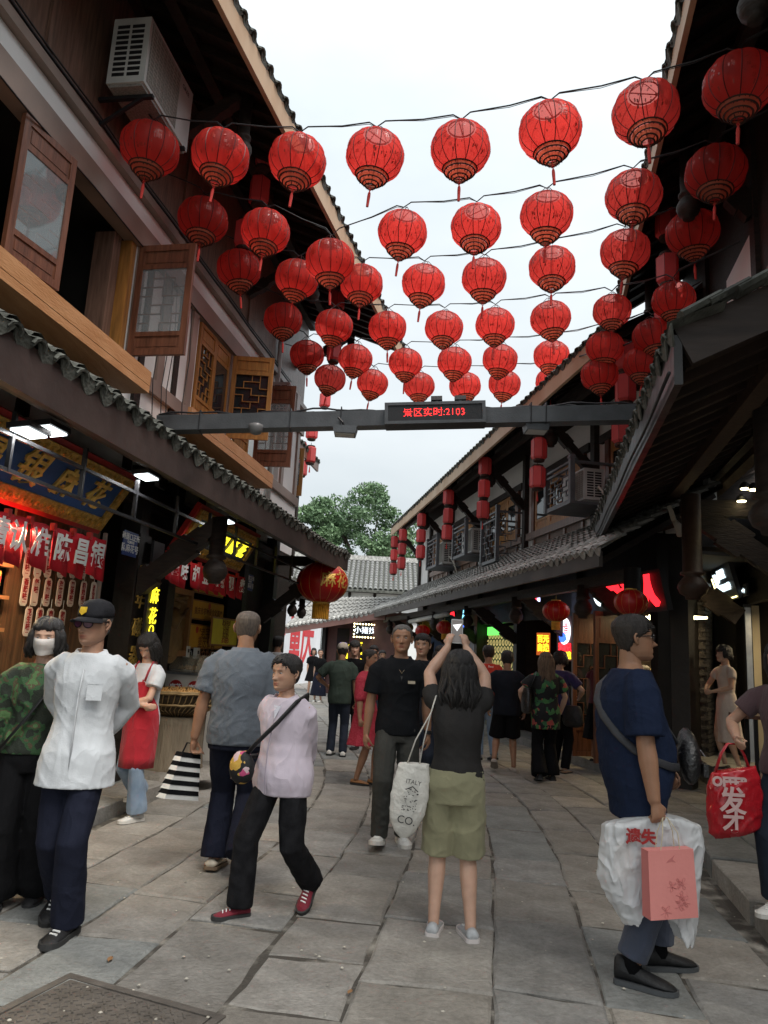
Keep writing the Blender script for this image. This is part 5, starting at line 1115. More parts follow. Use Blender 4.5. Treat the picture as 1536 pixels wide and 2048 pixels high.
# ------------------------------------------------------------------ near right shop sign, lamp, pole
a0, z0 = FRN.hit(1412, 1150, .25); a1, z1 = FRN.hit(1500, 1160, .25)
ac_ = (a0+a1)/2; JS = mxempty('shop_sign', FRN.mat(FRN.hit(1445, 1160, .25)[0], .25, FRN.hit(1445, 1160, .25)[1], 0, 14) @ Matrix.Scale(.8, 4), 'black jewellery shop sign with white letters and a thin yellow light border', 'sign')
MB().box(-.75, .75, -.42, .40, -.08, 0).put('board', black_metal, JS)
tube_y = glow('tube', (1, .85, .35), 2.2); b = MB(); b.tube([(-.72, .1, .02), (-.66, -.2, .02), (-.55, -.22, .02), (-.5, -.38, .02), (.70, -.38, .02)], .013, 6); b.put('light_border', tube_y, JS)
b = MB(); b.tube([(.2, .38, .02), (.72, .36, .02)], .012, 6); b.put('light_border', tube_y, JS)
sub('emblem', MB().prism([(-.12, .16), (-.02, .16), (.02, -.02), (-.05, -.26), (-.1, -.24), (-.06, -.02), (-.1, .1)], lambda x, y, d: (x-.5, y, d), 0, .02).mesh('emblem', glow('soft', (.75, .92, 1), .8)), JS, T(0, 0)); sub('emblem', MB().prism([(-.02, .16), (.06, .14), (.04, -.1), (-.02, -.24)], lambda x, y, d: (x-.42, y, d), 0, .022).mesh('emblem', glow('soft', (.75, .92, 1), .8)), JS, T(0, 0))
sub('lettering', text_mesh('JMAR', .24, .01, .01, .15, m=glow('soft', (.75, .92, 1), .8)), JS, T(.0, .1, .01)); sub('lettering', text_mesh('原创国风手作', .15, .01, .004, m=glow('soft', (.75, .92, 1), .8)), JS, T(.02, -.16, .01))
a, z = FRN.hit(1465, 1188, .12); e = mxempty('lit_lettering', FRN.mat(a, .12, z), 'glowing white English lettering along the jewellery shop door head', 'sign'); MB().box(-.8, .8, -.09, .09, -.03, -.002).put('rail', black_metal, e); sub('lettering', text_mesh('Chongqing original Chinese style jewelry', .085, .004, .0, m=glow('soft', (.75, .92, 1), .8)), e, T(0, 0, 0))
JL = empty('shop_lamp', FRN.p(7.2, -.6, 2.45), 'warm ceiling lamp of the jewellery shop', 'lamp'); b = MB(); b.lathe([(.10, 0), (.10, .03)], FRN.p(7.2, -.6, 2.45), 14); b.build('lens', glow_warm, JL)
pl2 = bpy.data.lights.new('shop_light', 'AREA'); pl2.energy = 12; pl2.size = .5; pl2.color = (1, .80, .50); po = bpy.data.objects.new('shop_light', pl2); COL.objects.link(po); po.parent = JL; po.matrix_basis = Matrix.Translation((0, 0, -.02))
a, z = FRN.hit(1503, 1283, -1.3); e = mxempty('wall_plaque', FRN.mat(a, -1.34, z), 'small black plaque on the cream wall', 'plaque'); MB().box(-.1, .1, -.11, .11, 0, .012).put('plate', black_metal, e); b = MB(); b.tube([(-.03, .0, .014), (0, .05, .014), (.03, .01, .014)], .006, 5); b.put('mark', steel, e)
a, z = FRN.hit(1340, 1030, 1.5); e = mxempty('solar_lamp', FRN.mat(a, 1.5, z, -15, 15), 'white solar lamp head with dark panel under the near right awning', 'lamp'); MB().box(-.105, .105, -.09, .09, -.05, .0).put('head', mat('cream_plastic', (.42, .38, .32), .5, .1, 4, 0), e); MB().box(-.075, .075, -.06, .06, .0, .006).put('panel', glass_dark, e); b = MB(); b.tube([(0, -.09, -.03), (.02, -.16, -.05), (-.03, -.22, -.05), (-.02, -.28, -.03)], [.03, .045, .05, .03], 8); b.put('neck', MATS['cream_plastic'], e, True)
for k, (u, v) in enumerate(((1490, 973), (1508, 975), (1483, 998))):
    a, z = FRN.hit(u, v, .9); p = FRN.p(a, .9, z); e = empty('spot_lamp', p, '%s lit spot bulb of the cluster under the near right awning' % ('left', 'right', 'lowest')[k], 'lamp', 'spot bulb cluster'); b = MB(); b.lathe([(.02, .05), (.05, .02), (.055, -.01), (.05, -.02)], n=14); b.put('housing', black_metal, e); b = MB(); b.lathe([(.046, -.022), (.046, -.03), (.02, -.036)], n=14); b.put('lens', glow_warm, e)
RP = empty('striped_pole', FD.p(dgl-.5, .12, 0), 'thin vertical pole with red and white lit bands beside the dark column', 'pole')
for k in range(7): b = MB(); b.tube([FD.p(dgl-.5, .12, .55+k*.3), FD.p(dgl-.5, .12, .84+k*.3)], .014, 6); b.build('band', (glow_red if k % 2 else glow('peach', (.9, .6, .35), .5)), RP)
# counter edge by the shop assistant
a, z = FRN.hit(1500, 1428, .6); b = MB(); e = empty('wood_tray_table', FRN.p(a, .6, 0), 'narrow wooden tray table beside the shop assistant', 'table'); b.fbox(FRN, a-.35, a+.15, .45, .8, z-.04, z); b.build('tray', red_wood, e)
for da in (-.3, .1): b = MB(); b.fbox(FRN, a+da-.02, a+da+.02, .6, .64, 0, z-.042); b.build('leg', black_wood, e)
# ------------------------------------------------------------------ tea stall sign at the bend
p = at_y(737, 1262, 26.0); e = empty('bulb_sign', p, 'white tea stall name sign bordered by warm bulbs', 'sign')
MB().box(-.56, .56, .0, .06, -.27, .27).put('board', black_metal, e); sub('lettering', text_mesh('小猪找茶', .25, .01, .0, m=glow('tea', (.85, .93, 1), 1.2)), e, Matrix.Translation((0, -.012, 0)) @ Matrix.Rotation(R(90), 4, 'X'))
bulb = MB().lathe([(.005, -.026), (.022, -.012), (.026, 0), (.022, .012), (.005, .026)], n=8).mesh('bulb', glow_warm)
for k in range(11):
    for z in (-.225, .225): local('bulb', bulb, e, T(-.5+k*.1, -.02, z))
for z in (-.13, 0, .13):
    for x in (-.5, .5): local('bulb', bulb, e, T(x, -.02, z))
p = at_y(722, 1310, 26.3); e = empty('lit_gateway', p, 'yellow lit ornamental gateway of the tea stall', 'gateway')
for x in (-.5, .02, .75): MB().box(x-.035, x+.035, -.03, .03, -.95, .25).put('lit_post', glow_yellow, e)
b = MB(); b.tube([(-.55, 0, .25), (-.3, 0, .36), (.05, 0, .42), (.4, 0, .36), (.5, 0, .3)], .035, 6); b.put('lit_arch', glow_yellow, e)
for k in range(4): b = MB(); b.loft([[(-.4+k*.22+(.075+.018*math.cos(c))*math.cos(t*.5236), .018*math.sin(c), .26+(.075+.018*math.cos(c))*math.sin(t*.5236)) for t in range(12)] for c in (0, 2.1, 4.2, 6.28)], False); b.put('lit_ring', glow_yellow, e)
sub('emblem', MB().lathe([(.12, 0), (.10, .1), (.05, .22), (.01, .3)], n=12).mesh('emblem', glow_amber), e, T(.55, -.05, .2)); sub('purple_lamp', MB().box(-.75, -.55, -.02, .02, .25, .4).mesh('purple_lamp', glow('purple', (.3, .15, 1), 1.2)), e, T(0, 0))
MB().box(-.9, 1.0, .35, .45, -1.3, .9).put('dark_back', room, e)
# ------------------------------------------------------------------ people
def skin_mat(name, c):
    m = mat(name, c, .48, .10, 14, .06, 120, spec=.35)
    def f(t, n, l, b):
        b.inputs['Subsurface Weight'].default_value = .12; b.inputs['Subsurface Radius'].default_value = (.012, .005, .003); b.inputs['Subsurface Scale'].default_value = 1.0
        va = n.new('ShaderNodeVertexColor'); va.layer_name = 'tint'; mm = n.new('ShaderNodeMix'); mm.data_type = 'RGBA'; mm.blend_type = 'MULTIPLY'; mm.inputs[0].default_value = 1.0
        src = b.inputs['Base Color'].links[0].from_socket; l.new(src, mm.inputs[6]); l.new(va.outputs[0], mm.inputs[7]); l.new(mm.outputs[2], b.inputs['Base Color'])
    return tweak(m, f)
SK = {'fair': skin_mat('skin_fair', (.52, .32, .23)), 'mid': skin_mat('skin_mid', (.42, .245, .165)), 'tan': skin_mat('skin_tan', (.31, .165, .10)), 'old': skin_mat('skin_old', (.34, .19, .125))}
def hair_mat(name, c, c2):
    m = mat(name, c, .52, .3, 6, .55, 22, stretch=(16, 16, 1.4), col2=c2, spec=.5); return m
HM = {'black': hair_mat('hair_black', (.008, .007, .007), (.022, .019, .018)), 'grey': hair_mat('hair_grey', (.05, .045, .042), (.16, .15, .14)), 'dark': hair_mat('hair_dark', (.012, .009, .007), (.03, .022, .018)), 'brown': hair_mat('hair_brown', (.055, .032, .018), (.20, .125, .075)), 'stubble': hair_mat('hair_stubble', (.07, .055, .045), (.15, .115, .09))}
def crumple(m, strength=.55, scale=5.0):
    def f(t, n, l, b):
        c = n['Texture Coordinate']; a = n.new('ShaderNodeTexNoise'); a.inputs['Scale'].default_value = scale; a.inputs['Detail'].default_value = 2.2; a.inputs['Roughness'].default_value = .45; a.inputs['Distortion'].default_value = .35
        mp2 = n.new('ShaderNodeMapping'); mp2.inputs['Scale'].default_value = (1.5, 1.5, .75); mp2.inputs['Rotation'].default_value = (.3, .2, 0); l.new(c.outputs['Object'], mp2.inputs[0]); l.new(mp2.outputs[0], a.inputs['Vector'])
        # folds: sharp ridges from the folded noise
        ab = n.new('ShaderNodeMath'); ab.operation = 'SUBTRACT'; ab.inputs[1].default_value = .5; l.new(a.outputs['Fac'], ab.inputs[0]); ab2 = n.new('ShaderNodeMath'); ab2.operation = 'ABSOLUTE'; l.new(ab.outputs[0], ab2.inputs[0]); pw = n.new('ShaderNodeMath'); pw.operation = 'POWER'; pw.inputs[1].default_value = .85; l.new(ab2.outputs[0], pw.inputs[0])
        bp = n.new('ShaderNodeBump'); bp.invert = True; bp.inputs['Strength'].default_value = strength; bp.inputs['Distance'].default_value = .05; l.new(pw.outputs[0], bp.inputs['Height'])
        old_ = b.inputs['Normal'].links[0].from_socket if b.inputs['Normal'].links else None
        if old_: l.new(old_, bp.inputs['Normal'])
        l.new(bp.outputs[0], b.inputs['Normal'])
    return tweak(m, f)
def cloth(name, c, rough=.85, c2=None, var=.12, sc=6, bump=.2, bs=140, **k):
    if 'cloth_'+name in MATS: return MATS['cloth_'+name]
    f = k.pop('fold', .5); return crumple(mat('cloth_'+name, c, rough, var, sc, bump, bs, sheen=(k.pop('sheen', .1) if max(c) > .08 else (k.pop('sheen', 0), 0)[1]), col2=c2, spec=.2 if max(c) > .08 else .12, **k), f)
eye_w = mat('eye_white', (.34, .32, .30), .25, .05, 5, 0); eye_d = mat('eye_dark', (.012, .008, .006), .1, .1, 5, 0)
PR_T = [-1.0, -.93, -.8, -.6, -.4, -.2, 0, .25, .5, .7, .85, .95, 1.0]
PR_W = [.018, .034, .049, .060, .067, .071, .074, .077, .076, .069, .055, .034, .004]
PR_F = [.066, .084, .091, .092, .092, .092, .091, .091, .086, .074, .056, .034, .004]
PR_B = [-.02, .0, .028, .052, .066, .077, .087, .097, .100, .092, .073, .045, .004]
def head_pt(az, t):
    """az 0 = front (-y), t -1 chin .. 1 top; metres"""
    w = np.interp(t, PR_T, PR_W); f = np.interp(t, PR_T, PR_F); b = np.interp(t, PR_T, PR_B)
    s, c = np.sin(az), np.cos(az); e = .86
    x = w*np.sign(s)*np.abs(s)**e; yf = np.where(c > 0, f, b)*np.sign(c)*np.abs(c)**e
    return x, -yf, t*.115
def gs(x, s): return np.exp(-(x/s)**2)
def head_mesh(q, fem, wide, old):
    na, nt = (72, 60) if q else (40, 34)
    az = np.linspace(-np.pi, np.pi, na, endpoint=False); az = az-.45*np.sin(az)*1.0      # denser at the face
    t = np.linspace(-1, 1, nt); A, Tt = np.meshgrid(az, t); x, y, z = head_pt(A, Tt); x = x*wide
    fr = np.clip(np.cos(A), 0, 1)
    d = np.zeros_like(x)
    d += .024*gs(x, .0105)*np.clip((.020-z)/.055, 0, 1)*np.clip((z+.047)/.012, 0, 1)       # nose
    d += .010*gs(x, .019)*gs(z+.031, .010)                                               # wings
    d += .0035*gs(z-.026, .009)*gs(np.abs(x)-.028, .022)                                 # brow
    d -= .0095*gs(np.abs(x)-.031, .017)*gs(z-.008, .012)                                 # sockets
    d += .0035*gs(np.abs(x)-.031, .011)*gs(z-.0045, .006)                                 # lid
    d += .0045*gs(np.abs(x)-.043, .02)*gs(z+.018, .018)                                  # cheek
    d += .0060*gs(x, .019)*gs(z+.058, .0048)+.0062*gs(x, .016)*gs(z+.068, .0055)          # lips
    d -= .003*gs(x, .020)*gs(z+.063, .0028)
    d += .0060*gs(x, .017)*gs(z+.092, .013)                                              # chin
    d -= .004*gs(z+.079, .006)*gs(x, .02)
    if old: d -= .0025*gs(np.abs(x)-.024-(-.03-z)*.35, .005)*gs(z+.045, .02); d -= .004*gs(np.abs(x)-.045, .012)*gs(z+.045, .018)
    y = y-d*fr
    lo = np.clip((-z-.05)/.06, 0, 1); x = x*(1+.04*lo*(0 if fem else 1))
    tint = np.ones((nt, na, 3))
    lip = np.clip(gs(x, .019)*(gs(z+.058, .0055)+gs(z+.068, .006))*1.2, 0, 1)*(fr > .2); tint *= 1-lip[..., None]*np.array([.10, .42, .40])
    brow = np.clip(gs(np.abs(x)-.031, .015)*gs(z-.0255-.05*(np.abs(x)-.03)*-.2, .0042)*1.4, 0, 1)*(fr > .2); tint *= 1-brow[..., None]*(.72 if not old else .5)
    eyl = np.clip(gs(np.abs(x)-.031, .012)*gs(z-.0105, .0028)*1.2, 0, 1)*(fr > .2); tint *= 1-eyl[..., None]*.75
    nos = np.clip(gs(np.abs(x)-.008, .004)*gs(z+.042, .003), 0, 1)*(fr > .3); tint *= 1-nos[..., None]*.6
    ch = np.clip(gs(np.abs(x)-.04, .02)*gs(z+.025, .02), 0, 1)*(fr > .2); tint *= 1-ch[..., None]*np.array([0, .10, .10])
    mth = np.clip(gs(x, .018)*gs(z+.063, .0018), 0, 1)*(fr > .2); tint *= 1-mth[..., None]*.55
    V = np.stack([x, y, z], -1).reshape(-1, 3); Fc = []
    for i in range(nt-1):
        for k in range(na): Fc.append((i*na+k, i*na+(k+1) % na, (i+1)*na+(k+1) % na, (i+1)*na+k))
    Fc.append(tuple(range(na))[::-1]); Fc.append(tuple((nt-1)*na+k for k in range(na)))
    return V, Fc, tint.reshape(-1, 3)
def ear(side):
    b = MB(); pts = [(.004*side, .0, -.028), (.010*side, .006, -.022), (.016*side, .016, -.004), (.017*side, .018, .014), (.013*side, .010, .026), (.008*side, -.002, .026), (.004*side, -.006, .014)]
    b.tube([(side*.072+p[0], .004+p[1], -.002+p[2]) for p in pts], [.006, .008, .0065, .006, .006, .006, .004], 6); b.tube([(side*.070, .004, -.018), (side*.078, .010, 0), (side*.076, .008, .018)], [.006, .010, .006], 6); return b
def ik(p, q, l1, l2, pole):
    p, q = np.array(p, float), np.array(q, float); d = q-p; L = np.linalg.norm(d); L2 = min(L, (l1+l2)*.999); dn = d/L
    a = (l1*l1-l2*l2+L2*L2)/(2*L2); h = math.sqrt(max(0, l1*l1-a*a)); po = np.array(pole, float); po = po-dn*(po@dn); po /= max(1e-6, np.linalg.norm(po))
    return p+dn*a+po*h, p+dn*L2
def wrinkle(me, amp, seed, scale=1.0, vert=.5):
    V = coords(me); n = np.empty(len(V)*3); me.vertices.foreach_get('normal', n); n = n.reshape(-1, 3); r = np.random.RandomState(seed); w = np.zeros(len(V))
    warp = .05*np.sin(V@r.normal(size=3)*9+r.uniform(0, 6))+.03*np.sin(V@r.normal(size=3)*21)
    for k in range(7):
        d = r.normal(size=3); d[2] *= (vert if k % 2 else 1.3); d /= np.linalg.norm(d); f = 2*math.pi/(r.uniform(.09, .26)*scale)
        msk = .5+.5*np.sin(V@r.normal(size=3)*5+r.uniform(0, 6)); w += ((1-np.abs(np.sin((V@d+warp)*f*.5+r.uniform(0, 6))))**2*msk-.2)*r.uniform(.6, 1.3)
    set_coords(me, V+n*np.array([1, 1, .25])*(w*amp/2.6)[:, None])
def rings_torso(P, off, z0, z1, fl=0.0, flare=0.0):
    H, b, fem, belly = P['H'], P['b'], P['fem'], P['belly']
    zs = [.46, .50, .535, .57, .61, .66, .70, .74, .78, .80, .818, .834, .85]
    if fem: rx = [.092, .099, .100, .093, .081, .080, .086, .090, .090, .088, .074, .047, .033]; ry = [.060, .068, .070, .064, .056, .060, .070, .072, .060, .052, .044, .038, .032]
    else: rx = [.093, .097, .096, .091, .087, .090, .097, .103, .103, .099, .081, .052, .037]; ry = [.060, .066, .068, .064, .061, .064, .069, .070, .062, .055, .047, .042, .036]
    out = []; N = 26; zz = [z for z in np.arange(z0, z1, .017)]+[z1]
    for z in zz:
        X = np.interp(z, zs, rx)*H*b+off; Y = np.interp(z, zs, ry)*H*(.5+.5*b)+off; bl = belly*H*gs(z-.61, .085)
        top = min(1, max(0, (.835-z)/.05)); X += fl*top*.5; 
        if flare: k = max(0, (.62-z)/.14); X += flare*k; Y += flare*k
        c = P['hip']+(P['sho']-P['hip'])*((z-.52)/.295); bow = .018*H*math.sin(math.pi*np.clip((z-.5)/.33, 0, 1)); c = c+np.array([0, bow*P.get('slouch', .4)*(1 if z > .5 else 0), 0]); c[2] = z*H-P['drop']
        out.append([(c[0]+X*math.cos(t), c[1]+Y*math.sin(t)-(bl if math.sin(t) < 0 else -bl*.25)*abs(math.sin(t)), c[2]) for t in [2*math.pi*k/N for k in range(N)]])
    return out
def hand_mb(mb, w, d, n, s, sc, curl, spread=1.0, full=True):
    """w wrist, d hand direction, n palm normal, s = side towards the thumb"""
    w, d, n, s = [np.array(q, float) for q in (w, d, n, s)]; L = .105*sc
    mb.tube([w-d*.03*sc, w, w+d*.3*L, w+d*.62*L, w+d*.70*L], [(.021*sc,)*2, (.022*sc,)*2, (.030*sc,)*2, (.030*sc,)*2, (.018*sc,)*2] if False else [.020*sc, .021*sc, .0225*sc, .021*sc, .014*sc], 8)
    mb.tube([w+d*.28*L+s*.016*sc, w+d*.68*L+s*.024*sc], [.014*sc, .012*sc], 6); mb.tube([w+d*.28*L-s*.016*sc, w+d*.66*L-s*.024*sc], [.014*sc, .011*sc], 6)
    for k, ln in enumerate((.052, .060, .056, .044)):
        b0 = w+d*.66*L+s*(.030-.020*k)*sc*spread*.9; c1, c2, c3 = curl*.5, curl*1.2, curl*1.7; seg = ln*1.35/3*sc; pts = [b0]
        for c in (c1, c2, c3): pts.append(pts[-1]+(d*math.cos(c)+n*math.sin(c))*seg)
        mb.tube(pts, [.0095*sc, .0092*sc, .0085*sc, .007*sc], 6)
    b0 = w+d*.2*L+s*.022*sc; mb.tube([b0, b0+(d*.6+s*.7+n*.25)*.032*sc, b0+(d*1.0+s*.45+n*.5*(1+curl*.4))*.055*sc, b0+(d*1.15+s*.1+n*.8*(1+curl*.4))*.068*sc], [.013*sc, .0115*sc, .010*sc, .008*sc], 6)
def shoe(e, M, L, um, sm_, kind='sneaker'):
    s = bpy.data.objects.new('shoe', None); COL.objects.link(s); s.parent = e; s.matrix_basis = M
    N = 14; ys = [.28, .24, .12, 0, -.18, -.36, -.52, -.64, -.70]; w = [.10, .145, .155, .15, .16, .185, .175, .12, .04]; top = [.24, .30, .31, .29, .24, .19, .155, .12, .06]
    if kind == 'slip': top = [.20, .24, .22, .19, .22, .20, .165, .12, .06]
    if kind == 'flat': top = [.16, .17, .10, .08, .08, .09, .10, .09, .05]
    if kind == 'boot': top = [.36, .42, .42, .36, .27, .21, .165, .12, .06]
    b = MB(); b.loft([[(w[i]*L*math.cos(t)*(1 if math.sin(t) < .3 else .82), y*L, max(.045*L, .045*L+(top[i]-.045)*L*(math.sin(t)*.5+.5))) for t in [2*math.pi*k/N for k in range(N)]] for i, y in enumerate(ys)]); u = b.put('upper', um, s, True)
    sb = MB(); ol = [(1.06*w[i]*L+.002, y*L*1.02) for i, y in enumerate(ys)]; poly = [(x, y) for x, y in ol]+[(-x, y) for x, y in ol[::-1]]
    th = .10 if kind == 'sneaker' else .07
    sb.prism(poly, lambda x, y, d: (x, y, d), 0, th*L); sb.put('sole', sm_, s)
    if kind == 'sneaker':
        lb_ = MB()
        for k in range(4): y = -.14-.09*k; z = np.interp(-y, [-ys[i] for i in range(len(ys))], top)*L; lb_.bar((-.075*L, y*L, z*.97), (.075*L, y*L-.01, z*.97), .012*L/.27*.6, .008)
        lb_.put('laces', white_print, s)
    return s
PEOPLE = {}
def person(pos, yaw, H, label, sex='m', b=1.0, belly=0.0, skin='mid', q=1, head=(0, 0), hair=('short', 'black'), feet=None, hands=None, lean=(0, 0), drop=.0, top=None, bottom=None, shoes=None, wide=1.0, old=0, slouch=.4, seed=0, z=0.0, tilt=0, cat='person', hipshift=(0, 0), group=None):
    fem = sex == 'f'; e = empty('person', (pos[0], pos[1], z), label, cat, group); e.rotation_euler = (0, 0, R(yaw)); e.matrix_basis = Matrix.Translation((pos[0], pos[1], z)) @ Matrix.Rotation(R(yaw), 4, 'Z')
    P = dict(H=H, b=b, fem=fem, belly=belly, drop=drop, slouch=slouch)
    P['hip'] = np.array([hipshift[0], hipshift[1], .52*H-drop]); P['sho'] = np.array([lean[0]+hipshift[0], lean[1]+hipshift[1], .815*H-drop]); vox = (.0085, .013, .02)[0 if q == 2 else (1 if q == 1 else 2)]
    sx = (.104 if not fem else .092)*H*(.6+.4*b); hx = .052*H*(.5+.5*b)
    feet = feet or [(-.1, 0, 0, 0, 8), (.1, 0, 0, 0, -8)]
    hands = hands or [((-.17*H/1.7-.02, .0, .44*H), (-.4, .6, 0), .5), ((.17*H/1.7+.02, .0, .44*H), (.4, .6, 0), .5)]
    body = MB(); body.loft(rings_torso(P, -.012, .46, .85))
    legs = []
    for i, sd in enumerate((-1, 1)):
        fx, fy, fz, hl, fyaw = feet[i]; fh = R(fyaw); toe = np.array([math.sin(fh), -math.cos(fh), 0]); an = np.array([fx, fy, .05*H+fz+max(0, hl)*.64])+toe*(-.0)
        hp = P['hip']+np.array([sd*hx, 0, -.01]); kn, an2 = ik(hp, an, .245*H, .235*H, (math.sin(fh)*.4, -1, 0)); legs.append((hp, kn, an2, toe, hl, fyaw))
        body.tube([hp, hp+(kn-hp)*.5, kn, kn+(an2-kn)*.35, kn+(an2-kn)*.75, an2, an2-np.array([0, 0, .02*H])], [r_*H*(.5+.5*b) for r_ in (.050, .043, .031, .033, .024, .0205, .021)], 10)
    arms = []
    for i, sd in enumerate((-1, 1)):
        wr, pole, curl = hands[i][:3]; s0 = P['sho']+np.array([sd*sx, 0, -.012*H]); el, w2 = ik(s0, wr, .170*H, .150*H, pole); arms.append((s0, el, w2))
        body.tube([s0-np.array([sd*.03*H, 0, -.005]), s0, s0+(el-s0)*.5, el, el+(w2-el)*.3, el+(w2-el)*.75, w2], [r_*H*(.45+.55*b) for r_ in (.018, .0215 if top and top.get('sleeve', .55) > .3 else .0275, .022 if top and top.get('sleeve', .55) > .6 else .027, .0235, .0245, .0185, .0155)], 9)
        fd = w2-el; fd /= np.linalg.norm(fd); hd = np.array(hands[i][3], float) if len(hands[i]) > 3 else fd+np.array([0, -.15, -.1]); hd /= np.linalg.norm(hd)
        nn = np.array(hands[i][4], float) if len(hands[i]) > 4 else np.array([-sd*1., .25, 0]); nn -= hd*(nn@hd); nn /= np.linalg.norm(nn); ss = np.cross(nn, hd)*(1 if sd < 0 else -1)
        if ss[1] > 0 and len(hands[i]) <= 4: ss = -ss
        hand_mb(body, w2, hd, nn, ss, H/1.7*(.9 if fem else 1.0), curl)
    nk = P['sho']+np.array([0, .005, .02*H]); hs = (.55+.45*H/1.7)*(.97 if fem else 1.02); hc = np.array([P['sho'][0]*1.0+lean[0]*.12, P['sho'][1]-.018+lean[1]*.12, .815*H-drop+.063*H+.105*hs*.55+.03])
    body.tube([nk-np.array([0, 0, .04*H]), nk, hc+np.array([0, .02, -.07*hs]), hc+np.array([0, .01, .0])], [.04*H*b, .034*H, .054*hs*(.92 if fem else 1.02), .05*hs], 12)
    bm = remesh(body, vox, 3 if q else 2, 'body'); V = coords(bm); F_ = [tuple(p.vertices) for p in bm.polygons]; bpy.data.meshes.remove(bm); tint = [np.ones((len(V), 3))]
    HMx = Matrix.Translation(hc) @ Matrix.Rotation(R(head[0]), 4, 'Z') @ Matrix.Rotation(R(head[1]), 4, 'X') @ Matrix.Rotation(R(tilt), 4, 'Y') @ Matrix.Scale(hs, 4)
    hv, hf, ht = head_mesh(q, fem, wide, old); A = np.array(HMx)
    def hx_(v): return (np.c_[v, np.ones(len(v))]@A.T)[:, :3]
    k = len(V); Vs = [V, hx_(hv)]; F_ += [tuple(i+k for i in f) for f in hf]; tint.append(ht)
    for sd in (-1, 1):
        eb = ear(sd); ev = np.array(eb.v); ev[:, 0] *= wide; k = sum(len(v) for v in Vs); Vs.append(hx_(ev)); F_ += [tuple(i+k for i in f) for f in eb.f]; tint.append(np.ones((len(ev), 3))*.95)
    V = np.vstack(Vs); me = bpy.data.meshes.new('body'); me.from_pydata([tuple(v) for v in V], [], F_); me.materials.append(SK[skin]); me.polygons.foreach_set('use_smooth', [True]*len(me.polygons))
    ca_ = me.color_attributes.new('tint', 'FLOAT_COLOR', 'POINT'); ca_.data.foreach_set('color', np.c_[np.vstack(tint), np.ones(len(V))].ravel()); local('body', me, e)
    if q:
        for sd in (-1, 1):
            b_ = MB(); b_.lathe([(.0115*math.cos(t), .0115*math.sin(t)) for t in [-1.5+i*.5 for i in range(7)]], n=12); ey = b_.put('eye', eye_w, e, True, HMx @ Matrix.Translation((sd*.031*wide, -.0755, .0065)) @ Matrix.Diagonal((1.05, 1, .5, 1)))
            b_ = MB(); b_.lathe([(.0055, 0), (.005, .0016), (.001, .002)], n=10); local('iris', b_.mesh('iris', eye_d), ey, Matrix.Translation((0, -.0108, 0)) @ Matrix.Rotation(R(90), 4, 'X'))
    make_hair(e, hair, HMx, q, wide, seed)
    # clothes
    def garment(nm, mb, m, amp, sc=1.0, sm_=5, vert=.5, v=None):
        me_ = remesh(mb, v or max(.008, vox*.95), sm_, nm); wrinkle(me_, amp, seed+len(nm), sc, vert); me_.materials.append(m); o_ = local(nm, me_, e); return o_
    if bottom:
        bk = bottom['k']; m = bottom['m']; lo = bottom.get('loose', .012); g_ = MB(); nm = bottom.get('name', {'pants': 'trousers', 'shorts': 'shorts', 'skirt': 'skirt'}[bk])
        if bk in ('pants', 'shorts'):
            g_.loft(rings_torso(P, .006+lo*.25, .455, min(.615, (top or {}).get('hem', .5)+.04)))
            for hp, kn, an2, toe, hl, fyaw in legs:
                if bk == 'pants':
                    w = bottom.get('hem', .05); end = an2+np.array([0, 0, bottom.get('rise', 0)-.012*H]); g_.tube([hp+np.array([0, 0, .03*H]), hp, hp+(kn-hp)*.5, kn, kn+(end-kn)*.5, kn+(end-kn)*.85, end], [.032*H*(.5+.5*b), .044*H*(.5+.5*b)+lo*.6, .044*H*(.5+.5*b)+lo*.8, .036*H+lo, .033*H*.5+w*.5+lo*.9, w+lo*.6, w+lo*.5], 14)
                else:
                    f_ = bottom.get('len', .85); end = hp+(kn-hp)*f_ if f_ <= 1 else kn+(an2-kn)*(f_-1); g_.tube([hp+np.array([0, 0, .03*H]), hp, hp+(end-hp)*.5, end], [.034*H*(.5+.5*b), .048*H*(.5+.5*b)+lo*.7, .052*H+lo, bottom.get('hem', .085)+lo], 14)
        else:
            z1 = bottom['z']; N = 26; rg = rings_torso(P, .014, .53, .615); base = np.array(rg[0]); c = base.mean(0); rows_ = []
            for i in range(9):
                f_ = 1-i/8; k_ = 1+bottom.get('flare', .5)*f_; ctr = c+np.array([bottom.get('sway', (0, 0))[0]*f_, bottom.get('sway', (0, 0))[1]*f_, -(c[2]-z1*H)*f_]); rows_.append([tuple(ctr+(p-c)*np.array([k_, k_, 0])*(1+.05*f_*math.sin(j*1.9))) for j, p in enumerate(base)])
            g_.loft(rows_+rg[1:])
        garment(nm, g_, m, bottom.get('amp', .008), bottom.get('sc', 1.0), vert=.35)
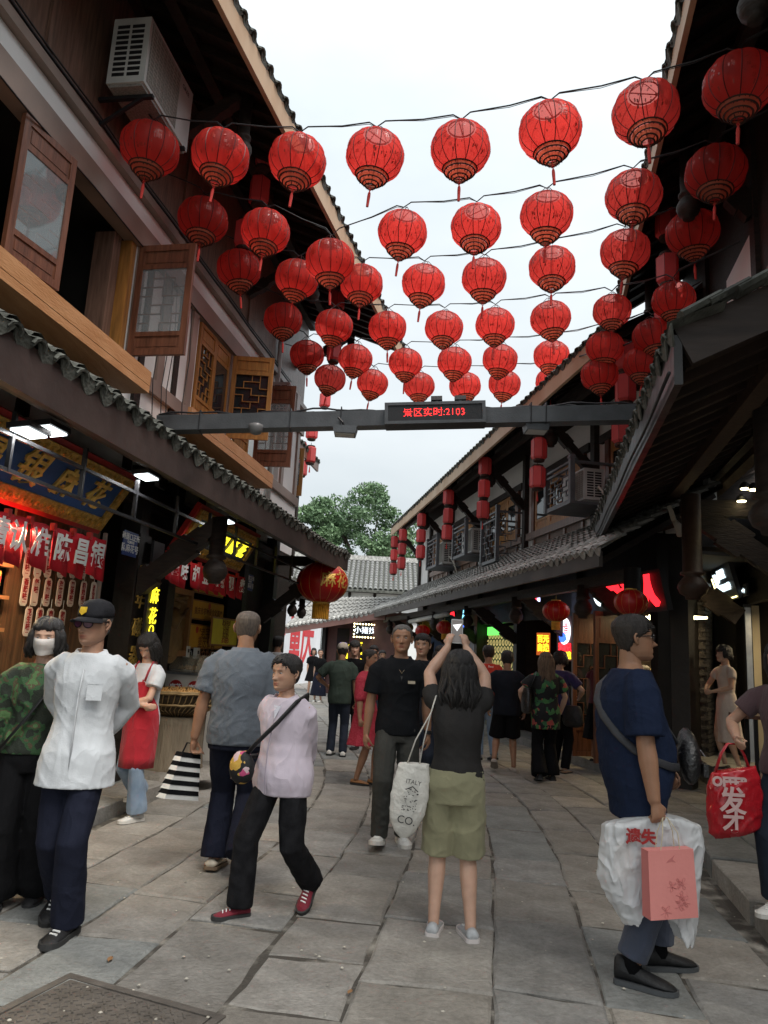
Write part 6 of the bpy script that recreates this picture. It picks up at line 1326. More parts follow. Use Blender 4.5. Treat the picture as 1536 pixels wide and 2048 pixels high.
    if top:
        g_ = MB(); lo = top.get('loose', .012); sl = top.get('sleeve', .55); m = top['m']; g_.loft(rings_torso(P, lo, top.get('hem', .47), top.get('neck', .838), top.get('puff', .0), top.get('flare', 0)))
        for i, (s0, el, w2) in enumerate(arms):
            sd = (-1, 1)[i]; sw_ = top.get('sw', .012)
            if sl > 0:
                dn_ = (el-s0)/np.linalg.norm(el-s0); pts = [s0-np.array([sd*.062*H, 0, .012*H]), s0-np.array([sd*.022*H, 0, .002*H]), s0+dn_*.03*H]; rs = [.028*H+lo*.3, .0335*H*(.45+.55*b)+lo*.55, .034*H*(.45+.55*b)+sw_*.8]
                if sl <= 1: pts += [s0+(el-s0)*max(.24, sl*.6), s0+(el-s0)*max(.3, sl)]; rs += [.031*H*(.45+.55*b)+sw_*1.2, .030*H*(.45+.55*b)+sw_*1.35]
                else: pts += [s0+(el-s0)*.55, el, el+(w2-el)*.5*(sl-1), el+(w2-el)*(sl-1)]; rs += [.031*H*(.45+.55*b)+sw_, .026*H*(.45+.55*b)+sw_, .023*H*(.45+.55*b)+sw_, top.get('cuff', .022*H)+sw_*.3]
                g_.tube(pts, rs, 14)
        garment(top.get('name', 'shirt'), g_, m, top.get('amp', .007), top.get('sc', 1.0))
        if top.get('collar'):
            cm = top.get('cm', m); b_ = MB(); c0 = P['sho']+np.array([0, -.003, .012*H]); rr = .047*H*(.6+.4*b); n_ = 20; rows_ = []
            if top['collar'] == 'stand': prof = [(1.12, 0), (1.0, .022), (.98, .034), (.93, .034), (.95, 0)]
            elif top['collar'] == 'crew': prof = [(1.16, -.006), (1.10, .006), (1.04, .004), (1.04, -.01)]
            else: prof = [(1.08, .0), (.98, .034), (1.02, .040), (1.36, -.004), (1.38, -.012), (1.26, -.004), (1.06, .028)]
            for r1, zz in prof:
                row = []
                for j in range(n_+1):
                    t = -math.pi/2+.24+(2*math.pi-.48)*j/n_ if top['collar'] != 'crew' else -math.pi/2+2*math.pi*j/n_
                    fr_ = max(0, -math.sin(t)); row.append((c0[0]+rr*r1*math.cos(t), c0[1]+rr*r1*.86*math.sin(t)-.006*fr_, c0[2]+zz*H/1.7-.034*fr_**2+(-.03 if zz < 0 and top['collar'] != 'crew' else 0)*fr_**4))
                rows_.append(row)
            b_.loft(rows_+[rows_[0]], False, False); b_.put('collar', cm, e, True)
    if shoes:
        for i, (hp, kn, an2, toe, hl, fyaw) in enumerate(legs):
            L = .165*H*(.92 if fem else 1.0)*shoes.get('sc', 1); pit = math.asin(min(.85, hl/(.78*L))) if hl > 0 else 0; fz = feet[i][2]
            base = np.array([an2[0], an2[1], fz if hl <= 0 else fz])
            M = Matrix.Translation((base[0], base[1], base[2])) @ Matrix.Rotation(R(fyaw), 4, 'Z') @ Matrix.Translation((0, -.5*L, 0)) @ Matrix.Rotation(pit, 4, 'X') @ Matrix.Translation((0, .5*L, 0))
            if hl < 0: M = Matrix.Translation(base) @ Matrix.Rotation(R(fyaw), 4, 'Z') @ Matrix.Translation((0, .2*L, 0)) @ Matrix.Rotation(-math.asin(min(.6, -hl/L)), 4, 'X') @ Matrix.Translation((0, -.2*L, 0))
            shoe(e, M, L, shoes['m'], shoes.get('s', white_print), shoes.get('k', 'sneaker'))
    return dict(e=e, P=P, HM=HMx, arms=arms, legs=legs, hs=hs, hc=hc, H=H, mw=e.matrix_basis.copy())
def make_hair(e, hair, HMx, q, wide, seed):
    style, col = hair[:2]; m = HM[col]; r = np.random.RandomState(seed+5)
    if style == 'none': return
    na, nt = 72, 44; A, Tt = np.meshgrid(np.linspace(-np.pi, np.pi, na, endpoint=False), np.linspace(-.95, 1, nt)); x, y, z = head_pt(A, Tt); x = x*wide; aa = np.abs(A)
    front = {'bangs': .22, 'pulled': .62, 'buzz': .60, 'older': .60}.get(style, .46); lin = np.interp(aa, [0, .5, .95, 1.25, 1.5, 1.8, 2.2, 3.2], [front, front-.02, .42, .16, .02, -.18, -.55, -.70 if style not in ('buzz', 'short', 'older') else -.52])
    if style == 'cap': lin = np.interp(aa, [0, 1.0, 1.4, 1.8, 2.3, 3.2], [.7, .4, .05, -.15, -.5, -.55])
    lin = lin+.04*np.sin(A*9+seed)+.03*np.sin(A*23)
    msk = 1/(1+np.exp(-(Tt-lin)*28)); th = {'buzz': .0035, 'short': .011, 'older': .013, 'cap': .006, 'pulled': .006, 'bob': .016, 'bangs': .017, 'long': .015}[style]
    tt = th*(.75+.5*np.clip(Tt, 0, 1)); ns = sum(np.sin(A*k+Tt*kk+p) for k, kk, p in zip(r.uniform(8, 34, 6), r.uniform(-14, 14, 6), r.uniform(0, 6, 6)))/6
    tt = tt*(1+.55*ns*(style != 'buzz')); off = msk*(tt+.002)-(1-msk)*.014
    c = np.array([0, .005, .012]); v = np.stack([x, y, z], -1)-c; L = np.linalg.norm(v, axis=-1, keepdims=True); v = c+v*(1+off[..., None]/L); V = v.reshape(-1, 3)
    F_ = [(i*na+k, i*na+(k+1) % na, (i+1)*na+(k+1) % na, (i+1)*na+k) for i in range(nt-1) for k in range(na)]+[tuple((nt-1)*na+k for k in range(na))]
    mb = MB(); mb.v = [tuple(p) for p in V]; mb.f = F_
    def strand(p0, p1, p2, w): mb.tube([p0, (Vector(p0)+Vector(p1))/2, p1, (Vector(p1)+Vector(p2))/2, p2], [w*.6, w, w, w*.8, w*.15], 5)
    if style in ('bob', 'bangs', 'long'):
        end = hair[2] if len(hair) > 2 else -.105; open_ = hair[3] if len(hair) > 3 else .95; n = int((150 if q else 70)*(1.4 if style == 'long' else 1))
        for k in range(n):
            az = r.uniform(open_, 2*math.pi-open_); az2 = az if az < math.pi else az-2*math.pi
            px, py, pz = [float(q_) for q_ in head_pt(np.array(az2), np.array(r.uniform(.15, .75)))]; dx, dy = math.sin(az2), -math.cos(az2)
            rad = .088+.014*r.rand(); drop_ = end+r.uniform(-.03, .035); bk = max(0, -math.cos(az2)); wv = hair[4] if len(hair) > 4 else .01
            p1 = (dx*(rad+.008)*wide, dy*(rad+.006)+.005, -.03+r.uniform(-.02, .02)); p2 = (dx*(rad+r.uniform(-.015, .02))+r.uniform(-wv, wv), dy*(rad+r.uniform(-.02, .015))+.012+r.uniform(-wv, wv)+(-.02*bk if style == 'bob' else .02*bk), drop_)
            if style == 'long': p2 = (dx*.095*(.75+.25*bk)+r.uniform(-.03, .03), dy*.06+.075+r.uniform(-.015, .02), drop_)
            mb.tube([(px*1.08, py*1.06, pz*1.03), ((px+p1[0])/2*1.09, (py+p1[1])/2*1.07, (pz+p1[2])/2+.01), p1, ((p1[0]+p2[0])/2+r.uniform(-wv, wv), (p1[1]+p2[1])/2+r.uniform(-wv, wv), (p1[2]+p2[2])/2), p2], [.008, .013, .0135, .012, .004], 5)
    if style == 'pulled':
        mb.lathe([(.004, -.03), (.026, -.02), (.032, 0), (.026, .02), (.004, .03)], (0, .115, .02), 12)
    if style == 'bangs':
        for k in range(26):
            az = r.uniform(-.75, .75); px, py, pz = [float(q_) for q_ in head_pt(np.array(az), np.array(.72))]; bx, by, bz = [float(q_) for q_ in head_pt(np.array(az+r.uniform(-.1, .1)), np.array(r.uniform(.22, .36)))]
            mb.tube([(px*1.05, py*1.1, pz*1.08), ((px+bx)/2*1.1, (py+by)/2*1.12, (pz+bz)/2), (bx*1.06, by*1.06, bz)], [.008, .010, .004], 5)
    if style in ('short', 'older') and q:
        for k in range(120):
            az = r.uniform(-np.pi, np.pi); t0 = r.uniform(max(.1, float(np.interp(abs(az), [0, 1.2, 3.2], [front+.05, .25, -.3]))), .98); a_ = np.array([float(q_) for q_ in head_pt(np.array(az), np.array(t0))]); d = a_/np.linalg.norm(a_); tg = np.array([.3*math.sin(az), -.5+.3*r.normal(), -.2]); 
            mb.tube([a_*1.03, a_*(1.03+th*7)+tg*.008, a_*(1.02+th*8.5)+tg*.022], [.005, .0055, .0015], 4)
    mb.put('hair', m, e, True, HMx)
# ------------------------------------------------------------------ the crowd
def gpos(u, v, z=0.0): p = at_z(u, v, z); return (p[0], p[1])
def place(u, vt, y): p = at_y(u, vt, y); return (p[0], y), float(p[2])
def held(nm, P_, label, cat, M=None): return mxempty(nm, P_['mw'] @ (M or Matrix.Identity(4)), label, cat)
navy_d = cloth('navy_dark', (.012, .014, .026)); black_c = cloth('black', (.006, .006, .007), sheen=.0); white_sh = cloth('white', (.53, .55, .57), bump=.12, fold=.42); slate = cloth('slate', (.055, .065, .095)); navy_t = cloth('navy_tee', (.011, .018, .042), sheen=.08)
jean_l = cloth('jeans_light', (.17, .25, .36), c2=(.30, .38, .48)); jean_d = cloth('jeans_dark', (.022, .028, .042))
sole_w = mat('sole_white', (.62, .60, .56), .6, .1, 6, 0); sole_d = mat('sole_dark', (.03, .03, .03), .7, .2, 6, 0); shoe_w = mat('shoe_white', (.60, .59, .56), .55, .1, 10, .1, 60); shoe_b = mat('shoe_black', (.012, .012, .013), .6, .2, 10, .2, 80)
def strap_on(P_, seq, off, r=(.006, .021)):
    """a strap that follows the clothed torso: (angle in degrees, height in metres) points"""
    pts = []
    for t, z in seq:
        rg = rings_torso(P_['P'], off, z/P_['H'], z/P_['H']+.0005)[0]; f_ = (t % 360)/360*26; i0 = int(f_) % 26; p0, p1 = np.array(rg[i0]), np.array(rg[(i0+1) % 26]); pts.append(p0+(p1-p0)*(f_-int(f_)))
    b = MB(); b.tube(pts, [r]*len(pts), 8); return b
# 1 elderly man in white shirt
OM = person(gpos(112, 1866), 6, 1.76, 'elderly man in white long-sleeved shirt, black cap and sunglasses, hands behind back', b=.88, skin='old', q=2, old=1, head=(-24, 4), hair=('cap', 'grey'), wide=.96, lean=(.0, .015),
    feet=[(-.07, .26, .02, .07, -2), (.06, -.04, 0, 0, -14)], hands=[((-.07, .19, .97), (-.75, .8, 0), .9), ((.05, .20, .95), (.75, .8, 0), .9)], drop=.015,
    top=dict(m=white_sh, hem=.435, sleeve=1.93, loose=.024, sw=.02, collar='fold', amp=.008, sc=.9, cuff=.03, flare=.036, name='white_shirt'), bottom=dict(k='pants', m=navy_d, hem=.078, loose=.02), shoes=dict(m=shoe_b, s=sole_d), seed=1)
b = MB()
for k in range(6): P0 = OM['P']; b.lathe([(.0055, 0), (.005, .002)], (P0['sho'][0]*(1-k/7)+.005, -.14-.008*math.sin(k), .80*OM['H']-.015-k*.105), 8)
btn = b; c_ = OM['hc']; HMx = OM['HM']
capm = cloth('cap_black', (.018, .018, .021), var=.2)
CA = held('cap', OM, 'black baseball cap with a small yellow crest on the elderly man', 'cap'); b = MB(); n = 28; rg = []
for t in (.18, .35, .5, .7, .86, .96, 1.0):
    row = []
    for k in range(n): x, y, z = [float(v) for v in head_pt(np.array(2*math.pi*k/n), np.array(min(t, .999)))]; row.append((x*1.10+0, y*1.09+.004, z*1.10+.014))
    rg.append(row)
b.loft(rg).put('crown', capm, CA, True, HMx)
b = MB(); rows_ = []
for f_ in (0, .35, .7, 1): rows_.append([(math.sin(a)*(.078+.012*f_), -math.cos(a)*(.09+.085*f_*math.cos(a*.85)), .043-.012*f_-.02*abs(math.sin(a))*f_) for a in [-1.25+2.5*k/14 for k in range(15)]])
rows2 = [[(x, y, z-.006) for x, y, z in r0] for r0 in rows_]; b.loft(rows_+rows2[::-1], False, False); b.put('peak', capm, CA, True, HMx)
crest = mat('crest_yellow', (.65, .42, .03), .5, .2, 40, .2, 60); b = MB(); b.prism([(-.02, .02), (.02, .02), (.022, -.008), (0, -.024), (-.022, -.008)], lambda x, y, d: (x, -.0985+y*.32-d, .075+y), 0, .005); b.put('crest', crest, CA, False, HMx)
def glasses(P_, label, fm, lm, r0=.024, top_only=False):
    G = held('glasses', P_, label, 'glasses'); f = MB(); l_ = MB()
    for sd in (-1, 1):
        pts = [(sd*.033+r0*1.12*math.cos(t), -.100+abs(sd*.033+r0*1.12*math.cos(t))*.16, .006+r0*.92*math.sin(t)) for t in [2*math.pi*k/18 for k in range(19)]]
        f.tube(pts, .0032 if not top_only else .0016, 5, False); l_.add(pts[:-1], [tuple(range(18))]); f.tube([(sd*.062, -.088, .012), (sd*.078, -.05, .014), (sd*.080, .01, .012)], .0028, 5)
    f.tube([(-.008, -.101, .012), (.008, -.101, .012)], .003, 5); f.put('frame', fm, G, True, P_['HM']); l_.put('lens', lm, G, False, P_['HM'])
glasses(OM, 'dark round sunglasses with purple tinted lenses on the elderly man', mat('glasses_dark', (.02, .008, .012), .25, .2, 5, 0), mat('lens_purple', (.10, .03, .065), .08, .3, 30, 0, spec=.9))
b = MB(); b.box(.02, .10, -.002, .0, -.05, .045); b.box(.019, .101, -.004, -.002, .035, .045)
b.put('chest_pocket', white_sh, OM['e'], False, Matrix.Translation((0.02, -.148, 1.26)) @ Matrix.Rotation(R(8), 4, 'Z') @ Matrix.Rotation(R(-5), 4, 'X'))
b = MB(); b.tube([(OM['P']['sho'][0]+.003, -.110, 1.37), (.003, -.150, 1.25), (.002, -.158, 1.05), (.0, -.150, .83)], [(.013, .004)]*4, 8); b.put('button_placket', white_sh, OM['e'], True)
# 2 masked woman in camouflage blouse
camo = mat('cloth_camo', (.015, .022, .013), .8, .1, 9, .25, 120, col2=(.075, .14, .05)); 
def camo_fn(t, n, l, b):
    c = n['Texture Coordinate']; v = n.new('ShaderNodeTexNoise'); v.inputs['Scale'].default_value = 14; v.inputs['Detail'].default_value = 2; l.new(c.outputs['Object'], v.inputs['Vector'])
    rp = n.new('ShaderNodeValToRGB'); rp.color_ramp.interpolation = 'CONSTANT'; rp.color_ramp.elements[0].color = (.016, .022, .014, 1); e1 = rp.color_ramp.elements[1]; e1.position = .47; e1.color = (.028, .075, .028, 1)
    e2 = rp.color_ramp.elements.new(.56); e2.color = (.075, .055, .03, 1); e3 = rp.color_ramp.elements.new(.62); e3.color = (.07, .14, .05, 1); l.new(v.outputs['Fac'], rp.inputs[0]); l.new(rp.outputs[0], b.inputs['Base Color'])
tweak(camo, camo_fn)
MW = person(gpos(22, 1812), 14, 1.64, 'woman in white face mask and green camouflage blouse at the left edge', 'f', 1.02, skin='fair', q=2, head=(-6, 3), hair=('bob', 'black', -.10, .85, .02), feet=[(-.1, .05, 0, 0, 8), (.12, .12, 0, .02, -8)], hands=[((-.27, .0, .75), (-1, .4, 0), .6), ((.25, .03, .74), (1, .4, 0), .6)],
    top=dict(m=camo, hem=.52, sleeve=1.6, loose=.026, sw=.03, collar='crew', amp=.010, name='blouse'), bottom=dict(k='pants', m=black_c, hem=.13, loose=.03, rise=.02), shoes=dict(m=shoe_b, s=sole_d, k='slip'), seed=2)
MK = held('face_mask', MW, 'pleated white face mask on the woman at the left edge', 'mask'); b = MB(); rows_ = []
for i, z in enumerate((.006, -.008, -.012, -.03, -.034, -.052, -.056, -.078, -.098)):
    dp = (.017, .031, .030, .036, .030, .028, .022, .020, .012)[i]; rows_.append([(math.sin(a)*.079*(1-.30*max(0, -z-.05)/.05), -math.cos(a)*(.094+dp*max(0, math.cos(a)))+.006, z-.006*math.cos(a*2)) for a in [-1.35+2.7*k/16 for k in range(17)]])
b.loft(rows_, False, False); o = b.put('pleats', mat('mask_cloth', (.62, .58, .55), .8, .05, 6, .1, 80), MK, True, MW['HM'])
b = MB(); b.tube([(.14, .03, 1.36), (.11, -.10, 1.30), (-.02, -.155, 1.08), (-.16, -.12, .88)], [(.012, .004)]*4, 6); b.put('crossbody_strap', shoe_b, MW['e'], True)
# 3 shop girl with red apron
AG = person(gpos(264, 1640), -14, 1.60, 'shop girl in red apron looking down with crossed arms beside the kerb', 'f', .88, skin='fair', q=2, head=(4, 36), hair=('bob', 'black', -.125, .62, .008), lean=(0, -.03), feet=[(-.11, .25, .12, 0, -10), (.05, -.02, 0, 0, -25)], hands=[((.10, -.19, .985), (-1, -.2, -.4), .5, (1, .1, -.05), (0, 1, 0)), ((-.09, -.20, .95), (1, -.2, -.4), .5, (-1, .1, .05), (0, 1, 0))],
    top=dict(m=white_sh, hem=.50, sleeve=.62, loose=.016, sw=.022, collar='crew', amp=.008, name='tshirt'), bottom=dict(k='pants', m=jean_l, hem=.085, loose=.012, rise=.02), shoes=dict(m=shoe_w, s=sole_w), seed=3)
apron = cloth('apron_red', (.40, .010, .022), .7, sheen=.2); b = MB(); rows_ = []
for z, w, dy in ((1.20, .62, .122), (1.10, .8, .135), (.98, 1.25, .142), (.88, 1.5, .158), (.78, 1.55, .172), (.66, 1.5, .18), (.54, 1.45, .186), (.45, 1.42, .188)):
    rows_.append([(math.sin(a)*(.142 if z > 1 else .165), -math.cos(a)*dy*(1+.03*math.sin(a*9+z*7)*(z < .9))+.008-.028*max(0, z-.6), z) for a in [-w+2*w*k/18 for k in range(19)]])
b.loft(rows_+[[(x*.97, y+.007, z) for x, y, z in r0] for r0 in rows_[::-1]], False, False); o = b.put('apron', apron, AG['e'], True)
for sd in (-1, 1): b = MB(); b.tube([(sd*.066, -.152, 1.19), (sd*.075, -.125, 1.27), (sd*.07, -.055, 1.345), (sd*.06, .03, 1.34)], [(.019, .004)]*4, 8); b.put('apron_strap', apron, AG['e'], True)
# 4 man in grey polo, seen from behind
GP = person(gpos(452, 1746), 182, 1.80, 'broad man in grey polo shirt seen from behind, walking away', b=1.16, belly=.01, skin='tan', q=2, head=(-4, 2), hair=('buzz', 'stubble'), wide=1.04, feet=[(-.10, .16, .03, .09, 4), (.10, -.06, 0, .02, -8)], hands=[((-.31, .02, .84), (-1, .5, 0), .7), ((.32, .0, .80), (1, .5, 0), 1.2)],
    top=dict(m=cloth('grey_polo', (.115, .132, .155), sheen=.05), hem=.475, sleeve=.80, loose=.022, sw=.026, collar='fold', amp=.008, name='polo_shirt'), bottom=dict(k='pants', m=navy_d, hem=.088, loose=.022), shoes=dict(m=mat('shoe_cream', (.55, .48, .38), .5, .1, 8, .1, 50), s=mat('sole_brown', (.16, .11, .07), .7, .2, 6, 0), k='slip'), seed=4)
w = GP['arms'][1][2]; SB = held('striped_bag', GP, 'black and white striped carrier bag in the grey polo man hand', 'bag', Matrix.Translation(w+np.array([.03, -.0, -.10])) @ Matrix.Rotation(R(55), 4, 'Z') @ Matrix.Rotation(R(-10), 4, 'Y') @ Matrix.Scale(.72, 4))
for k in range(10):
    z0 = .0-k*.043; m_ = black_c if k % 2 == 0 else mat('bag_white', (.62, .62, .60), .35, .1, 6, .3, 12); b = MB(); w0, w1 = .13+.010*k, .13+.010*(k+1)
    b.box8([(-w0, -.05-.003*k, z0-.043), (w0, -.05-.003*k, z0-.043), (w0, .05, z0-.043), (-w0, .05, z0-.043), (-w0+.01, -.045, z0), (w0-.01, -.045, z0), (w0-.01, .045, z0), (-w0+.01, .045, z0)]); b.put('stripe', m_, SB)
b = MB(); b.tube([(-.08, 0, 0), (-.05, 0, .09), (.05, 0, .09), (.08, 0, 0)], [(.012, .006)]*4, 6); b.put('handle', black_c, SB); MB().box(-.07, .09, -.066, -.064, -.19, -.14).put('print_label', black_c, SB); sub('lettering', text_mesh('FUSION', .036, .001, 0, m=white_print), SB, Matrix.Translation((.01, -.068, -.165)) @ Matrix.Rotation(R(90), 4, 'X'))
# 5 elderly woman in lavender jacket
lav = cloth('lavender', (.56, .49, .56), .6, bump=.1, sheen=.1)
LW = person(gpos(545, 1826), -24, 1.50, 'elderly woman in pale lavender zip jacket with hands behind her back', 'f', 1.06, belly=.022, skin='mid', q=2, old=1, head=(-16, 2), hair=('older', 'black'), wide=1.05, slouch=1.2, lean=(0, -.03), drop=.012, feet=[(-.13, -.16, 0, 0, -38), (.13, .22, .02, .10, 8)], hands=[((-.06, .19, .79), (-.75, .8, 0), .9), ((.05, .20, .77), (.75, .8, 0), .9)],
    top=dict(m=lav, hem=.455, sleeve=1.93, loose=.03, sw=.026, collar='fold', amp=.009, puff=.02, flare=.005, cuff=.034, name='jacket'), bottom=dict(k='pants', m=cloth('black_plush', (.006, .006, .007), c2=(.016, .016, .018), sc=14), hem=.066, loose=.024), shoes=dict(m=cloth('maroon_shoe', (.16, .012, .025), .6), s=sole_d), seed=5)
b = MB(); b.prism([(-.038, .0), (.038, .0), (.0, -.12)], lambda x, y, d: (x, -.103+y*.38-d, 1.238+y), 0, .006); b.put('blouse_neck', cloth('blouse_pale', (.5, .5, .56)), LW['e'])
b = MB(); b.tube([(0, -.150, 1.125), (0, -.198, .95), (0, -.205, .80), (0, -.19, .70)], .004, 5); b.put('zip', mat('zip_pale', (.35, .3, .36), .4, .1, 5, 0), LW['e'])
FB = held('floral_bag', LW, 'round black floral pouch bag with wide black strap across the lavender jacket', 'bag'); flo = mat('floral', (.010, .009, .012), .7, .1, 22, .3, 40)
def flo_fn(t, n, l, b, cols=((.45, .06, .16), (.50, .30, .05), (.55, .40, .42)), thr=.62, sc=22):
    c = n['Texture Coordinate']; v = n.new('ShaderNodeTexVoronoi'); v.inputs['Scale'].default_value = sc; l.new(c.outputs['Object'], v.inputs['Vector']); no = n.new('ShaderNodeTexNoise'); no.inputs['Scale'].default_value = sc*.5; l.new(c.outputs['Object'], no.inputs['Vector'])
    rp = n.new('ShaderNodeValToRGB'); rp.color_ramp.interpolation = 'CONSTANT'; rp.color_ramp.elements[0].color = (*cols[0], 1); rp.color_ramp.elements[1].position = .4; rp.color_ramp.elements[1].color = (*cols[1], 1); e_ = rp.color_ramp.elements.new(.7); e_.color = (*cols[2], 1); l.new(v.outputs['Color'], rp.inputs[0])
    lt = n.new('ShaderNodeMath'); lt.operation = 'GREATER_THAN'; lt.inputs[1].default_value = thr-.08; l.new(no.outputs['Fac'], lt.inputs[0]); mm = n.new('ShaderNodeMix'); mm.data_type = 'RGBA'; l.new(lt.outputs[0], mm.inputs[0]); mm.inputs[6].default_value = (.009, .009, .010, 1); l.new(rp.outputs[0], mm.inputs[7]); l.new(mm.outputs[2], b.inputs['Base Color'])
tweak(flo, flo_fn)
b = MB(); b.loft([[(-.165+.075*s_*math.cos(t), -.205+.045*s_*math.sin(t)*1.2, z) for t in [2*math.pi*k/16 for k in range(16)]] for s_, z in ((.4, .74), (.9, .765), (1.08, .81), (1.05, .86), (.75, .90), (.45, .925))]); b.put('pouch', flo, FB, True)
b = MB(); b.tube([(-.15, -.20, .90), (-.07, -.215, .98), (.04, -.185, 1.10), (.115, -.10, 1.225), (.12, .02, 1.265), (.06, .12, 1.15), (-.1, .13, .95), (-.17, -.05, .88), (-.17, -.19, .89)], [(.02, .011)]*9, 8); b.put('strap', shoe_b, FB, True)
# 6 man in black polo
BPm = person(gpos(784, 1690), 4, 1.80, 'man in black polo shirt and grey trousers walking towards the camera', b=1.02, skin='tan', q=2, head=(-7, -2), hair=('buzz', 'grey'), old=1, wide=1.02, feet=[(-.12, -.10, .02, -.05, -14), (.09, .08, 0, 0, 4)], hands=[((-.27, -.02, .83), (-1, .5, 0), .8), ((.27, .04, .83), (1, .5, 0), .8)],
    top=dict(m=cloth('black_polo', (.009, .010, .012), sheen=.06), hem=.485, sleeve=.80, loose=.018, sw=.022, collar='fold', amp=.007, name='polo_shirt'), bottom=dict(k='pants', m=cloth('olive_grey', (.055, .055, .050)), hem=.062, loose=.022, amp=.010), shoes=dict(m=shoe_w, s=sole_w), seed=6)
MB().box(-.03, .03, -.002, .002, -.012, .012).put('chest_badge', mat('badge', (.35, .30, .22), .5, .2, 60, 0), BPm['e'], False, Matrix.Translation((.085, -.137, 1.315)) @ Matrix.Rotation(R(-14), 4, 'X'))
b = MB(); b.prism([(-.032, .01), (.032, .01), (0, -.10)], lambda x, y, d: (x, -.098+y*.42-d, 1.425+y), 0, .004); b.put('open_neck', SK['tan'], BPm['e'])
b = MB(); b.tube([(-.055, -.03, 1.50), (-.04, -.10, 1.44), (0, -.135, 1.385), (.04, -.10, 1.44), (.055, -.03, 1.50)], .0025, 5); b.put('neck_chain', mat('chain', (.6, .5, .35), .3, .1, 5, 0, metal=.7), BPm['e'])
for sd, L_ in ((0, BPm['legs'][0]), (1, BPm['legs'][1])): pass
w = BPm['arms'][1][2]; b = MB(); b.tube([w+np.array([0, 0, .012]), w+np.array([0, 0, .042])], .036, 10); o = b.put('wristwatch', black_metal, BPm['e'])
# 7 photographing woman
PW = person(gpos(902, 1874), 178, 1.575, 'woman in dark grey top and khaki shorts photographing with raised phone', 'f', 1.04, skin='fair', q=2, head=(2, -6), hair=('long', 'black', -.225, 1.0, .045), feet=[(-.105, .02, 0, 0, 12), (.10, -.03, 0, 0, -10)], hands=[((-.055, -.31, 1.61), (-.8, .1, -.6), .9, (.1, -.15, 1), (.5, -.9, 0)), ((.055, -.31, 1.61), (.8, .1, -.6), .9, (-.1, -.15, 1), (-.5, -.9, 0))],
    top=dict(m=cloth('charcoal', (.030, .028, .027), sheen=.08), hem=.535, sleeve=.42, loose=.008, sw=.012, collar='crew', amp=.007, sc=.7, name='top'), bottom=dict(k='shorts', m=cloth('khaki', (.27, .255, .155), bump=.15), len=1.02, hem=.083, loose=.022, amp=.012, sc=.8), shoes=dict(m=mat('shoe_silver', (.38, .39, .40), .45, .2, 24, .2, 60), s=mat('sole_pale', (.6, .55, .53), .6, .1, 6, 0)), seed=7)
PH = held('phone', PW, 'smartphone held up by the photographing woman', 'phone', Matrix.Translation((0, -.345, 1.71)) @ Matrix.Rotation(R(6), 4, 'X'))
MB().box(-.038, .038, -.004, .004, -.078, .078).put('body', white_metal, PH); MB().box(-.034, .034, .0042, .006, -.072, .072).put('screen', glow('screen', (.10, .09, .085), .5), PH)
b = MB(); b.prism([(-.03, .05), (.03, .04), (.0, -.0)], lambda x, y, d: (x, d, y), .0062, .0068); b.put('screen_picture', glow('screen_sky', (.6, .62, .62), .8), PH)
TB = held('tote_bag', PW, 'white canvas tote bag with black print on the photographing woman shoulder', 'bag'); canvas = cloth('canvas', (.60, .58, .53), .8, bump=.35, bs=60)
b = MB(); rg = []
for z, wx, wy in ((.52, .03, .02), (.56, .075, .04), (.64, .115, .06), (.75, .125, .065), (.85, .115, .055), (.93, .10, .045)): rg.append([(.268+wx*math.cos(t)*.92+.10*(.75-z), .05+wy*math.sin(t)*1.0, z) for t in [2*math.pi*k/18 for k in range(18)]])
me = remesh(MB().loft(rg), .009, 2, 'sack'); wrinkle(me, .010, 70, .8, .4); me.materials.append(canvas); local('sack', me, TB)
for dy in (-.05, .07): b = MB(); b.tube([(.25+dy*.6, .06, .92), (.22+dy*.4, .07, 1.06), (.165, .075, 1.22), (.14, .03, 1.305), (.15, -.04, 1.27)], [(.017, .004)]*5, 6); b.put('handle', canvas, TB, True)
prt = mat('print_black', (.03, .03, .03), .7, .2, 5, 0); TM = Matrix.Translation((.265, .112, .74)) @ Matrix.Rotation(R(180), 4, 'Z') @ Matrix.Rotation(R(90), 4, 'X') @ Matrix.Rotation(R(-9), 4, 'Z')
for t, s, y in (('ITALY', .034, .095), ('CO.', .06, -.115)): sub('lettering', text_mesh(t, s, .0008, 0, m=prt), TB, TM @ T(0, y, .012))
b = MB(); q = random.Random(4)
for k in range(46): x, y = q.uniform(-.04, .04), q.uniform(-.07, .06); b.box(x-.004, x+q.uniform(0, .008), y-.002, y+.002, .012, .0135)
b.tube([(-.035, .05, .013), (0, .072, .013), (.035, .05, .013)], .003, 4); b.put('printed_pattern', prt, TB, False, TM)
# 8 man in navy t-shirt, profile
NM = person(gpos(1276, 1948), 84, 1.83, 'stout man with glasses in navy t-shirt holding carrier bags, seen in profile', b=1.22, belly=.052, skin='tan', q=2, head=(4, -3), hair=('short', 'dark'), wide=1.05, slouch=.8, lean=(0, .02), feet=[(-.14, .06, 0, 0, -22), (.10, -.13, 0, 0, 12)], hands=[((-.29, -.03, .80), (-.6, 1, 0), 1.6), ((.24, -.20, .98), (1, .5, 0), .9)],
    top=dict(m=navy_t, hem=.42, sleeve=.88, loose=.022, sw=.032, collar='crew', amp=.010, name='tshirt'), bottom=dict(k='pants', m=slate, hem=.068, loose=.020, rise=.055), shoes=dict(m=shoe_b, s=mat('sole_grey', (.07, .075, .08), .6, .1, 6, 0), k='boot'), seed=8)
for hp_, kn_, an_, *_r in NM['legs']: b = MB(); b.tube([an_+np.array([0, 0, -.03]), an_+np.array([0, 0, .03]), an_+np.array([0, .0, .12])], [.047, .044, .05], 12); b.put('sock', black_c, NM['e'], True)
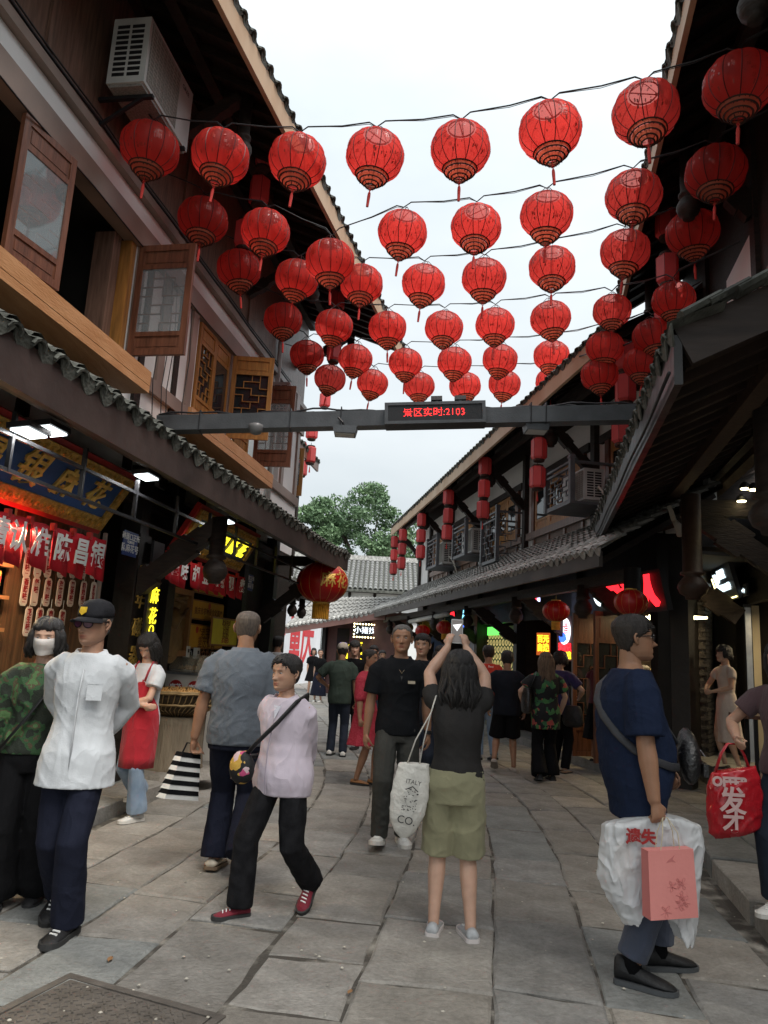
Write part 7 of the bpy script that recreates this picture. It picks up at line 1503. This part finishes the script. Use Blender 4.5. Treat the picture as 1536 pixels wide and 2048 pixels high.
glasses(NM, 'thin rimmed glasses on the navy t-shirt man', black_metal, mat('lens_clear', (.35, .36, .36), .05, .1, 4, 0, spec=1, trans=.0), .022, True)
b = MB(); b.fbox if False else None
w = NM['arms'][0][2]; hw = w+np.array([0.0, -.03, -.055])
HB = Matrix.Translation(hw) @ Matrix.Rotation(R(-84), 4, 'Z')      # frame that faces the camera again: x right, y away
plast = mat('plastic_white', (.66, .67, .68), .32, .06, 3, .15, 20, spec=.6); tweak(plast, lambda t, n, l, b: setattr(b.inputs['Alpha'], 'default_value', .74)); crumple(plast, .8, 8.0)
PB = held('plastic_bag', NM, 'white plastic carrier bag with red character in the navy t-shirt man hand', 'bag', HB)
b = MB(); out_ = [(-.27, -.055), (-.285, -.17), (-.30, -.30), (-.25, -.40), (-.16, -.53), (-.10, -.46), (.0, -.475), (.10, -.50), (.185, -.62), (.215, -.48), (.235, -.30), (.255, -.14), (.24, -.04), (.14, -.005), (.03, .0), (-.06, -.005), (-.17, -.035)]
rows_ = []
for d in (-1, -.6, 0, .6, 1): k_ = (1-abs(d)**2*.28); rows_.append([(x*k_*(1 if abs(d) < .9 else .9), .09+d*.075, (y-.02)*((1-abs(d)*.03))) for x, y in out_])
me = remesh(MB().loft(rows_), .009, 4, 'sack'); wrinkle(me, .012, 81, .6, .6); me.materials.append(plast); local('sack', me, PB)
b = MB(); b.loft([[(-.17+.055*math.cos(t)*s_, .045+.02*math.sin(t), z) for t in [2*math.pi*k/10 for k in range(10)]] for s_, z in ((.6, -.33), (1, -.29), (.9, -.2), (.5, -.14))]); b.put('snack_inside', MATS['snack'], PB, True)
sub('lettering', text_mesh('遗失', .075, .001, .003, m=ink), PB, Matrix.Translation((-.10, -.004, -.115)) @ Matrix.Rotation(R(90), 4, 'X'))
pinkm = mat('paper_pink', (.62, .22, .20), .55, .06, 3, .08, 40, col2=(.68, .26, .235)); pinkd = mat('paper_pink_dark', (.50, .16, .15), .55, .06, 5, 0)
KB = held('paper_bag', NM, 'coral pink paper bag with printed bird and flowers in front of the white bag', 'bag', HB @ Matrix.Translation((.01, -.07, -.15)) @ Matrix.Rotation(R(12), 4, 'Z') @ Matrix.Rotation(R(-2), 4, 'Y') @ Matrix.Scale(.86, 4))
b = MB(); b.box8([(-.13, 0, -.36), (.165, 0, -.36), (.165, .085, -.36), (-.13, .085, -.36), (-.13, 0, 0), (.155, 0, 0), (.155, .07, 0), (-.13, .07, 0)]); b.put('bag_body', pinkm, KB); b = MB(); b.box8([(-.131, .001, -.359), (-.1295, .001, -.359), (-.1295, .084, -.359), (-.131, .084, -.359), (-.131, .001, -.001), (-.1295, .001, -.001), (-.1295, .068, -.001), (-.131, .068, -.001)]); b.put('gusset', pinkd, KB)
b = MB(); q = random.Random(6)
b.prism([(0, 0), (.02, .012), (.045, .03), (.03, .005), (.05, -.012), (.02, -.006), (-.01, -.012)], lambda x, y, d: (x-.01, -d-.0005, y-.055), 0, .0012)
for k in range(8):
    cx, cz, rr = q.uniform(-.09, .12), q.uniform(-.32, -.15), q.uniform(.022, .045)
    for j in range(5): a = j*1.257+k; b.tube([(cx, -.0014, cz), (cx+rr*.7*math.cos(a)-.3*rr*math.sin(a), -.0014, cz+rr*.7*math.sin(a)), (cx+rr*math.cos(a), -.0014, cz+rr*math.sin(a)), (cx+rr*.7*math.cos(a)+.3*rr*math.sin(a), -.0014, cz+rr*.7*math.sin(a)), (cx, -.0014, cz)], .0012, 4)
b.put('flower_print', pinkd, KB)['kind'] = 'stuff'; b = MB()
for y in (.008, .06): b.tube([(-.05, y, -.02), (-.035, y-.01, .09), (-.01, .03, .165), (.02, .03, .165), (.06, y-.01, .09), (.075, y, -.02)], .0028, 5)
b.put('cord_handle', mat('cord_cream', (.55, .48, .33), .8, .1, 5, 0), KB)
SLB = held('sling_bag', NM, 'black leather sling bag across the belly of the navy t-shirt man', 'bag'); leather = mat('leather_black', (.014, .013, .013), .32, .3, 8, .5, 50, spec=.6)
b = MB(); rg = []
for t_, s_ in ((-1, .35), (-.8, .75), (-.4, 1), (.1, 1.02), (.6, .9), (.9, .6), (1, .3)): rg.append([(.03+t_*.11, -.285+.058*s_*math.cos(t)-.01*t_, 1.09+.125*s_*math.sin(t)+.05*t_) for t in [2*math.pi*k/14 for k in range(14)]])
b.loft(rg).put('pouch', leather, SLB, True); b = MB(); b.box(-.06, .08, -.36, -.335, .995, 1.06); b.put('front_pocket', leather, SLB); b = MB(); b.tube([(-.05, -.345, 1.10), (.04, -.355, 1.115), (.11, -.335, 1.14)], .004, 5); b.put('zip', steel, SLB)
b = strap_on(NM, [(-95, 1.04), (-115, 1.04), (-140, 1.05), (-165, 1.08), (-190, 1.13), (-215, 1.20), (-240, 1.28), (-265, 1.36), (-290, 1.44), (-320, 1.49), (-350, 1.50), (-380, 1.46), (-410, 1.36), (-435, 1.24), (-450, 1.15)], .034); b.put('strap', mat('strap_grey', (.03, .03, .034), .6, .2, 6, .1, 60), SLB, True)
# 9 woman with red bag at the right edge
RBp = at_z(1592, 1835, .14); RB = person((RBp[0], RBp[1]), -58, 1.60, 'woman in mauve top with red carrier bag at the right edge', 'f', 1.05, skin='mid', q=2, head=(-8, 4), hair=('long', 'black', -.30, .9, .02), feet=[(-.1, -.06, 0, 0, 4), (.1, .06, 0, 0, -4)], hands=[((-.17, -.26, 1.0), (-1, .3, -.3), .8), ((.14, -.24, 1.03), (1, .3, -.3), .8)], z=.14,
    top=dict(m=cloth('mauve', (.085, .05, .055)), hem=.5, sleeve=.62, loose=.014, sw=.016, collar='crew', name='tshirt'), bottom=dict(k='pants', m=jean_d, hem=.06, loose=.012, rise=.03), shoes=dict(m=shoe_w, s=sole_w), seed=9)
redp = mat('plastic_red', (.42, .012, .02), .25, .15, 4, .3, 14, spec=.6); w = RB['arms'][0][2]
RG = held('red_bag', RB, 'glossy red carrier bag with pale lettering hanging at the right edge', 'bag', Matrix.Translation(w+np.array([-.02, -.02, -.06])) @ Matrix.Rotation(R(58), 4, 'Z')); b = MB(); rg = []
for z, wx, wy in ((-.50, .12, .05), (-.47, .16, .07), (-.33, .175, .08), (-.20, .165, .07), (-.12, .14, .05)): rg.append([(wx*math.copysign(abs(math.cos(t))**.7, math.cos(t))*(1), wy*math.sin(t), z+.03*math.cos(t)) for t in [2*math.pi*k/20 for k in range(20)]])
me = remesh(MB().loft(rg), .010, 2, 'sack'); wrinkle(me, .012, 91, .7, .5); me.materials.append(redp); local('sack', me, RG)
b = MB(); b.tube([(-.11, 0, -.14), (-.07, 0, -.03), (-.03, 0, .03), (.03, 0, .03), (.07, 0, -.03), (.11, 0, -.14)], [(.02, .006)]*6, 6); b.put('handle', redp, RG, True); gp = mat('print_pink', (.62, .42, .40), .4, .1, 5, 0)
for t, s, y, z in (('OFFER', .075, .055, -.19), ('发', .16, .083, -.30), ('才', .13, .083, -.42)): sub('lettering', text_mesh(t, s, .001, .004, m=gp), RG, Matrix.Translation((-.05, -y-.008, z)) @ Matrix.Rotation(R(90), 4, 'X'))
# 10 shop assistant in pale dress
CL = person(gpos(1457, 1538, .28), -78, 1.60, 'shop assistant in pale pink fitted dress standing by the jewellery shop door', 'f', .88, skin='fair', q=1, head=(0, -4), hair=('bangs', 'black', -.04, .9, .006), feet=[(-.07, 0, 0, 0, 6), (.07, .1, 0, .0, -6)], hands=[((-.09, -.24, 1.0), (-1, .5, -.2), .7), ((.07, -.26, .99), (1, .5, -.2), .7)], z=.28,
    top=dict(m=cloth('pale_pink', (.60, .50, .44), .6), hem=.52, sleeve=.5, loose=.008, sw=.012, collar='stand', amp=.004, name='bodice'), bottom=dict(k='skirt', m=MATS['cloth_pale_pink'], z=.21, flare=.35, sway=(.0, .03), name='dress_skirt'), shoes=dict(m=shoe_b, s=sole_d, k='flat'), seed=10)
# 11 capped man in dark green shirt
GM = person(gpos(672, 1512), 176, 1.65, 'man in dark green shirt and beige cap walking away down the street', b=1.02, skin='tan', q=1, head=(8, 4), hair=('cap', 'black'), feet=[(-.1, .04, 0, 0, 8), (.1, -.04, 0, 0, -6)], hands=[((-.25, -.02, .78), (-1, .5, 0), .7), ((.24, -.22, 1.0), (1, .5, -.2), .9)],
    top=dict(m=cloth('dark_green', (.040, .056, .046)), hem=.46, sleeve=.75, loose=.022, sw=.022, collar='fold', name='shirt'), bottom=dict(k='pants', m=jean_d, hem=.06, loose=.012), shoes=dict(m=shoe_w, s=shoe_b), seed=11)
CP2 = held('cap', GM, 'beige cap on the man in dark green shirt', 'cap'); b = MB(); rg = []
for t in (.15, .4, .65, .86, .96, 1.0): rg.append([(float(x)*1.11, float(y)*1.11, float(z)*1.12+.006) for x, y, z in [head_pt(np.array(2*math.pi*k/24), np.array(min(t, .999))) for k in range(24)]])
bei = cloth('beige', (.42, .38, .31)); b.loft(rg).put('crown', bei, CP2, True, GM['HM']); b = MB(); b.loft([[(math.sin(a)*.08, -math.cos(a)*(.09+.07*f_), .03-.02*f_) for a in [-1.1+2.2*k/10 for k in range(11)]] for f_ in (0, .5, 1)]+[[(math.sin(a)*.08, -math.cos(a)*(.09+.07*f_), .024-.02*f_) for a in [-1.1+2.2*k/10 for k in range(11)]] for f_ in (1, .5, 0)], False, False); b.put('peak', bei, CP2, True, GM['HM'])
# 12 woman in red dress
RD = person(gpos(724, 1568), 62, 1.57, 'woman in red speckled dress half hidden behind the black polo man', 'f', 1.04, skin='tan', q=1, head=(10, 2), hair=('pulled', 'dark'), feet=[(-.06, .05, 0, 0, 6), (.08, -.1, 0, 0, -6)], hands=[((-.26, -.06, .74), (-1, .6, 0), .8), ((.24, .04, .74), (1, .6, 0), .6)],
    top=dict(m=mat('cloth_red_speckle', (.30, .008, .025), .8, .1, 60, .2, 120, col2=(.44, .045, .07)), hem=.52, sleeve=1.2, loose=.022, sw=.03, collar='crew', name='dress_top'), bottom=dict(k='skirt', m=MATS['cloth_red_speckle'], z=.29, flare=.55, name='dress_skirt'), shoes=dict(m=mat('shoe_tan', (.28, .13, .05), .5, .2, 8, 0), s=sole_d, k='slip'), seed=12)
# mid distance people
def bystander(u, vt, y, yaw, label, topm, botm, sex='m', hair=('short', 'black'), skin='mid', bk='pants', head=(0, 0), b=1.0, q=1, seed=20, **k):
    pos, H = place(u, vt, y); kk = dict(top=dict(m=topm, hem=k.pop('hem', .47), sleeve=k.pop('sleeve', .75), loose=.018, sw=.02, collar=k.pop('collar', 'crew'), name='shirt'), bottom=dict(k=bk, m=botm, hem=k.pop('bh', .06), loose=.015, len=.95, z=k.pop('sz', .1), flare=.5), shoes=dict(m=k.pop('sm', shoe_b), s=k.pop('ss', sole_d), k=k.pop('sk', 'sneaker')), seed=seed)
    return person(pos, yaw, H-k.get('z', 0), label, sex, b, skin=skin, q=q, head=head, hair=hair, **kk, **k)
DWm = bystander(884, 1293, 8.6, 8, 'woman in black top looking up behind the raised phone', black_c, black_c, 'f', ('bob', 'dark', -.12, .8, .01), 'mid', head=(-10, -8), seed=21)
HMn = bystander(845, 1268, 8.3, 10, 'dark haired man half hidden behind the black polo man', cloth('dark_tee', (.015, .016, .02)), jean_d, 'm', ('short', 'black'), 'mid', head=(-22, 0), seed=22)
YM = bystander(711, 1283, 12.4, -8, 'young man in black t-shirt facing camera behind the capped man', black_c, black_c, 'm', ('bangs', 'black', .03, 1.2, .005), 'fair', head=(10, 0), b=.95, seed=23)
GM2 = bystander(748, 1292, 14.2, 4, 'man with glasses in dark shirt further down the street centre', black_c, jean_d, 'm', ('short', 'black'), 'mid', head=(-4, 2), seed=24)
glasses(GM2, 'black framed glasses on the man further down the street centre', black_metal, glass_dark)
RT = bystander(978, 1291, 11.9, 186, 'man in bright red t-shirt seen from behind near the ring wall', cloth('red_tee', (.46, .035, .018)), jean_l, 'm', ('short', 'dark'), 'tan', b=1.08, seed=25, feet=[(-.1, .1, 0, .03, 5), (.1, -.05, 0, 0, -5)], sm=mat('shoe_grey', (.2, .2, .21), .6, .1, 8, 0))
sub('print', text_mesh('Reai', .05, .001, 0, m=white_print), RT['e'], Matrix.Translation((0, .152, 1.42)) @ Matrix.Rotation(R(180), 4, 'Z') @ Matrix.Rotation(R(84), 4, 'X'))
SH = person(gpos(1010, 1542), 172, 1.66, 'man in dark navy t-shirt and black shorts with slippers, seen from behind', b=1.06, skin='tan', q=1, head=(0, 4), hair=('short', 'black'), feet=[(-.12, -.05, 0, 0, 6), (.16, .22, .05, .10, -4)], hands=[((-.26, -.1, .80), (-1, .5, 0), .7), ((.25, -.16, .82), (1, .5, 0), .7)],
    top=dict(m=cloth('navy_black', (.012, .014, .020)), hem=.46, sleeve=.85, loose=.024, sw=.03, collar='crew', name='tshirt'), bottom=dict(k='shorts', m=black_c, len=1.0, hem=.10, loose=.02), shoes=dict(m=mat('slipper', (.40, .34, .30), .6, .1, 6, 0), s=mat('slipper_sole', (.33, .29, .25), .6, .1, 6, 0), k='flat'), seed=26)
flo2 = mat('cloth_floral_back', (.010, .012, .010), .8, .1, 20, .25, 90); tweak(flo2, lambda t, n, l, b: flo_fn(t, n, l, b, ((.03, .11, .045), (.05, .16, .05), (.32, .06, .05)), .60, 15))
FW = person(gpos(1090, 1562), 184, 1.66, 'woman with long light brown hair in black floral top, seen from behind', 'f', 1.0, skin='fair', q=1, head=(-6, 2), hair=('long', 'brown', -.40, 1.0, .02), feet=[(-.11, -.06, 0, 0, 5), (.11, .12, .0, .04, -4)], hands=[((-.24, -.14, .86), (-1, .5, 0), .7), ((.26, -.16, .95), (1, .5, 0), .7)],
    top=dict(m=flo2, hem=.40, sleeve=.7, loose=.03, sw=.03, collar='crew', flare=.01, name='floral_top'), bottom=dict(k='pants', m=black_c, hem=.10, loose=.02), shoes=dict(m=shoe_b, s=sole_d), seed=27)
def slouch_bag(P_, c, sz, m_, label, strap=None):
    B = held('shoulder_bag', P_, label, 'bag'); b = MB(); b.loft([[(c[0]+sz[0]*s_*math.cos(t), c[1]+sz[1]*s_*math.sin(t), c[2]+z*sz[2]) for t in [2*math.pi*k/16 for k in range(16)]] for s_, z in ((.5, -1), (.9, -.85), (1.05, -.4), (1, .2), (.85, .7), (.7, 1))]); me = remesh(b, .012, 2, 'sack'); wrinkle(me, .010, 5, .7); me.materials.append(m_); local('sack', me, B)
    if strap: b = MB(); b.tube(strap, [(.014, .004)]*len(strap), 6); b.put('strap', m_, B, True)
slouch_bag(FW, (.27, .02, 1.02), (.07, .13, .17), leather, 'black slouchy shoulder bag on the floral top woman', [(.26, .1, 1.15), (.17, .08, 1.36), (.14, .0, 1.40), (.2, -.08, 1.3), (.26, -.08, 1.15)])
PU = bystander(1120, 1302, 11.0, 130, 'woman in purple striped shirt carrying bags beside the floral top woman', cloth('purple', (.035, .028, .095)), black_c, 'f', ('bob', 'dark', -.06, 1.0, .006), 'fair', seed=28, hands=[((-.18, -.24, 1.06), (-1, .3, -.3), .7), ((.2, -.2, .84), (1, .4, -.1), .9)], sk='flat', sm=mat('sandal', (.3, .2, .12), .6, .1, 5, 0))
slouch_bag(PU, (-.25, .03, .80), (.16, .10, .15), shoe_b, 'large black tote beside the maroon vest woman', [(-.2, .0, .93), (-.16, -.02, 1.2), (-.13, 0, 1.32)])
YB_ = held('yellow_bag', PU, 'thin yellow and white plastic bag hanging low behind the floral top woman', 'bag'); b = MB(); b.loft([[(.1+.09*s_*math.cos(t), .1+.05*s_*math.sin(t), z) for t in [2*math.pi*k/12 for k in range(12)]] for s_, z in ((.4, .28), (.9, .33), (1, .5), (.7, .66), (.2, .78))]); me = remesh(b, .012, 2, 'sack'); wrinkle(me, .014, 5, .6); me.materials.append(mat('plastic_yellow', (.55, .50, .12), .4, .3, 9, .2, 20, col2=(.6, .6, .5))); local('sack', me, YB_)
MV = bystander(1200, 1305, 11.3, 150, 'woman in maroon sleeveless vest and black skirt at the shop door', cloth('maroon_vest', (.10, .010, .020), .6), black_c, 'f', ('pulled', 'dark'), 'tan', bk='skirt', sz=.2, sleeve=.12, hem=.52, z=.14, sk='flat', seed=29)
FW1 = bystander(642, 1299, 22.5, -20, 'woman in black blouse and long dark skirt walking beside the hoarding', black_c, navy_d, 'f', ('pulled', 'black'), 'fair', bk='skirt', sz=.12, hem=.55, q=0, seed=30, sm=shoe_w, ss=sole_w, head=(30, 0))
FW2 = bystander(628, 1297, 25.5, 10, 'woman in black dress furthest along the hoarding', black_c, black_c, 'f', ('bob', 'black', -.12, .8, .01), 'fair', bk='skirt', sz=.3, q=0, seed=31, sm=shoe_w, ss=sole_w)
WM = bystander(557, 1273, 13.6, 170, 'man in white shirt with his back turned under the left awning end', white_sh, jean_d, 'm', ('short', 'black'), 'mid', q=1, seed=32)
bystander(524, 1292, 15.5, 185, 'dark dressed person in the shade behind the grey polo man', black_c, black_c, 'm', ('short', 'black'), 'mid', q=0, seed=33)
bystander(541, 1288, 16.5, 175, 'dark dressed person beside the white shirt man', black_c, black_c, 'm', ('short', 'black'), 'mid', q=0, seed=34)
bystander(765, 1302, 18.0, 5, 'man in dark shirt far down the street near the tea stall', cloth('grey_dark', (.03, .03, .035)), black_c, 'm', ('short', 'black'), 'mid', q=0, seed=35)
bystander(733, 1304, 20.0, 12, 'person in pale shirt far down the street before the lit gateway', cloth('pale_far', (.35, .36, .38)), black_c, 'm', ('short', 'black'), 'mid', q=0, seed=36)
bystander(1290, 1335, 11.6, 200, 'person in orange cap deep inside the lit shop', cloth('dark_maroon', (.06, .02, .02)), black_c, 'f', ('bob', 'dark', -.06, 1, .006), 'mid', q=0, seed=37, z=.14)
# ------------------------------------------------------------------ grit and scraps lying in the joints of the paving
b = MB(); q = random.Random(12)
for k in range(260):
    y = 3.2+9*q.random()**1.5; x = q.uniform(-2.0, 2.4); s_ = q.uniform(.003, .011)
    b.lathe([(s_*.6, .0), (s_, s_*.4), (s_*.3, s_*.8)], (x, y, .002), 5)
o = b.build('grit', mat('grit_pale', (.42, .39, .33), .9, .4, 30, 0)); tag(o, 'pale grit and crumbs scattered over the paving', 'grit', kind='stuff')
for (u, v), sc_, lb_ in (((220, 1920), 1.0, 'small dry brown leaf on the paving above the manhole cover'), ((700, 1985), .8, 'small dry leaf on the paving left of the photographing woman feet')):
    p = at_z(u, v, .006); b = MB(); b.loft([[(x*sc_, w_*s2*sc_, (.006*abs(s2)+.002)*sc_) for s2 in (-1, 0, 1)] for x, w_ in ((-.03, .002), (-.012, .013), (.01, .012), (.03, .002))], False, False)
    o = b.build('dry_leaf', mat('dry_leaf', (.30, .16, .07), .8, .3, 20, 0), None, False, Matrix.Translation(p) @ Matrix.Rotation(q.uniform(0, 3), 4, 'Z')); tag(o, lb_, 'leaf', 'dry leaves on the paving')
bpy.data.scenes.remove(TMP)
